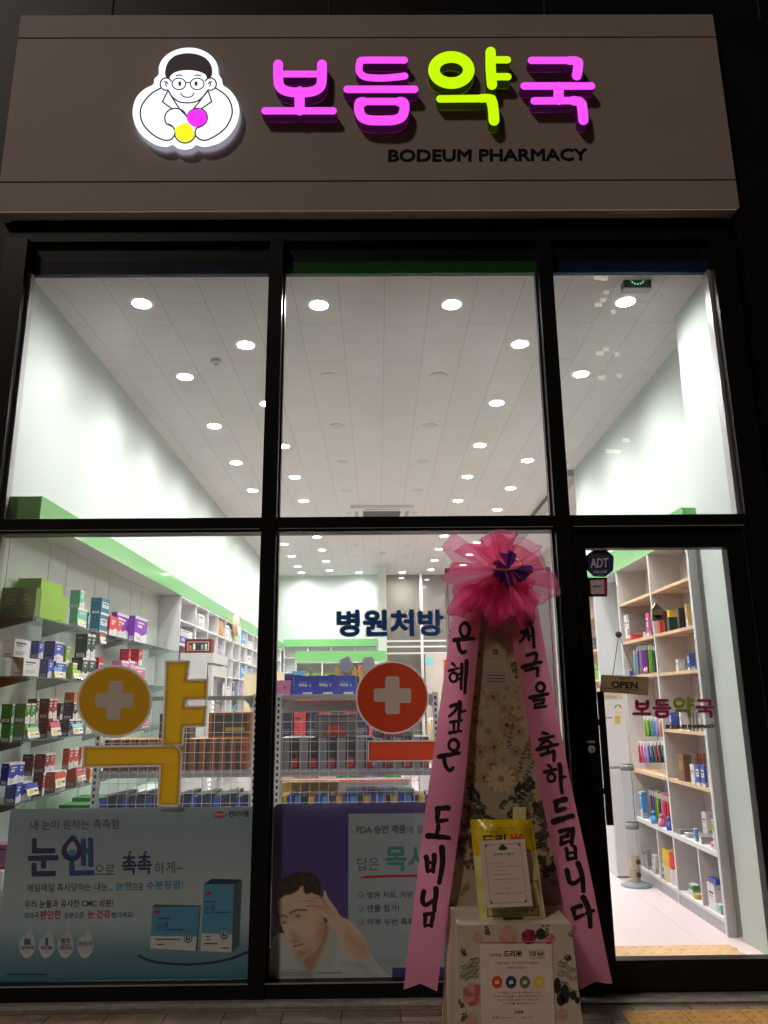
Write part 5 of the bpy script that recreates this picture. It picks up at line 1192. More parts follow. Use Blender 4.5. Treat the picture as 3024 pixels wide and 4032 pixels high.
# bottom row
z_ = .158
rb(Q3, z_, 375, 425, 470, 405, 660, 'card_grey', 'print', 'clear bag of white gauze in the first bottom cell', 'gauze_bag', 'bag', seed=44)
h_ = z_
for k in range(3): h_ = rb(Q3, h_, 468, 500, 545, (595, 520, 450)[k] + 20, (700, 625, 548)[k], 'card_white', 'label', 'white and red small box in a stack of three, %s' % ('bottom', 'middle', 'top')[k], seed=45 + k, dmax=.12)
h_ = z_
for k in range(3): h_ = rb(Q3, h_, 575, 595, 640, (665, 585, 490)[k], (735, 655, 575)[k], 'card_teal', 'wavetop', 'teal and white box in the second bottom cell, %s' % ('bottom', 'middle', 'top')[k], seed=48 + k, dmax=.12)
def bag(zf, z, x0, x1, yt, yb, c1, c2, label):
    q0, q1 = aX(*zf(x0, yb), X1 + .03), aX(*zf(x1, yb), X1 + .03); h = aX(*zf(x0, yt), X1 + .03).z - z
    t = thing('pouch', label, 'pouch', (X1 + .05, (q0.y + q1.y) / 2, z + .001), None, R(-50)); w = max(.06, abs(q0.y - q1.y)) * .30
    m_ = MB(); n = 8; vs_ = []; fs_ = []
    for s_ in (-1, 1):
        for j in range(n + 1):
            for i in range(n + 1):
                u_, v_ = i / n * 2 - 1, j / n
                vs_.append((u_ * w, s_ * .028 * (1 - u_ * u_) ** .5 * (math.sin(math.pi * min(1, v_ * .96 + .02)) ** .5 if v_ > .5 else 1 - .2 * v_), v_ * h + .008 * math.sin(u_ * 6) * v_))
    for s_ in range(2):
        for j in range(n):
            for i in range(n): a = s_ * (n + 1) ** 2 + j * (n + 1) + i; fs_.append((a, a + 1, a + n + 2, a + n + 1))
    half = len(fs_)
    for k, f_ in enumerate(fs_): m_.mesh([vs_[a] for a in f_], [(0, 1, 2, 3)], c2 if (k % (n * n)) // n < 4 else c1, True)
    m_.obj('film', t)
bag(Q3, z_, 610, 720, 395, 790, 'card_yellow', 'card_cream', 'yellow and orange pouch in the second bottom cell')
bag(Q3, z_, 672, 756, 440, 830, 'card_red', 'card_white', 'red pouch with a white lower half in the second bottom cell')
h_ = rb(Q3, z_, 925, 950, 998, 895, 960, 'card_yellow', 'plain', 'small yellow box under the green pack in the third bottom cell', seed=52, dmax=.08)
rb(Q3, h_, 865, 915, 990, 795, 885, 'card_green', 'wavetop', 'green and white pack in the third bottom cell', seed=53)
rb(Q3, z_, 1088, 1165, 1235, 790, 1050, 'card_white', 'label', 'white carton with violet base in the fourth bottom cell', seed=54)
rb(Q3, aX(*Q3(1160, 790), RXF).z - .0, 1085, 1160, 1232, 735, 790, 'card_royal', 'plain', 'violet blue bag lying on the white carton in the fourth bottom cell', 'packet', 'packet', seed=55)
rb(Q3, z_, 1170, 1215, 1275, 1012, 1095, 'card_aqua', 'wavetop', 'pale blue tissue pack in front of the white carton', 'packet', 'packet', seed=56, dmax=.07)
# tactile door mat
y0m, y1m = .10, aZ(*Q3(640, 1455), FZ).y
m_ = MB(); m_.box(1.20, 2.17, y0m, y1m, FZ, FZ + .006, 'mat_tan')
for i in range(12):
    for j in range(int((y1m - y0m) / .055)):
        m_.lathe((1.245 + i * .08 + (.04 if j % 2 else 0), y1m - .03 - j * .055, FZ + .006), [(.020, 0), (.016, .004), (.006, .006), (0, .006)], 'mat_tan', n=10)
tag(m_.obj('door_mat'), 'tan studded door mat on the shop floor just inside the glass door', 'mat')
# small left counter by the window with a pink package
q = onY(zm(0, 3100, 1050), .30)
t = thing('side_counter', 'white counter edge at the far left behind the blue poster', 'counter', (-2.25, .2, FZ))
m_ = MB(); m_.box(LX + .015, -2.16, .13, .118 + .5, .625, q(0, 600).z, 'melamine'); wpart(m_, 'body', t)
zc = q(0, 600).z
carton('package', 'pink and white package on the white counter at the far left edge', 'package', (-2.245, .24, zc + .001), 0, .17, .1, .11, 'card_crimson', 'plain', text=[('COVID-19 Ag', -.2, .9, .38, .55, 'card_white', .01)])
carton('package', 'white and pink tilted package on top of the pink one at the far left', 'package', (-2.245, .25, zc + .112), 0, .17, .09, .12, 'card_pink', 'print', seed=71)
# ------------------------------------------------------------------ lettering and pictures stuck on the glass
mat('vinyl_yellow', C(240, 190, 40), rough=0.45, trans=0.16); mat('vinyl_red', C(226, 84, 52), rough=0.45, trans=0.16); mat('vinyl_white', C(230, 226, 222), rough=0.5, trans=0.14); mat('vinyl_blue', C(34, 104, 190), rough=0.45, trans=0.10)
mat('vinyl_pink', C(196, 36, 110), rough=0.45); mat('vinyl_lime', C(160, 190, 40), rough=0.45); mat('vinyl_grey', C(176, 170, 172), rough=0.5); mat('vinyl_black', C(40, 38, 46), rough=0.5)
GYS = 0.0115
def lay(z, k=0, base=GYS): return onY(z, base - .0006 * k)
def fill(M, z, pts, m, k=0, base=GYS, sm=0):
    f = lay(z, k, base)
    if sm: pts = [(p.x, p.y) for p in smooth(pts, sm, True)]
    M.face([f(*p[:2]) for p in pts], m)
def line(M, z, pts, w, m, k=0, base=GYS, sm=0, w2=None, closed=False):
    f = lay(z, k, base)
    if sm and len(pts) > 2: pts = [(p.x, p.y) for p in smooth(pts, sm, closed)]
    M.face([f(*p) for p in stroke_outline(pts, w, 6, w2)], m)
def rrect(x0, y0, x1, y1, r, n=5):
    out = []
    for cx, cy, a0 in ((x1 - r, y0 + r, -90), (x1 - r, y1 - r, 0), (x0 + r, y1 - r, 90), (x0 + r, y0 + r, 180)):
        for k in range(n + 1): a = R(a0 + 90 * k / n); out.append((cx + r * math.cos(a), cy + r * math.sin(a)))
    return out
def edges(M, z, pts, w, m, k=0, base=GYS):
    for i, (a, b) in enumerate(zip(pts, pts[1:] + pts[:1])): line(M, z, [a, b], w, m, k + .03 * i, base)
def txt(M, z, body, bl, br, top, m, bold=0, k=0, base=GYS):
    if bold >= .04:
        f = lay(z, k, base); h_ = (f(*bl) - f(bl[0], top)).length; return M.heavy(body, f(*bl), f(*br), f(bl[0], top), m, h_ * bold * .55)
    f = lay(z, k, base); M.text(body, f(*bl), f(*br), f(bl[0] + (br[1] - bl[1]) * 0, top), m, bold)
Z5, Z6, ZM, ZM2 = zm(0, 2000, 1050), zm(1000, 2000, 1200), zm(1060, 2400, 700), zm(1060, 2700, 700)
# yellow
M = MB()
fill(M, Z5, ell(712, 1203, 236, 227, 60)[:-1], 'vinyl_white', 0); fill(M, Z5, ell(712, 1203, 221, 212, 60)[:-1], 'vinyl_yellow', 1)
fill(M, Z5, rrect(674, 1077, 765, 1160, 16) [:0] + [(680, 1090), (690, 1077), (755, 1077), (765, 1090), (763, 1150), (815, 1150), (832, 1165), (830, 1230), (815, 1243), (752, 1244), (748, 1303), (735, 1318), (672, 1317), (660, 1303), (664, 1243), (605, 1242), (592, 1228), (595, 1165), (610, 1151), (672, 1150)], 'vinyl_white', 2)
P1 = [(1040, 962), (1170, 960), (1157, 1078), (1285, 1075), (1280, 1183), (1150, 1187), (1146, 1242), (1278, 1240), (1268, 1350), (1138, 1355), (1128, 1470), (1016, 1470)]
edges(M, Z5, P1, 26, 'vinyl_white', 0); fill(M, Z5, P1, 'vinyl_yellow', 1.6)
P2 = [(530, 1492), (1070, 1484), (1100, 1492), (1118, 1515), (1122, 1550), (1108, 1845), (988, 1845), (1003, 1597), (524, 1606)]
edges(M, Z5, P2, 26, 'vinyl_white', 0); fill(M, Z5, P2, 'vinyl_yellow', 1.6)
tag(M.obj('window_lettering'), 'large yellow sticker letter with a round white-cross disc on the lower left window', 'window sticker')
M = MB()
fill(M, ZM, ell(1148, 822, 342, 342, 60)[:-1], 'vinyl_white', 0); fill(M, ZM, ell(1148, 822, 326, 325, 60)[:-1], 'vinyl_red', 1)
fill(M, ZM, [(1083, 640), (1098, 625), (1200, 625), (1215, 640), (1216, 734), (1310, 734), (1325, 750), (1324, 858), (1310, 872), (1219, 872), (1219, 962), (1204, 976), (1100, 976), (1085, 962), (1084, 862), (992, 861), (977, 846), (977, 752), (992, 738), (1083, 736)], 'vinyl_white', 2)
P3 = [(932, 527), (1760, 520), (1760, 690), (932, 698)]
edges(M, ZM2, P3, 26, 'vinyl_white', 0); fill(M, ZM2, P3, 'vinyl_red', 1.6)
tag(M.obj('window_lettering'), 'large red sticker letter with a round white-cross disc and a red bar on the lower middle window', 'window sticker')
M = MB()
for body, x0, x1, y0, y1, yb in (('병원처방', 452, 1035, 556, 700, 697), ('조제', 1062, 1340, 556, 698, 695)):
    txt(M, Z6, body, (x0 - 5, y1 + 5), (x1 + 5, yb + 5), y0 - 5, 'vinyl_white', .10, 0); txt(M, Z6, body, (x0, y1), (x1, yb), y0, 'vinyl_blue', .068, 1.6)
tag(M.obj('window_lettering'), 'blue lettering with a pale outline across the lower middle window', 'window sticker')
# door lettering: the same rounded letters, small
ZD = zm(2350, 2700, 600)
M = MB(); DYS = .0045
def dmap(x, y): return (390 + (x - 34) * (888 / 1558), 122 + (y - 42) * (228 / 368) - 14 * 0)
for ph, extra, k in ((0, 26, 0), (1, 2, 1.5)):
    n_ = 0
    for st, fm, rings in LET:
        m_ = ('vinyl_pink' if fm == 'neon_pink' else 'vinyl_lime') if ph else 'vinyl_grey'
        for s_ in st:
            w_ = abs(s_[0]) * .62 + extra * .62; pts = [dmap(*p) for p in s_[1:]]; n_ += 1
            if len(pts) > 2 and s_[0] > 0: pts = [(p.x, p.y) for p in smooth(pts, 5)]
            line(M, ZD, pts, w_, m_, k + .02 * n_, DYS)
        for cx, cy, rx, ry, w_, w2_ in rings:
            f = lay(ZD, k + .4, DYS); e_ = extra * .5; c_ = dmap(cx, cy); sx, sy = 888 / 1558, 228 / 368; N = 40
            for j in range(N):
                a0, a1 = 2 * math.pi * j / N, 2 * math.pi * (j + 1) / N
                pt = lambda a, q, qq: f(c_[0] + (rx + q) * sx * math.cos(a), c_[1] + (ry + qq) * sy * math.sin(a))
                M.face([pt(a0, e_, e_), pt(a1, e_, e_), pt(a1, -w_ - e_ + 14, -w2_ - e_ + 14), pt(a0, -w_ - e_ + 14, -w2_ - e_ + 14)], m_)
tag(M.obj('door_lettering'), 'small pink and green rounded sticker lettering on the door glass', 'window sticker'); M = MB(); txt(M, ZD, 'BODEUM PHARMACY', (749, 473), (1289, 468), 421, 'vinyl_grey', .20, 0, DYS); txt(M, ZD, 'BODEUM PHARMACY', (757, 466), (1281, 461), 426, 'vinyl_black', .08, 1.6, DYS)
tag(M.obj('door_capitals'), 'dark line of small capital letters below the pink and green door lettering', 'window sticker')
# security stickers
M = MB(); HZ = zm(2000, 2000, 1024)
OC = [(545, 266), (628, 266), (676, 312), (672, 398), (622, 440), (548, 438), (498, 390), (491, 312)]
mat('sticker_blue', C(30, 44, 104), rough=0.4); mat('sticker_pale', C(214, 206, 210), rough=0.5); mat('sticker_line', C(120, 126, 170), rough=0.5); mat('sticker_rim', C(60, 30, 34), rough=0.5); mat('sticker_orange', C(180, 70, 40), rough=0.5)
fill(M, HZ, OC, 'sticker_blue', 0, DYS); edges(M, HZ, [(x + (584 - x) * .06, y + (352 - y) * .06) for x, y in OC], 3, 'sticker_line', 1, DYS)
edges(M, HZ, [(515, 309), (647, 307), (649, 393), (520, 395)], 3, 'sticker_line', 1, DYS)
txt(M, HZ, 'ADT', (526, 383), (641, 379), 322, 'sticker_pale', .05, 2, DYS); txt(M, HZ, '캡스경비구역', (527, 304), (628, 301), 287, 'sticker_pale', .02, 2, DYS); txt(M, HZ, '1588-6400', (544, 418), (632, 415), 401, 'sticker_pale', .03, 2, DYS); txt(M, HZ, '고객센터', (567, 434), (608, 432), 424, 'sticker_pale', 0, 2, DYS)
tag(M.obj('security_sticker'), 'dark blue octagonal security sticker with white letters in the top corner of the door glass', 'sticker')
M = MB(); fill(M, HZ, rrect(502, 444, 634, 566, 10), 'vinyl_black', 0, DYS); fill(M, HZ, [(510, 460), (523, 460), (523, 552), (512, 552)], 'sticker_orange', 1, DYS); fill(M, HZ, [(613, 460), (630, 460), (632, 552), (613, 552)], 'sticker_orange', 1, DYS)
fill(M, HZ, [(522, 461), (611, 459), (614, 549), (526, 550)], 'sticker_pale', 2, DYS); txt(M, HZ, '제로페이', (541, 510), (598, 508), 494, 'vinyl_black', .02, 3, DYS); txt(M, HZ, '가맹점', (557, 545), (587, 544), 537, 'vinyl_black', 0, 3, DYS)
tag(M.obj('payment_sticker'), 'dark square payment sticker with a pale centre below the blue octagonal one', 'sticker')
# wooden open sign on a cord
mat('plywood', C(178, 162, 128), rough=0.6, var=0.10, vscale=20); mat('cord', C(120, 104, 84), rough=0.8)
OY = -0.040
fo = onY(HZ, OY)
t = thing('open_sign', 'small wooden board sign with dark letters hanging by a cord on the door glass', 'sign', tuple(fo(742, 1180)))
M = MB(); M.prism([fo(597, 1064), fo(898, 1078), fo(895, 1196), fo(587, 1172)], (0, .007, 0), 'plywood', back=True); bo = wpart(M, 'board', t)
M = MB(); fk = OY
txt(M, HZ, 'OPEN', (660, 1148), (828, 1155), 1103, 'vinyl_black', .10, 1, fk); txt(M, HZ, '보듬약국', (706, 1096), (775, 1099), 1080, 'vinyl_black', .01, 1, fk); line(M, HZ, [(615, 1150), (868, 1164)], 3, 'vinyl_black', 1, fk); txt(M, HZ, '어서오세요 :)', (693, 1182), (790, 1186), 1163, 'vinyl_black', 0, 1, fk)
wsub(M, 'lettering', bo)
M = MB(); top = fo(715, 805) + Vector((0, .025, 0))
for x, y in ((668, 1068), (812, 1074)): M.tube([top, fo(x, y) + Vector((0, -.002, 0))], .0022, 'cord', 6)
wpart(M, 'cord', t)
M = MB(); M.lathe(top, [(0.0, -.012), (.014, -.008), (.019, .0), (.019, .004)], 'cord', n=20, axis='y'); wpart(M, 'suction_cup', t)
# house shaped door bell on the inside of the glass
ZR1 = zm(2280, 2130, 600); fb = onY(ZR1, .035)
t = thing('door_bell', 'grey house shaped door chime with a round opening on the inside of the door glass', 'door chime', tuple(fb(862, 866)))
M = MB(); M.prism([fb(x, y) for x, y in ((797, 738), (842, 673), (925, 762), (930, 866), (797, 868))], (-.0, .03, 0), 'card_grey', 'wood_edge', back=True); wpart(M, 'housing', t)
M = MB(); fb2 = onY(ZR1, .0335); M.face([fb2(862 + 50 * math.cos(a * .2618), 795 + 52 * math.sin(a * .2618)) for a in range(24)], 'card_cream'); fb3 = onY(ZR1, .0325)
M.face([fb3(862 + 45 * math.cos(a * .2618), 806 + 40 * math.sin(a * .2618)) for a in range(13)], 'card_black'); M.tube([fb3(850, 745), fb3(850, 800)], .0015, 'card_charcoal', 5); wpart(M, 'opening', t)
# white hanging notice board with a magenta border, behind the wreath
Z13 = zm(1700, 2050, 550); NB = .036; fn = onY(Z13, NB)
mat('acrylic_white', C(226, 224, 224), rough=0.35, trans=0.5)
t = thing('notice_board', 'white acrylic notice board with a magenta border hung inside the middle window behind the bow', 'notice board', tuple(fn(780, 2600)))
c0, c1 = fn(150, 565), fn(1412, 560); zb = aY(1950, 3000, NB).z
M = MB(); M.box(c0.x, c1.x, NB, NB + .004, zb, c0.z, 'acrylic_white'); wpart(M, 'board', t)
M = MB(); b0, b1 = fn(183, 590), fn(1376, 583)
for x in (b0.x, b1.x): M.box(x - .003, x + .003, NB - .001, NB - .0003, zb + .03, b0.z, 'card_magenta')
M.box(b0.x, b1.x, NB - .001, NB - .0003, b0.z - .003, b0.z + .003, 'card_magenta'); wpart(M, 'border', t)
for x in (b0.x, b1.x):
    M = MB(); M.box(x - .013, x + .013, NB - .008, NB - .0012, b0.z - .013, b0.z + .013, 'card_charcoal'); M.disc((x, NB - .0085, b0.z), .006, 'card_white', n=14, axis='y'); wpart(M, 'clip', t)
    M = MB(); M.lathe((x - .004, NB - .012, b0.z + .032), [(.0, -.006), (.012, -.005), (.021, .004), (.022, .008)], 'clear_plastic', n=24, axis='y'); wpart(M, 'suction_cup', t)

# ------------------------------------------------------------------ posters in the lower windows
def poster_mat():
    m, nt, p = nodes_of('poster_blue')
    tc = nt.nodes.new('ShaderNodeTexCoord'); sp = nt.nodes.new('ShaderNodeSeparateXYZ'); mr = nt.nodes.new('ShaderNodeMapRange'); rp = nt.nodes.new('ShaderNodeValToRGB')
    mr.inputs[1].default_value = 0.08; mr.inputs[2].default_value = 0.87
    nt.links.new(tc.outputs['Object'], sp.inputs[0]); nt.links.new(sp.outputs[2], mr.inputs[0]); nt.links.new(mr.outputs[0], rp.inputs[0]); nt.links.new(rp.outputs[0], p.inputs['Base Color'])
    el = rp.color_ramp.elements; el[0].position = 0; el[0].color = (*C(70, 132, 164), 1); el[1].position = 1; el[1].color = (*C(158, 188, 206), 1)
    for pos, c in ((.2, C(112, 160, 182)), (.36, C(176, 208, 220)), (.55, C(186, 206, 216))): e_ = el.new(pos); e_.color = (*c, 1)
    p.inputs['Roughness'].default_value = .35; MATS['poster_blue'] = m
poster_mat()
PY = .040; ZP = zm(0, 3100, 1050)
pt_ = aY(*ZP(88, 135), PY); pbz = .086
for n_, c in dict(p_navy=(64, 66, 116), p_ink=(36, 36, 48), p_blue=(52, 92, 160), p_sky=(70, 160, 200), p_red=(200, 40, 48), p_white=(222, 226, 226), p_pale=(196, 210, 216), p_teal=(70, 150, 190), p_box=(84, 164, 206), p_boxside=(70, 96, 116), p_swoosh=(24, 60, 100), p_purple=(84, 74, 150), p_panel=(168, 196, 206), p_mint=(70, 160, 170), p_skin=(236, 214, 194), p_skin2=(214, 184, 160), p_hair=(44, 38, 36), p_blush=(228, 202, 180), p_stubble=(188, 162, 142), p_shirt=(206, 220, 224), p_shirt2=(160, 178, 186), p_violet=(96, 90, 140)).items(): mat(n_, C(*c), rough=.4)
M = MB(); M.box(pt_.x - .02, ML0 - .014, PY, PY + .003, pbz, pt_.z, 'poster_blue')
t = thing('poster', 'pale blue eye drop poster with teardrops and two product boxes in the lower left window', 'poster', (-1.5, PY, pbz)); wpart(M, 'sheet', t)
M = MB(); K = dict(base=PY)
txt(M, ZP, '내 눈이 원하는 촉촉함', (190, 266), (745, 258), 204, 'p_navy', .005, 1, PY)
txt(M, ZP, '눈', (173, 556), (366, 552), 318, 'p_navy', .06, 1, PY); txt(M, ZP, '앤', (392, 551), (588, 547), 316, 'p_blue', .06, 1, PY)
fill(M, ZP, [(455, 297), (500, 355), (512, 400), (490, 445), (447, 460), (402, 445), (382, 405), (395, 358)], 'p_navy', 2, PY, 4); fill(M, ZP, [(452, 335), (478, 380), (474, 412), (448, 424), (422, 410), (418, 380)], 'p_pale', 3, PY, 4); fill(M, ZP, [(420, 395), (448, 388), (477, 393), (472, 414), (448, 424), (424, 412)], 'p_sky', 4, PY)
for a in (('으로', (590, 546), (712, 542), 484, 'p_navy', 0), ('촉촉', (757, 545), (945, 540), 418, 'p_navy', .05), ('하게~', (960, 539), (1138, 532), 465, 'p_navy', .0), ('매일매일 혹사당하는 내눈...', (170, 652), (700, 644), 600, 'p_navy', .01), ('눈앤', (720, 642), (820, 640), 588, 'p_sky', .05), ('으로', (824, 641), (892, 639), 597, 'p_navy', .01), ('수분팡팡!', (910, 640), (1140, 633), 582, 'p_sky', .05),
          ('우리 눈물과 유사한 CMC 성분!', (153, 752), (705, 743), 704, 'p_ink', .015), ('저자극', (148, 822), (240, 817), 780, 'p_ink', .01), ('편안한', (248, 822), (380, 817), 768, 'p_red', .05), ('성분으로', (398, 818), (522, 814), 778, 'p_ink', .01), ('눈 건강', (545, 817), (685, 813), 765, 'p_red', .05), ('챙기세요!', (692, 815), (830, 810), 778, 'p_ink', .01), ('한미약품', (1422, 187), (1550, 183), 149, 'p_ink', .03)):
    txt(M, ZP, a[0], a[1], a[2], a[3], a[4], a[5], 1, PY)
for x in (810, 905): fill(M, ZP, ell(x, 405, 9, 10, 12)[:-1], 'p_navy', 1, PY)
fill(M, ZP, ell(1367, 170, 43, 20, 24)[:-1], 'p_red', 1, PY); txt(M, ZP, 'Hanmi', (1334, 180), (1402, 177), 158, 'p_white', .02, 2, PY)
for cx, a, b in ((170, '無', '방부제'), (290, '1', '회용'), (408, '렌즈', '착용중 사용가능'), (530, '저자극', '')):
    fill(M, ZP, [(cx + 12, 842), (cx + 25, 880), (cx + 48, 960), (cx + 48, 1015), (cx + 10, 1060), (cx - 25, 1055), (cx - 50, 1000), (cx - 42, 950), (cx + 5, 900)], 'p_pale', 1, PY, 3)
    fill(M, ZP, [(cx - 40, 1000), (cx - 20, 1030), (cx + 10, 1040), (cx + 40, 1010), (cx + 36, 1035), (cx + 5, 1058), (cx - 25, 1050)], 'p_white', 2, PY, 3)
    w_ = 8 if a == '1' else 22 if len(a) == 1 else 30 if len(a) == 2 else 44
    txt(M, ZP, a, (cx - w_, 985 if b else 992), (cx + w_, 984 if b else 990), 938 if b else 960, 'p_blue', .02, 3, PY)
    if b: txt(M, ZP, b, (cx - 38, 1010), (cx + 38, 1008), 988, 'p_blue', .01, 3, PY)
line(M, ZP, [(865, 1048), (960, 1085), (1180, 1102), (1400, 1075), (1548, 1022)], 16, 'p_swoosh', 1, PY, 6)
fill(M, ZP, [(948, 745), (1245, 742), (1232, 930), (937, 925)], 'p_box', 2, PY); fill(M, ZP, [(937, 925), (1232, 930), (1216, 1018), (934, 1002)], 'p_white', 2, PY); fill(M, ZP, [(948, 745), (965, 728), (1245, 735), (1245, 742)], 'p_boxside', 2, PY); fill(M, ZP, [(1245, 742), (1250, 738), (1226, 1012), (1216, 1018)], 'p_boxside', 2, PY)
fill(M, ZP, [(1268, 602), (1455, 602), (1446, 915), (1253, 908)], 'p_box', 2, PY); fill(M, ZP, [(1253, 908), (1446, 915), (1440, 1028), (1248, 1018)], 'p_white', 2, PY); fill(M, ZP, [(1455, 602), (1505, 574), (1488, 985), (1440, 1028)], 'p_boxside', 2.3, PY); fill(M, ZP, [(1268, 602), (1318, 568), (1505, 574), (1455, 602)], 'p_swoosh', 2.6, PY)
for x, y, x2 in ((978, 775, 0), (1297, 660, 0)): fill(M, ZP, ell(x, y, 18, 10, 16)[:-1], 'p_red', 3, PY)
txt(M, ZP, '눈앤', (973, 893), (1045, 888), 838, 'p_navy', .01, 3, PY); txt(M, ZP, '눈앤', (1272, 784), (1338, 780), 732, 'p_navy', .01, 3, PY)
for x, y, x1 in ((985, 815, 1055), (1050, 885, 1140), (965, 945, 1125), (975, 978, 1022), (1270, 712, 1340), (1345, 778, 1436), (1282, 928, 1310), (1282, 948, 1305), (1270, 972, 1352), (1370, 1000, 1420), (40, 1163, 290)): fill(M, ZP, [(x, y - 4), (x1, y - 4), (x1, y + 4), (x, y + 4)], 'p_navy' if y < 900 or y > 1100 else 'p_boxside', 3, PY)
for x, y in ((1170, 935), (1395, 912)):
    fill(M, ZP, [(x + 2, y - 52), (x + 26, y - 12), (x + 24, y + 22), (x, y + 36), (x - 24, y + 22), (x - 24, y - 12)], 'p_teal', 3, PY, 3); fill(M, ZP, ell(x, y, 20, 22, 20)[:-1], 'p_white', 4, PY); fill(M, ZP, ell(x, y, 15, 17, 20)[:-1], 'p_navy', 5, PY); fill(M, ZP, ell(x + 2, y - 2, 6, 7, 12)[:-1], 'p_white', 6, PY)
wpart(M, 'print', t)
ZQ = zm(1000, 3100, 1050)
t = thing('poster', 'violet hair care poster of a worried man touching his forehead in the lower middle window', 'poster', (.2, PY, pbz))
ptl = aY(*ZQ(100, 105), PY)
M = MB(); x0_, x1_, z1_ = ML1 + .014, MR0 - .014, ptl.z; r_ = .03
pts = [(x0_, PY, pbz), (x1_, PY, pbz), (x1_, PY, z1_)] + [(x0_ + r_ - r_ * math.sin(R(90 * k / 6)), PY, z1_ - r_ + r_ * math.cos(R(90 * k / 6))) for k in range(7)]
M.prism(pts, (0, .003, 0), 'p_purple', back=True); wpart(M, 'sheet', t)
M = MB(); b0 = aY(*ZQ(588, 165), PY - .0006); M.face([(b0.x, PY - .0006, pbz), (x1_, PY - .0006, pbz), (x1_, PY - .0006, b0.z), (b0.x, PY - .0006, b0.z)], 'p_panel')
txt(M, ZQ, 'FDA 승인 제품', (638, 290), (945, 286), 236, 'p_violet', .03, 2, PY); txt(M, ZQ, '에 들어온', (950, 286), (1160, 283), 240, 'p_violet', 0, 2, PY); txt(M, ZQ, '답은', (643, 520), (780, 516), 440, 'p_violet', 0, 2, PY); txt(M, ZQ, '목시딜', (815, 522), (1230, 516), 362, 'p_mint', .05, 2, PY)
fill(M, ZQ, [(645, 564), (700, 550), (850, 544), (1250, 540), (1250, 552), (850, 560), (700, 566)], 'p_red', 2, PY)
for y, b, x1 in ((672, '병원 치료, 처방', 992), (755, '멘톨 첨가!', 903), (840, '하루 두번 톡톡', 1000)):
    for k in range(24):
        a0, a1 = k * math.pi / 12, (k + 1) * math.pi / 12; fill(M, ZQ, [(667 + r * math.cos(a), y + r * math.sin(a)) for a, r in ((a0, 20), (a1, 20), (a1, 17), (a0, 17))], 'p_violet', 2, PY)
    line(M, ZQ, [(658, y), (666, y + 9), (680, y - 8)], 4, 'p_red', 2, PY); txt(M, ZQ, b, (705, y + 22), (x1, y + 18), y - 23, 'p_violet', .02, 2, PY)
for k in range(3): fill(M, ZQ, [(603, 1062 + k * 16), (938, 1060 + k * 16), (938, 1067 + k * 16), (603, 1069 + k * 16)], 'p_shirt2', 2, PY)
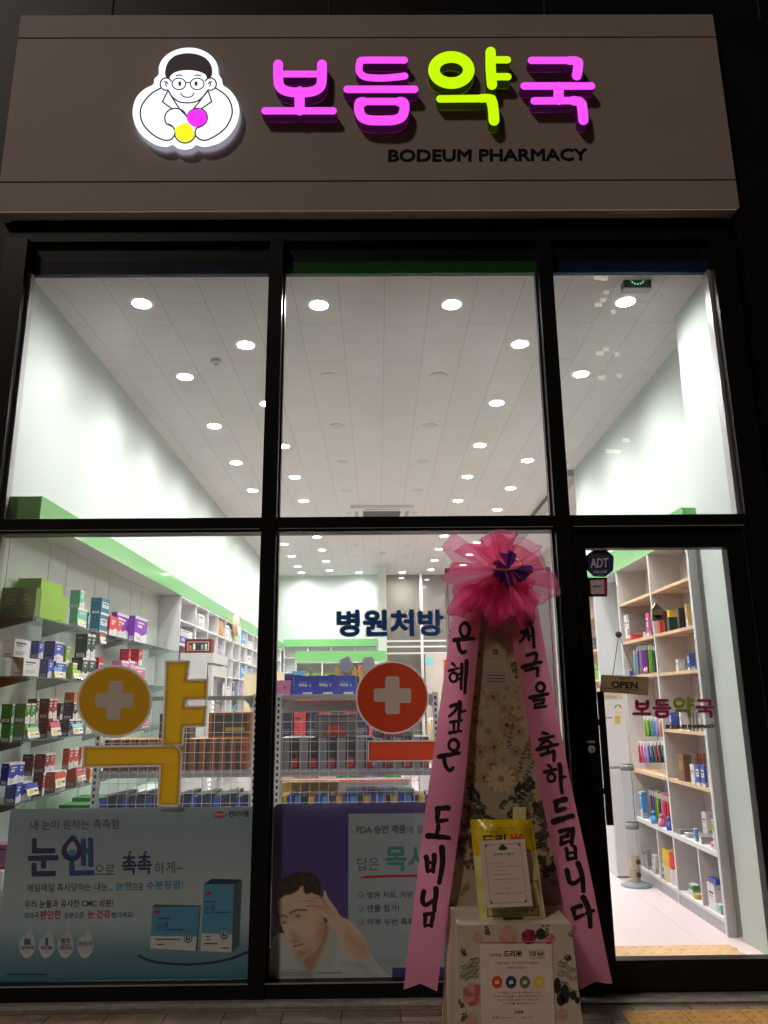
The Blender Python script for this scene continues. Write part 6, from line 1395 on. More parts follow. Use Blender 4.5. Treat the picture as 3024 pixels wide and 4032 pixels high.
# the printed portrait: soft tones laid down on a fine mesh, like the ink of the print
import numpy as np
def portrait():
    step = 5.0
    gx, gy = np.arange(72, 872, step), np.arange(520, 1200.1, step)
    X, Y = np.meshgrid(gx, gy); img = np.zeros(X.shape + (3,)); al = np.zeros(X.shape)
    rn = np.random.RandomState(4)
    def sdf(poly):
        P = np.array([(p.x, p.y) for p in smooth(poly, 4, True)]); Q = np.roll(P, -1, 0)
        d = np.full(X.shape, 1e9); ins = np.zeros(X.shape, bool)
        for (x0, y0), (x1, y1) in zip(P, Q):
            ex, ey = x1 - x0, y1 - y0; t = np.clip(((X - x0) * ex + (Y - y0) * ey) / (ex * ex + ey * ey + 1e-9), 0, 1)
            d = np.minimum(d, np.hypot(X - x0 - t * ex, Y - y0 - t * ey))
            c = ((y0 > Y) != (y1 > Y)) & (X < (x1 - x0) * (Y - y0) / (y1 - y0 + 1e-9) + x0); ins ^= c
        return np.where(ins, -d, d)
    def put(w, c, body=False):
        nonlocal img, al
        c = np.array(C(*c)); w = np.clip(w, 0, 1)[..., None]; img = img * (1 - w) + c * w
        if body: al = np.maximum(al, w[..., 0])
    def shape(poly, c, f=4, body=True, k=1.0): put(k * np.clip(.5 - sdf(poly) / (2 * f), 0, 1), c, body)
    def blob(x, y, rx, ry, c, k, rot=0.0):
        a = math.radians(rot); u = (X - x) * math.cos(a) + (Y - y) * math.sin(a); v = -(X - x) * math.sin(a) + (Y - y) * math.cos(a)
        put(k * np.exp(-((u / rx) ** 2 + (v / ry) ** 2)) * (al > .3), c)
    def lin(pts, w, c, k=1.0):
        P = [(p.x, p.y) for p in smooth(pts, 5)]; d = np.full(X.shape, 1e9)
        for (x0, y0), (x1, y1) in zip(P, P[1:]):
            ex, ey = x1 - x0, y1 - y0; t = np.clip(((X - x0) * ex + (Y - y0) * ey) / (ex * ex + ey * ey + 1e-9), 0, 1); d = np.minimum(d, np.hypot(X - x0 - t * ex, Y - y0 - t * ey))
        put(k * np.exp(-(d / w) ** 2), c)
    sk, sh, dk = (232, 208, 188), (196, 160, 134), (150, 112, 90)
    shape([(700, 950), (735, 1040), (790, 1120), (840, 1215), (60, 1215), (85, 1100), (110, 960), (170, 905), (330, 960), (390, 1010), (440, 850), (540, 812), (600, 830), (660, 890)], (204, 218, 222), 5)
    for p, w, k in (([(120, 980), (150, 1080), (150, 1190)], 22, .35), ([(250, 1010), (300, 1110), (335, 1200)], 20, .45), ([(420, 980), (390, 1080), (345, 1200)], 22, .5), ([(520, 860), (500, 960), (470, 1100)], 34, .3), ([(560, 1090), (660, 1110), (740, 1100)], 24, .35), ([(640, 1080), (700, 1140), (760, 1190)], 18, .3)): lin(p, w, (150, 168, 176), k)
    shape([(300, 1040), (345, 1150), (395, 1060), (430, 985), (462, 905), (440, 840), (370, 900)], (188, 152, 128), 6); blob(400, 960, 40, 90, dk, .55, 20)
    shape([(145, 690), (175, 655), (240, 625), (310, 615), (370, 660), (415, 710), (436, 780), (434, 870), (420, 955), (388, 1012), (340, 1050), (300, 1070), (262, 1046), (226, 968), (182, 890), (152, 800)], sk, 4)
    blob(420, 900, 40, 130, sh, .85, 12); blob(330, 1035, 70, 24, sh, .6, -18); blob(160, 790, 18, 110, sh, .45); blob(245, 690, 80, 22, (242, 222, 204), .5, -15); blob(330, 880, 46, 40, (238, 212, 192), .6); blob(215, 860, 20, 50, (240, 216, 198), .6, 12)
    blob(278, 800, 44, 22, sh, .75, -8); blob(190, 832, 26, 20, sh, .75, -8); blob(258, 915, 26, 16, sh, .7); blob(236, 905, 12, 30, sh, .55, 10); lin([(252, 928), (268, 934), (284, 926)], 4, dk, .8)
    blob(262, 955, 42, 14, (120, 96, 84), .65, -10); blob(292, 1032, 30, 22, (140, 116, 102), .6, -12); blob(330, 1000, 40, 40, (176, 146, 126), .35)
    lin([(250, 990), (276, 982), (304, 976)], 7, (176, 96, 88), .9); lin([(248, 988), (276, 983), (306, 974)], 2.6, (110, 56, 52), .9)
    lin([(156, 806), (178, 797), (204, 806)], 5.5, (58, 44, 40), .9); lin([(224, 784), (268, 764), (326, 764)], 6.5, (58, 44, 40), .9)
    for x, y, r in ((188, 846, 15), (274, 808, 18)):
        blob(x, y, r * 1.1, 6.5, (236, 228, 222), .8, -8); blob(x + 1, y, 6.5, 6.5, (40, 30, 28), 1.0); lin([(x - r - 3, y + 2), (x - 4, y - 8), (x + r, y - 4)], 2.8, (52, 36, 32), .9)
    for y in (690, 706, 722): lin([(205, y + 6), (250, y - 6), (292, y - 10)], 3.2, sh, .55)
    hairp = [(132, 655), (146, 600), (186, 562), (240, 545), (262, 528), (310, 532), (352, 530), (398, 566), (412, 615), (408, 668), (392, 690), (372, 655), (324, 668), (308, 640), (302, 600), (276, 640), (236, 664), (190, 676), (150, 694)]
    shape(hairp, (46, 38, 36), 5)
    hm = sdf(hairp) < -3
    for k in range(46):
        x0 = rn.uniform(140, 400); y0 = rn.uniform(540, 640); d0 = rn.uniform(-.5, .5)
        w = np.exp(-(((X - x0) * math.cos(d0) + (Y - y0) * math.sin(d0)) / 3.2) ** 2 - (((Y - y0) * math.cos(d0) - (X - x0) * math.sin(d0)) / 34) ** 2) * hm; put(w * .7, (92, 80, 74) if k % 2 else (26, 20, 20))
    arm = [(300, 690), (320, 668), (388, 668), (426, 684), (432, 646), (444, 640), (464, 690), (502, 740), (540, 800), (600, 838), (655, 900), (705, 985), (722, 1068), (600, 1062), (545, 950), (470, 850), (428, 795), (365, 772), (312, 742), (330, 725), (298, 712)]
    shape(arm, (230, 206, 186), 3.5); am = sdf(arm) < 2
    for x, y, rx, ry, c, k, r in ((600, 940, 30, 120, sh, .6, -32), (680, 1010, 40, 70, (204, 168, 140), .8, -20), (470, 780, 24, 70, sh, .45, -35), (400, 745, 60, 14, sh, .5, 14), (520, 840, 26, 60, (240, 218, 200), .5, -38)): 
        a = math.radians(r); u = (X - x) * math.cos(a) + (Y - y) * math.sin(a); v = -(X - x) * math.sin(a) + (Y - y) * math.cos(a); put(k * np.exp(-((u / rx) ** 2 + (v / ry) ** 2)) * am, c)
    for p in ([(300, 712), (340, 706), (400, 714)], [(326, 742), (370, 736), (424, 750)], [(352, 690), (390, 686), (425, 696)], [(430, 690), (440, 720), (455, 745)]): lin(p, 3.2, (160, 122, 100), .85)
    f = lay(ZQ, 3.5, PY)
    ny, nx = X.shape; vs_ = [f(x, y) for y in gy for x in gx]; fs_ = []
    for a in range(ny - 1):
        for b in range(nx - 1):
            if al[a, b] + al[a + 1, b] + al[a, b + 1] + al[a + 1, b + 1] > 2.0 and gy[a] < 1196: fs_.append((a * nx + b, a * nx + b + 1, (a + 1) * nx + b + 1, (a + 1) * nx + b))
    me = bpy.data.meshes.new('portrait'); me.from_pydata([tuple(v) for v in vs_], [], fs_)
    at = me.color_attributes.new('ink', 'FLOAT_COLOR', 'POINT'); at.data.foreach_set('color', np.concatenate([img.reshape(-1, 3), np.ones((nx * ny, 1))], 1).astype(np.float32).ravel())
    m, nt, p = nodes_of('poster_photo'); an = nt.nodes.new('ShaderNodeAttribute'); an.attribute_name = 'ink'; nt.links.new(an.outputs['Color'], p.inputs['Base Color']); p.inputs['Roughness'].default_value = .4
    me.materials.append(m); o = bpy.data.objects.new('portrait', me); COL.objects.link(o); o.parent = t; o.location = -Vector(t.location)
portrait()
edges(M, ZQ, [(95, 1140), (352, 1140), (352, 1170), (95, 1170)], 3, 'p_shirt2', 7, PY); fill(M, ZQ, [(105, 1150), (340, 1150), (340, 1160), (105, 1160)], 'p_shirt2', 7, PY); fill(M, ZQ, [(385, 1148), (550, 1148), (550, 1157), (385, 1157)], 'p_shirt2', 7, PY)
fill(M, ZQ, [(860, 1122), (1250, 1118), (1250, 1186), (860, 1190)], 'p_purple', 7, PY)
wpart(M, 'print', t)
# ------------------------------------------------------------------ congratulation stand with ribbons, bow, rice bag and box
ZW = zm(1600, 3100, 900)
mat('stand_print', C(158, 146, 126), rough=0.6, var=0.10, vscale=5); mat('stand_side', C(208, 190, 170), rough=0.6)
mat('bloom', C(150, 124, 86), rough=0.6, var=.15, vscale=40); mat('bloom_pale', C(184, 168, 136), rough=0.6); mat('bloom_core', C(84, 60, 36), rough=0.6); mat('leaf_print', C(70, 66, 50), rough=0.6); mat('leaf_dark', C(40, 42, 36), rough=0.6); mat('berry', C(104, 56, 58), rough=0.6); mat('seal', C(116, 84, 62), rough=0.6); mat('card_note', C(150, 140, 140), rough=.6)
mat('ribbon_pink', C(234, 148, 176), rough=0.5, trans=0.5, bump=0.05, bscale=400); mat('brush_ink', C(26, 18, 20), rough=0.5)
mat('box_print', C(196, 182, 172), rough=0.5, var=.03); mat('paper', C(222, 204, 198), rough=0.6); mat('rose', C(206, 138, 134), rough=0.6); mat('rose2', C(176, 102, 104), rough=0.6); mat('rose_red', C(164, 40, 66), rough=0.6); mat('rose_red2', C(120, 22, 44), rough=0.6); mat('fern', C(104, 112, 84), rough=0.6); mat('leaf_black', C(34, 38, 36), rough=0.6)
mat('bag_yellow', C(206, 178, 30), rough=0.22, var=.08, vscale=9, bump=.6, bscale=22); mat('bag_green', C(204, 206, 140), rough=0.24, var=.05, vscale=9, bump=.6, bscale=22); mat('bag_cream', C(232, 214, 160), rough=0.35, bump=.2, bscale=14); mat('ink_red', C(214, 70, 40), rough=.5); mat('ink_brown', C(120, 100, 92), rough=.5); mat('ink_dark', C(56, 46, 44), rough=.5); mat('ink_green', C(44, 74, 62), rough=.5)
sheer('organza_sheer', C(236, 150, 186), 0.20); sheer('organza_pink', C(244, 124, 174), 0.31); sheer('organza_deep', C(222, 84, 138), 0.40); sheer('organza_violet', C(74, 48, 132), 0.80)
mat('organza_edge', C(170, 40, 96), rough=.6); mat('gold_cord', C(210, 130, 60), rough=.3, metal=.5)
WY = -0.40
stand = thing('congratulation_stand', 'tall printed congratulation stand with two pink calligraphy ribbons and an organza bow', 'congratulation stand', (aY(1985, 3700, WY).x, -.5, 0))
fw = lambda x, y, Y=WY: aY(x, y, Y)
a, b, c, d = fw(1763, 3566), fw(2213, 3566), fw(2081, 2300), fw(1819, 2300)
k0 = (a.x - d.x) / (a.z - d.z); k1 = (b.x - c.x) / (b.z - c.z)
M = MB(); M.prism([(a.x - k0 * a.z, WY, 0.01), (b.x - k1 * b.z, WY, .01), c, d], (0, .03, 0), 'stand_print', 'stand_side', back=True); wpart(M, 'panel', stand)
M = MB(); e0, e1 = aY(*zm(1000, 3100, 1050)(1185, 745), WY - .012), aY(*ZW(1150, 870), WY - .012)
M.box(e0.x, e1.x, WY - .012, WY - .002, .01, e0.z, 'stand_side'); wpart(M, 'base_panel', stand)
# flower print
M = MB(); rf = random.Random(3)
def PW(x, y, k): return aY(x, y, WY - .0006 * k)
def flower(M, x, y, r, c1, c2, n, k, P=PW, sq=1.0):
    ph = rf.random() * 6
    for j in range(n):
        a_ = ph + 2 * math.pi * j / n; pts = []
        for s_ in range(9):
            u_ = s_ / 8; an = a_ + (u_ - .5) * 2 * math.pi / n * 1.15; rr = r * (.25 + .75 * math.sin(math.pi * u_) ** .45) * (.9 + .2 * rf.random()); pts.append(P(x + rr * math.cos(an), y + rr * sq * math.sin(an), k + .04 * j))
        M.face([P(x, y, k + .04 * j)] + pts, c1)
    M.face([P(x + r * .24 * math.cos(j * .7), y + r * .24 * math.sin(j * .7) * sq, k + 1) for j in range(9)], c2)
def sprig(M, x, y, ang, ln, n, m, k, P=PW, lw=10, ll=26):
    pts = []
    for j in range(n + 1):
        px, py = x + math.cos(ang) * ln * j / n, y + math.sin(ang) * ln * j / n + 6 * math.sin(j); pts.append((px, py))
        if j:
            for s_ in (-1, 1):
                an = ang + s_ * (.7 + .3 * rf.random()); l_ = ll * (1 - .5 * j / n) * (.7 + .5 * rf.random()); w_ = lw * (.6 + .5 * rf.random())
                tx, ty = px + math.cos(an) * l_, py + math.sin(an) * l_; nx, ny = -math.sin(an) * w_ / 2, math.cos(an) * w_ / 2
                M.face([P(px, py, k + .01 * j), P((px + tx) / 2 + nx, (py + ty) / 2 + ny, k + .01 * j), P(tx, ty, k + .01 * j), P((px + tx) / 2 - nx, (py + ty) / 2 - ny, k + .01 * j)], m)
    for q0, q1 in zip(pts, pts[1:]):
        M.face([P(q0[0] - 1.3, q0[1], k), P(q0[0] + 1.3, q0[1], k), P(q1[0] + 1.3, q1[1], k), P(q1[0] - 1.3, q1[1], k)], m)
for x, y, r in ((1938, 2555, 42), (1925, 2745, 44)):
    for j in range(28):
        a0, a1 = 2 * math.pi * j / 28, 2 * math.pi * (j + 1) / 28; M.face([PW(x + q * math.cos(a_), y + q * math.sin(a_), 1) for a_, q in ((a0, r), (a1, r), (a1, r - 3), (a0, r - 3))], 'bloom')
M.face([PW(x_, y_, 1) for x_, y_ in ((1940, 2555), (1962, 2555), (1962, 2578), (1940, 2578))], 'seal')
M.face([PW(x_, y_, 1) for x_, y_ in ((1895, 2645), (2010, 2650), (2008, 2700), (1897, 2695))], 'card_note')
for j in range(3): M.face([PW(x_, y_, 1.5) for x_, y_ in ((1918, 2657 + j * 12), (1990, 2659 + j * 12), (1990, 2662 + j * 12), (1918, 2660 + j * 12))], 'leaf_print')
for x, y, r in ((1870, 2745, 22), (1942, 2742, 26), (1878, 2842, 30), (1922, 2880, 18), (1995, 2855, 38), (1945, 2942, 26), (2030, 2960, 24), (1890, 2960, 30), (1850, 3060, 34), (1905, 3062, 22), (2015, 3050, 32), (1870, 2790, 14), (1985, 2790, 18), (2045, 2880, 24), (1840, 2900, 20), (1935, 3010, 22)): flower(M, x, y, r, 'bloom', 'bloom_core', 6 + int(r / 8), 1)
flower(M, 1972, 3066, 60, 'bloom_pale', 'bloom', 12, 3)
for j in range(34): flower(M, rf.uniform(1840, 2110), rf.uniform(2700, 3120), rf.uniform(7, 15), 'bloom', 'bloom_core', 5, .5)
for j in range(16): sprig(M, rf.uniform(1850, 2090), rf.uniform(2760, 3150), rf.uniform(-2.3, -.8), rf.uniform(50, 120), 8, 'bloom', .4, lw=5, ll=16)
for x, y, an in ((1885, 2560, 1.9), (1880, 2600, 2.4), (2010, 2600, .8), (1875, 2640, 3.0), (2020, 2620, 1.2), (2040, 3050, -1.3), (2060, 3080, -1.1), (2000, 2950, -1.4), (2080, 3000, -1.5)): sprig(M, x, y, an, 130 if y > 2900 else 45, 9, 'leaf_print', 1, lw=7, ll=20)
for j in range(130):
    x = rf.uniform(1790, 2180); y = rf.uniform(3140, 3480)
    dx = abs(x - 1985); 
    if y > 3330 and dx < 130: continue
    edge = 205 - max(0, (3230 - y)) * .8
    if dx > edge: continue
    sprig(M, x, y, rf.uniform(0, 6.28), rf.uniform(25, 60), 6, rf.choice(('leaf_dark', 'leaf_print', 'leaf_dark', 'fern')), 2 + .03 * j, lw=9, ll=22)
for j in range(26):
    x = rf.choice((-1, 1)) * rf.uniform(90, 190) + 1985; y = rf.uniform(3200, 3460); flower(M, x, y, rf.uniform(8, 16), 'berry', 'leaf_dark', 5, 7)
sprig(M, 2010, 3130, -.5, 90, 5, 'leaf_dark', 7, lw=22, ll=60); sprig(M, 1890, 3160, -2.2, 60, 5, 'leaf_dark', 7, lw=14, ll=40)
wpart(M, 'flower_print', stand)
# ribbons
RYb = -0.455
def wav(p, ph): return Vector((0, .010 * math.sin(p.z * 4.2 + ph) + .004 * math.sin(p.z * 11 + p.x * 9), 0))
def ribbon(Lp, Rp, notch, ph, glyphs):
    M = MB(); n = 40; vs_ = []; fs_ = []
    def ev(P, t):
        ys = P[0][1] + (P[-1][1] - P[0][1]) * t
        for (x0, y0), (x1, y1) in zip(P, P[1:]):
            if y0 <= ys <= y1: return (x0 + (x1 - x0) * (ys - y0) / (y1 - y0), ys)
        return P[-1]
    m = 6
    for i in range(n + 1):
        l, r = ev(Lp, i / n), ev(Rp, i / n)
        for j in range(m + 1):
            u = j / m; x, y = l[0] + (r[0] - l[0]) * u, l[1] + (r[1] - l[1]) * u
            if i == n: y = y + (notch - y) * (1 - abs(2 * u - 1))
            p = aY(x, y, RYb); vs_.append(p + wav(p, ph))
    for i in range(n):
        for j in range(m): a_ = i * (m + 1) + j; fs_.append((a_, a_ + 1, a_ + m + 2, a_ + m + 1))
    M.mesh(vs_, fs_, 'ribbon_pink', True)
    o = wpart(M, 'ribbon', stand)
    kk = [0]
    for z, st in glyphs:
        M = MB()
        for s_ in st:
            w_ = s_[0]; pts = s_[1:]
            if len(pts) == 5 and pts[0] == 'ring':
                _, cx, cy, rx, ry = pts; pts = [(cx + rx * math.cos(q * .4488 - 1.8), cy + ry * math.sin(q * .4488 - 1.8)) for q in range(15)]
            elif len(pts) > 2: pts = [(q.x, q.y) for q in smooth(pts, 4)]
            elif len(pts) == 2:
                (ax, ay), (bx, by) = pts; pts = [(ax + (bx - ax) * q / 6 + w_ * .10 * math.sin(q), ay + (by - ay) * q / 6 + w_ * .06 * math.cos(q * 2)) for q in range(7)]
            kk[0] += 1; out = []
            for x, y in stroke_outline(pts, w_ * 1.42, 6, w_ * 1.05):
                p = aY(*z(x, y), RYb); out.append(p + wav(p, ph) - Vector((0, .0022 + .00006 * kk[0], 0)))
            # fan triangles would cut corners on curved strokes: use the outline as one face
            M.face(out, 'brush_ink')
        wsub(M, 'written_character', o)
Z13_ = zm(1700, 2050, 550); Z6_ = zm(1000, 2000, 1200); ZQ_ = zm(1000, 3100, 1050); HZ_ = zm(2000, 2000, 1024)
ribbon([(1795, 2330), (1673, 3200), (1589, 3899)], [(1906, 2330), (1817, 3200), (1721, 3905)], 3875, 0.3, [
    (Z6_, [(15, 'ring', 1148, 663, 26, 38), (19, (1092, 718), (1196, 710)), (17, (1112, 735), (1119, 768), (1136, 790), (1152, 780))]),
    (Z6_, [(12, (1080, 846), (1096, 860)), (12, (1062, 886), (1116, 872)), (13, 'ring', 1087, 922, 21, 25), (11, (1112, 905), (1134, 902)), (11, (1112, 932), (1134, 928)), (14, (1132, 850), (1128, 985)), (17, (1157, 832), (1150, 1005))]),
    (Z6_, [(15, (1072, 1080), (1106, 1070), (1096, 1104), (1062, 1134)), (17, (1120, 1055), (1119, 1150)), (13, (1118, 1112), (1152, 1104)), (13, (1070, 1166), (1132, 1156)), (12, (1086, 1166), (1090, 1218)), (12, (1114, 1162), (1112, 1214)), (14, (1064, 1224), (1128, 1214))]),
    (Z6_, [(15, 'ring', 1086, 1290, 27, 30), (20, (1008, 1352), (1116, 1333)), (17, (1034, 1366), (1042, 1404), (1064, 1428), (1083, 1412))]),
    (ZQ_, [(26, (1208, 126), (1140, 130)), (26, (1140, 130), (1142, 210)), (22, (1142, 210), (1200, 202)), (22, (1145, 238), (1140, 285)), (28, (1082, 298), (1212, 312))]),
    (ZQ_, [(24, (1070, 430), (1082, 520)), (24, (1120, 418), (1116, 522)), (16, (1082, 468), (1118, 462)), (18, (1084, 516), (1118, 512)), (28, (1168, 372), (1172, 470), (1152, 592))]),
    (ZQ_, [(24, (1056, 650), (1048, 706), (1070, 734), (1112, 706)), (26, (1132, 628), (1124, 770)), (20, (1064, 795), (1066, 866)), (20, (1064, 792), (1112, 788)), (22, (1112, 788), (1106, 866)), (16, (1066, 862), (1106, 860))])])
ribbon([(1985, 2330), (2123, 3100), (2286, 3900)], [(2105, 2330), (2251, 3100), (2413, 3875)], 3866, 1.4, [
    (Z13_, [(30, (1062, 1328), (1112, 1306), (1090, 1395), (1048, 1440)), (30, (1128, 1282), (1156, 1418)), (20, (1150, 1375), (1190, 1362)), (34, (1148, 1205), (1196, 1300), (1216, 1505))]),
    (Z6_, [(14, (1488, 802), (1536, 790), (1536, 826), (1518, 848)), (17, (1462, 864), (1566, 838)), (13, (1512, 852), (1514, 880)), (14, (1480, 884), (1544, 870)), (15, (1544, 870), (1546, 914))]),
    (Z6_, [(14, 'ring', 1561, 976, 23, 24), (18, (1504, 1032), (1602, 1012)), (13, (1522, 1050), (1580, 1040)), (12, (1580, 1040), (1576, 1062)), (12, (1574, 1062), (1530, 1070)), (11, (1530, 1070), (1530, 1088)), (13, (1530, 1088), (1592, 1080))]),
    (HZ_, [(15, (222, 1434), (256, 1442)), (17, (202, 1478), (292, 1456)), (16, (248, 1472), (204, 1520)), (15, (246, 1482), (288, 1508)), (20, (188, 1540), (318, 1508)), (16, (250, 1536), (258, 1566)), (17, (212, 1576), (292, 1552)), (18, (292, 1552), (294, 1614))]),
    (HZ_, [(16, (258, 1640), (276, 1656)), (17, (234, 1684), (306, 1666)), (15, 'ring', 276, 1720, 24, 26), (22, (328, 1635), (344, 1815)), (16, (338, 1722), (368, 1712))]),
    (ZW, [(30, (1152, 84), (1080, 104)), (28, (1080, 104), (1088, 168)), (24, (1088, 168), (1152, 150)), (32, (1064, 244), (1206, 204))]),
    (ZW, [(24, (1110, 316), (1172, 300)), (22, (1172, 300), (1166, 346)), (22, (1166, 346), (1118, 360)), (20, (1118, 360), (1116, 406)), (22, (1116, 406), (1180, 386)), (26, (1202, 298), (1196, 414)), (22, (1154, 440), (1166, 518)), (22, (1216, 428), (1226, 512)), (16, (1164, 474), (1216, 466)), (20, (1170, 516), (1226, 506))]),
    (ZW, [(28, (1160, 598), (1180, 680), (1214, 692), (1256, 660)), (30, (1240, 548), (1270, 640), (1280, 750))]),
    (ZW, [(28, (1262, 856), (1204, 878)), (26, (1204, 878), (1226, 948)), (24, (1226, 948), (1286, 922)), (32, (1280, 796), (1320, 882), (1334, 1010)), (24, (1310, 908), (1358, 890))])])
# bow of ruffled organza
BYc = -0.50
bc = aY(*Z13_(790, 630), BYc)
def petal(M, ME, ang, L, wid, m, ph, out, curl=0.0, nu=12, nv=14):
    d_ = Vector((math.cos(ang), 0, math.sin(ang))); n_ = Vector((-math.sin(ang), 0, math.cos(ang)))
    vs_ = []; fs_ = []; edge = []
    for i in range(nu + 1):
        u = i / nu
        for j in range(nv + 1):
            v = j / nv * 2 - 1
            wv = wid * (u ** .8) * (1.0 + .10 * math.sin(3 * v + ph)); l_ = L * u * (1 - .08 * v * v + .13 * math.sin(2.4 * v + ph) * u + .04 * math.sin(7 * v + ph) * u)
            yy = -out * math.sin(math.pi * (.15 + .75 * u)) * .9 + .034 * u * math.sin(v * 5.2 + ph) + .012 * math.sin(v * 17 + ph * 2) * (1 - u * .5) - curl * u * u * .1
            p = bc + d_ * l_ + n_ * wv * v + Vector((0, yy, 0)); vs_.append(p)
            if i == nu: edge.append(p)
    for i in range(nu):
        for j in range(nv): a_ = i * (nv + 1) + j; fs_.append((a_, a_ + 1, a_ + nv + 2, a_ + nv + 1))
    M.mesh(vs_, fs_, m, True); ME.tube(edge, .0012, 'organza_edge', 5, False)
rb_ = random.Random(11)
M, ME = MB(), MB()
s_ = 5.05 / 3011.9 * .3315 / 1.13           # metres per pixel of the bow close-up
for ang, L, wd, m, out in ((95, 440, 250, 'organza_pink', .02), (58, 470, 240, 'organza_sheer', .05), (128, 470, 210, 'organza_pink', .04), (28, 430, 200, 'organza_pink', .07), (158, 600, 220, 'organza_sheer', .05),
                           (4, 590, 220, 'organza_sheer', .03), (-20, 610, 200, 'organza_sheer', .07), (-52, 590, 200, 'organza_deep', .06), (-84, 560, 190, 'organza_deep', .08), (-118, 540, 190, 'organza_deep', .06), (-146, 620, 170, 'organza_deep', .07), (186, 520, 180, 'organza_pink', .09),
                           (80, 400, 150, 'organza_pink', .11), (112, 350, 120, 'organza_pink', .12), (-36, 420, 130, 'organza_deep', .12), (-98, 420, 140, 'organza_deep', .13), (-132, 420, 130, 'organza_deep', .13)):
    petal(M, ME, R(ang), L * s_ * 1.02, wd * 1.1 * s_, m, rb_.random() * 6, out)
bow = wpart(M, 'bow', stand); wsub(ME, 'seam', bow)
M = MB(); bc0 = bc.copy(); bc = bc + Vector((.03, -.13, .0))
for ang, L, wd in ((100, 190, 70), (70, 190, 70), (-5, 250, 75), (-30, 200, 80), (-100, 170, 90), (-140, 160, 70), (160, 150, 60)):
    petal(M, MB(), R(ang), L * s_, wd * s_, 'organza_violet', ang, .03, nu=8, nv=8)
wsub(M, 'violet_knot', bow)
M = MB(); M.tube(smooth([bc + Vector((-.10, -.05, .0)), bc + Vector((-.02, -.07, -.012)), bc + Vector((.06, -.06, .006)), bc + Vector((.07, -.05, .03)), bc + Vector((.03, -.05, .05))], 6), .004, 'gold_cord', 6)
M.tube(smooth([bc + Vector((-.02, -.05, -.02)), bc + Vector((-.01, -.06, -.06)), bc + Vector((.0, -.055, -.10)), bc + Vector((.008, -.05, -.13))], 6), .004, 'gold_cord', 6, r2=.001)
M.tube(smooth([bc + Vector((-.09, -.04, 0)), bc + Vector((-.10, -.04, .03)), bc + Vector((-.06, -.045, .045))], 6), .003, 'gold_cord', 6); wsub(M, 'gold_ribbon', bow)
bc = bc0
# printed box in front
BF = -0.75
q0, q1 = aY(1800, 3642, BF), aY(2248, 3640, BF); l0, l1 = aY(1795, 4032, BF), aY(2294, 4032, BF)
kl, kr = (q0.x - l0.x) / (q0.z - l0.z), (q1.x - l1.x) / (q1.z - l1.z); BZ = q0.z
xl0, xr0 = q0.x - kl * BZ, q1.x - kr * BZ
bx = thing('display_box', 'flower printed cardboard box with a white info sheet on the pavement, carrying the rice bag', 'cardboard box', ((q0.x + q1.x) / 2, -.6, 0))
M = MB(); M.prism([(xl0, BF, .002), (xr0, BF, .002), (q1.x, BF, BZ), (q0.x, BF, BZ)], (0, .325, 0), 'box_print', 'box_print', back=True); body = wpart(M, 'body', bx)
M = MB(); PB = lambda x, y, k: aY(*ZW(x, y), BF - .0006 * k)
def rosep(x, y, r, c1, c2, k):
    for ring, (rr, n) in enumerate(((1, 7), (.72, 6), (.45, 5), (.22, 4))):
        for j in range(n):
            an = 2 * math.pi * (j + .3 * ring) / n; cx, cy = x + r * rr * .55 * math.cos(an), y + r * rr * .55 * math.sin(an)
            M.face([PB(cx + r * rr * .48 * math.cos(q * .52), cy + r * rr * .48 * math.sin(q * .52), k + ring + .05 * j) for q in range(12)], c1 if (j + ring) % 2 else c2)
rosep(740, 1072, 72, 'rose', 'bloom_pale', 1); rosep(890, 1085, 56, 'rose_red', 'rose_red2', 1); rosep(490, 1505, 84, 'rose', 'rose2', 1); rosep(1040, 1098, 40, 'rose', 'rose2', 1); rosep(520, 1088, 40, 'rose', 'bloom_pale', 1); rosep(470, 1690, 50, 'rose', 'bloom_pale', 1); rosep(1130, 1650, 44, 'rose', 'bloom_pale', 1)
for x, y, an, ln in ((545, 1230, 2.6, 160), (540, 1290, 2.7, 150), (535, 1350, 2.9, 140), (1085, 1260, .5, 150), (1080, 1330, .4, 170), (1085, 1395, .6, 170)): sprig(M, x, y, an, ln, 11, 'fern', 1, PB, 11, 46)
for x, y, an, ln in ((940, 1090, -1.0, 90), (1000, 1100, -1.3, 90), (400, 1150, 1.2, 70), (600, 1080, -1.9, 60), (1170, 1090, -.9, 80), (1150, 1200, 1.0, 60), (430, 1600, -2.4, 60), (440, 1620, 2.0, 80)): sprig(M, x, y, an, ln, 4, 'leaf_black' if y < 1500 else 'leaf_dark', 4, PB, 13, 40)
for x, y, w_, h_ in ((1095, 1440, 26, 60), (1150, 1500, 34, 70), (1120, 1540, 30, 46), (1210, 1510, 26, 32), (1240, 1545, 18, 26), (975, 1065, 34, 40)): M.face([PB(x + w_ * math.cos(j * .4), y + h_ * math.sin(j * .4), 5) for j in range(16)], 'leaf_black')
M.face([PB(520, 1118, 8), PB(1058, 1118, 8), PB(1058, 1124, 8), PB(520, 1124, 8)], 'rose'); M.face([PB(532, 1140, 8), PB(1055, 1138, 8), PB(1085, 1790, 8), PB(545, 1790, 8)], 'paper')
def tb(body, bl, br, top, m, bold=0): M.text(body, PB(*bl, 9), PB(*br, 9), PB(bl[0], top, 9), m, bold)
tb('기부화환', (600, 1234), (690, 1230), 1208, 'ink_dark', .0); tb('드리米', (706, 1234), (842, 1231), 1184, 'ink_dark', .04)
M.face([PB(x, y, 9) for x, y in ((886, 1180), (1002, 1178), (1006, 1246), (890, 1248))], 'box_print'); M.text('10 kg', PB(900, 1236, 10), PB(998, 1234, 10), PB(900, 1190, 10), 'ink_dark', .02)
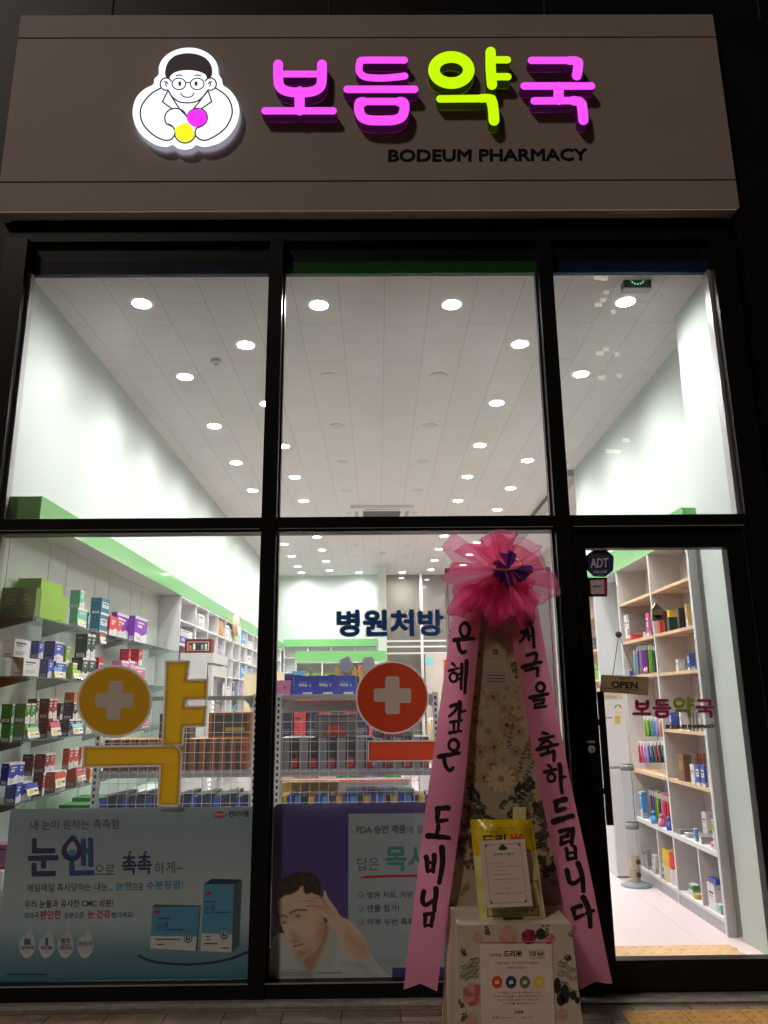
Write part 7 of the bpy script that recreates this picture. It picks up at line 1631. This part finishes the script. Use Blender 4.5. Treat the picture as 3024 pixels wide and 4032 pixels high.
tb('이 쌀은 보내는 분의 뜻에 따라 현재까지', (642, 1287), (960, 1285), 1266, 'ink_brown'); tb('저희에 기부됩니다', (728, 1320), (876, 1318), 1300, 'ink_brown')
for x, cc in ((658, 'vinyl_red'), (760, 'p_swoosh'), (860, 'fern'), (962, 'tag_yellow')):
    M.face([PB(x + 39 * math.cos(j * .2618), 1414 + 46 * math.sin(j * .2618), 9) for j in range(24)], cc); M.face([PB(x - 16, 1405, 10), PB(x + 14, 1400, 10), PB(x + 16, 1425, 10), PB(x - 12, 1430, 10)], 'paper')
for j, (x0, x1) in enumerate(((662, 970), (632, 1000), (668, 966), (700, 940))): tb(('이 화환은 기부 쌀 화환으로 드림', '보내주신 마음을 소중히 전달하겠습니다', '받으신 쌀은 원하시는 곳에 기부', '기부처를 알려드립니다')[j], (x0, 1500 + j * 26), (x1, 1498 + j * 26), 1484 + j * 26, 'ink_brown')
tb('드리米', (785, 1646), (852, 1643), 1620, 'ink_dark', .03); tb('농협 ▭▭▭▭', (622, 1680), (785, 1678), 1660, 'ink_brown', .01); tb('1566-1234', (832, 1680), (920, 1678), 1664, 'ink_brown'); 
wsub(M, 'print', body)
# clear wrap lying around the bag on the box top
# rice bag
BYb = aZ(*ZW(760, 955), BZ).y
f3 = lambda x, y, dy=0: aY(*ZW(x, y), BYb + dy)
bag_ = thing('rice_bag', 'yellow and pale green rice bag standing on the flower printed box', 'rice bag', tuple(f3(770, 962)))
TL, TR, BR, BL = f3(462, 232), f3(912, 232), f3(1012, 962), f3(528, 966)
def bagp(u, v, s): # u 0..1 across, v 0..1 from the top
    p = (TL * (1 - u) + TR * u) * (1 - v) + (BL * (1 - u) + BR * u) * v
    bul = (max(0, 4 * u * (1 - u)) ** .55) * (math.sin(math.pi * min(1, .08 + v * .80)) ** .7 if v > .04 else .15)
    wob = .008 * math.sin(u * 13 + v * 7) * (1 - v) + .005 * math.sin(v * 21 + u * 5) + .003 * math.sin(u * 31 - v * 17)
    return p + Vector((0, s * (.062 * bul) + wob * (0.5 + .5 * bul), 0)) 
M = MB(); N = 22
for s in (-1, 1):
    vs_ = [bagp(i / N, j / N, s) for j in range(N + 1) for i in range(N + 1)]
    for j in range(N):
        for i in range(N):
            a_ = j * (N + 1) + i; u, v = (i + .5) / N, (j + .5) / N
            mm = 'bag_yellow' if v < .36 - .05 * u else ('bag_cream' if u > .72 and v > .3 else 'bag_green')
            M.mesh([vs_[a_], vs_[a_ + 1], vs_[a_ + N + 2], vs_[a_ + N + 1]], [(0, 1, 2, 3)], mm, True)
# weld the sheet so that it shades smoothly
body = wpart(M, 'film', bag_)
import bmesh
bmh = bmesh.new(); bmh.from_mesh(body.data); bmesh.ops.remove_doubles(bmh, verts=bmh.verts, dist=.0002); bmh.to_mesh(body.data); bmh.free()
M = MB(); dyb = -.078
def tg(body_, bl, br, top, m, bold=0, dy=dyb):
    if bold >= .04: h_ = (f3(*bl, dy) - f3(bl[0], top, dy)).length; return M.heavy(body_, f3(*bl, dy), f3(*br, dy), f3(bl[0], top, dy), m, h_ * bold * .7)
    M.text(body_, f3(*bl, dy), f3(*br, dy), f3(bl[0], top, dy), m, bold)
tg('드리', (548, 425), (722, 422), 342, 'ink_dark', .05, -.071); tg('米', (742, 425), (850, 420), 335, 'ink_red', .07, -.071); tg('이웃을 위한 쌀', (580, 332), (662, 330), 315, 'ink_dark', .01, -.068); tg('따뜻한 마음을 전하는 기부화환', (612, 308), (780, 304), 290, 'ink_dark', .0, -.066)
tg('10 kg', (893, 695), (956, 692), 672, 'ink_dark', .03, -.056)
for pts in (((592, 872), (962, 862)), ((962, 862), (960, 928)), ((960, 928), (590, 936)), ((590, 936), (592, 872))): M.face([f3(*q, -.073) for q in stroke_outline(pts, 7, 4)], 'ink_dark')
tg('드리米', (620, 920), (740, 916), 888, 'ink_dark', .05, -.0735); tg('기부화환 쌀', (770, 910), (930, 906), 886, 'ink_green', .03, -.0735)
M.face([f3(x, y, -.066) for x, y in ((702, 940), (846, 938), (846, 962), (702, 965))], 'ink_dark')
wsub(M, 'print', body)
M = MB(); M.prism([f3(x, y, -.010) for x, y in ((772, 142), (868, 146), (866, 236), (776, 234))], (0, .002, 0), 'bag_green', back=True); wpart(M, 'tag', bag_)
ct = thing('certificate', 'pale pink donation certificate sheet with a thin frame leaning on the rice bag', 'paper', tuple(f3(742, 870, -.08)))
M = MB(); cy_ = -.082; M.prism([f3(x, y, cy_) for x, y in ((528, 388), (860, 376), (917, 862), (575, 876))], (0, .0012, 0), 'paper', back=True); sh = wpart(M, 'sheet', ct)
M = MB(); cq = lambda u, v, k=1: (f3(528, 388, cy_) * (1 - u) + f3(860, 376, cy_) * u) * (1 - v) + (f3(575, 876, cy_) * (1 - u) + f3(917, 862, cy_) * u) * v + Vector((0, -.0006 * k, 0))
def cl(u0, v0, u1, v1, w=.004): M.face([cq(u0, v0), cq(u1, v0), cq(u1, v1), cq(u0, v1)], 'ink_brown')
for u0, v0, u1, v1 in ((.11, .06, .89, .066), (.11, .934, .89, .94), (.11, .06, .117, .94), (.883, .06, .89, .94)): cl(u0, v0, u1, v1)
for u, v in ((.11, .06), (.89, .06), (.11, .94), (.89, .94)):
    su, sv = (1 if u < .5 else -1), (1 if v < .5 else -1); M.face([cq(u, v, 1.6), cq(u + .08 * su, v, 1.6), cq(u, v + .055 * sv, 1.6)], 'ink_brown')
M.face([cq(.5 + .10 * math.cos(q * .4) * (1 + .15 * math.cos(q * 2)), .125 + .032 * math.sin(q * .4), 1.2) for q in range(16)], 'ink_green'); M.face([cq(.5 + .05 * math.cos(q * .4), .098 + .03 * math.sin(q * .4), 1.6) for q in range(16)], 'ink_green')
def ctx(body_, u0, u1, v0, v1, m='ink_brown', b=.0): M.text(body_, cq(u0, v1), cq(u1, v1), cq(u0, v0), m, b)
ctx('드리미 기증서', .28, .72, .195, .235, 'ink_dark', .01); ctx('1. 받는 분 보듬약국', .16, .5, .335, .355); ctx('2. 주 소 서울시 종로구 상도로 보듬약국', .16, .84, .39, .41); ctx('3. 기증 품목 쌀 10kg', .18, .5, .45, .47); ctx('4. 기증 날짜 2024년 9월', .16, .6, .505, .525)
ctx('위의 물품을 이웃 돕기 기부에 기증합니다', .22, .82, .58, .60); ctx('감사합니다', .42, .60, .63, .65); ctx('드리미 화환', .40, .62, .715, .735); ctx('기부화환 대표 드리米 ▩', .20, .80, .785, .81)
wsub(M, 'print', sh)
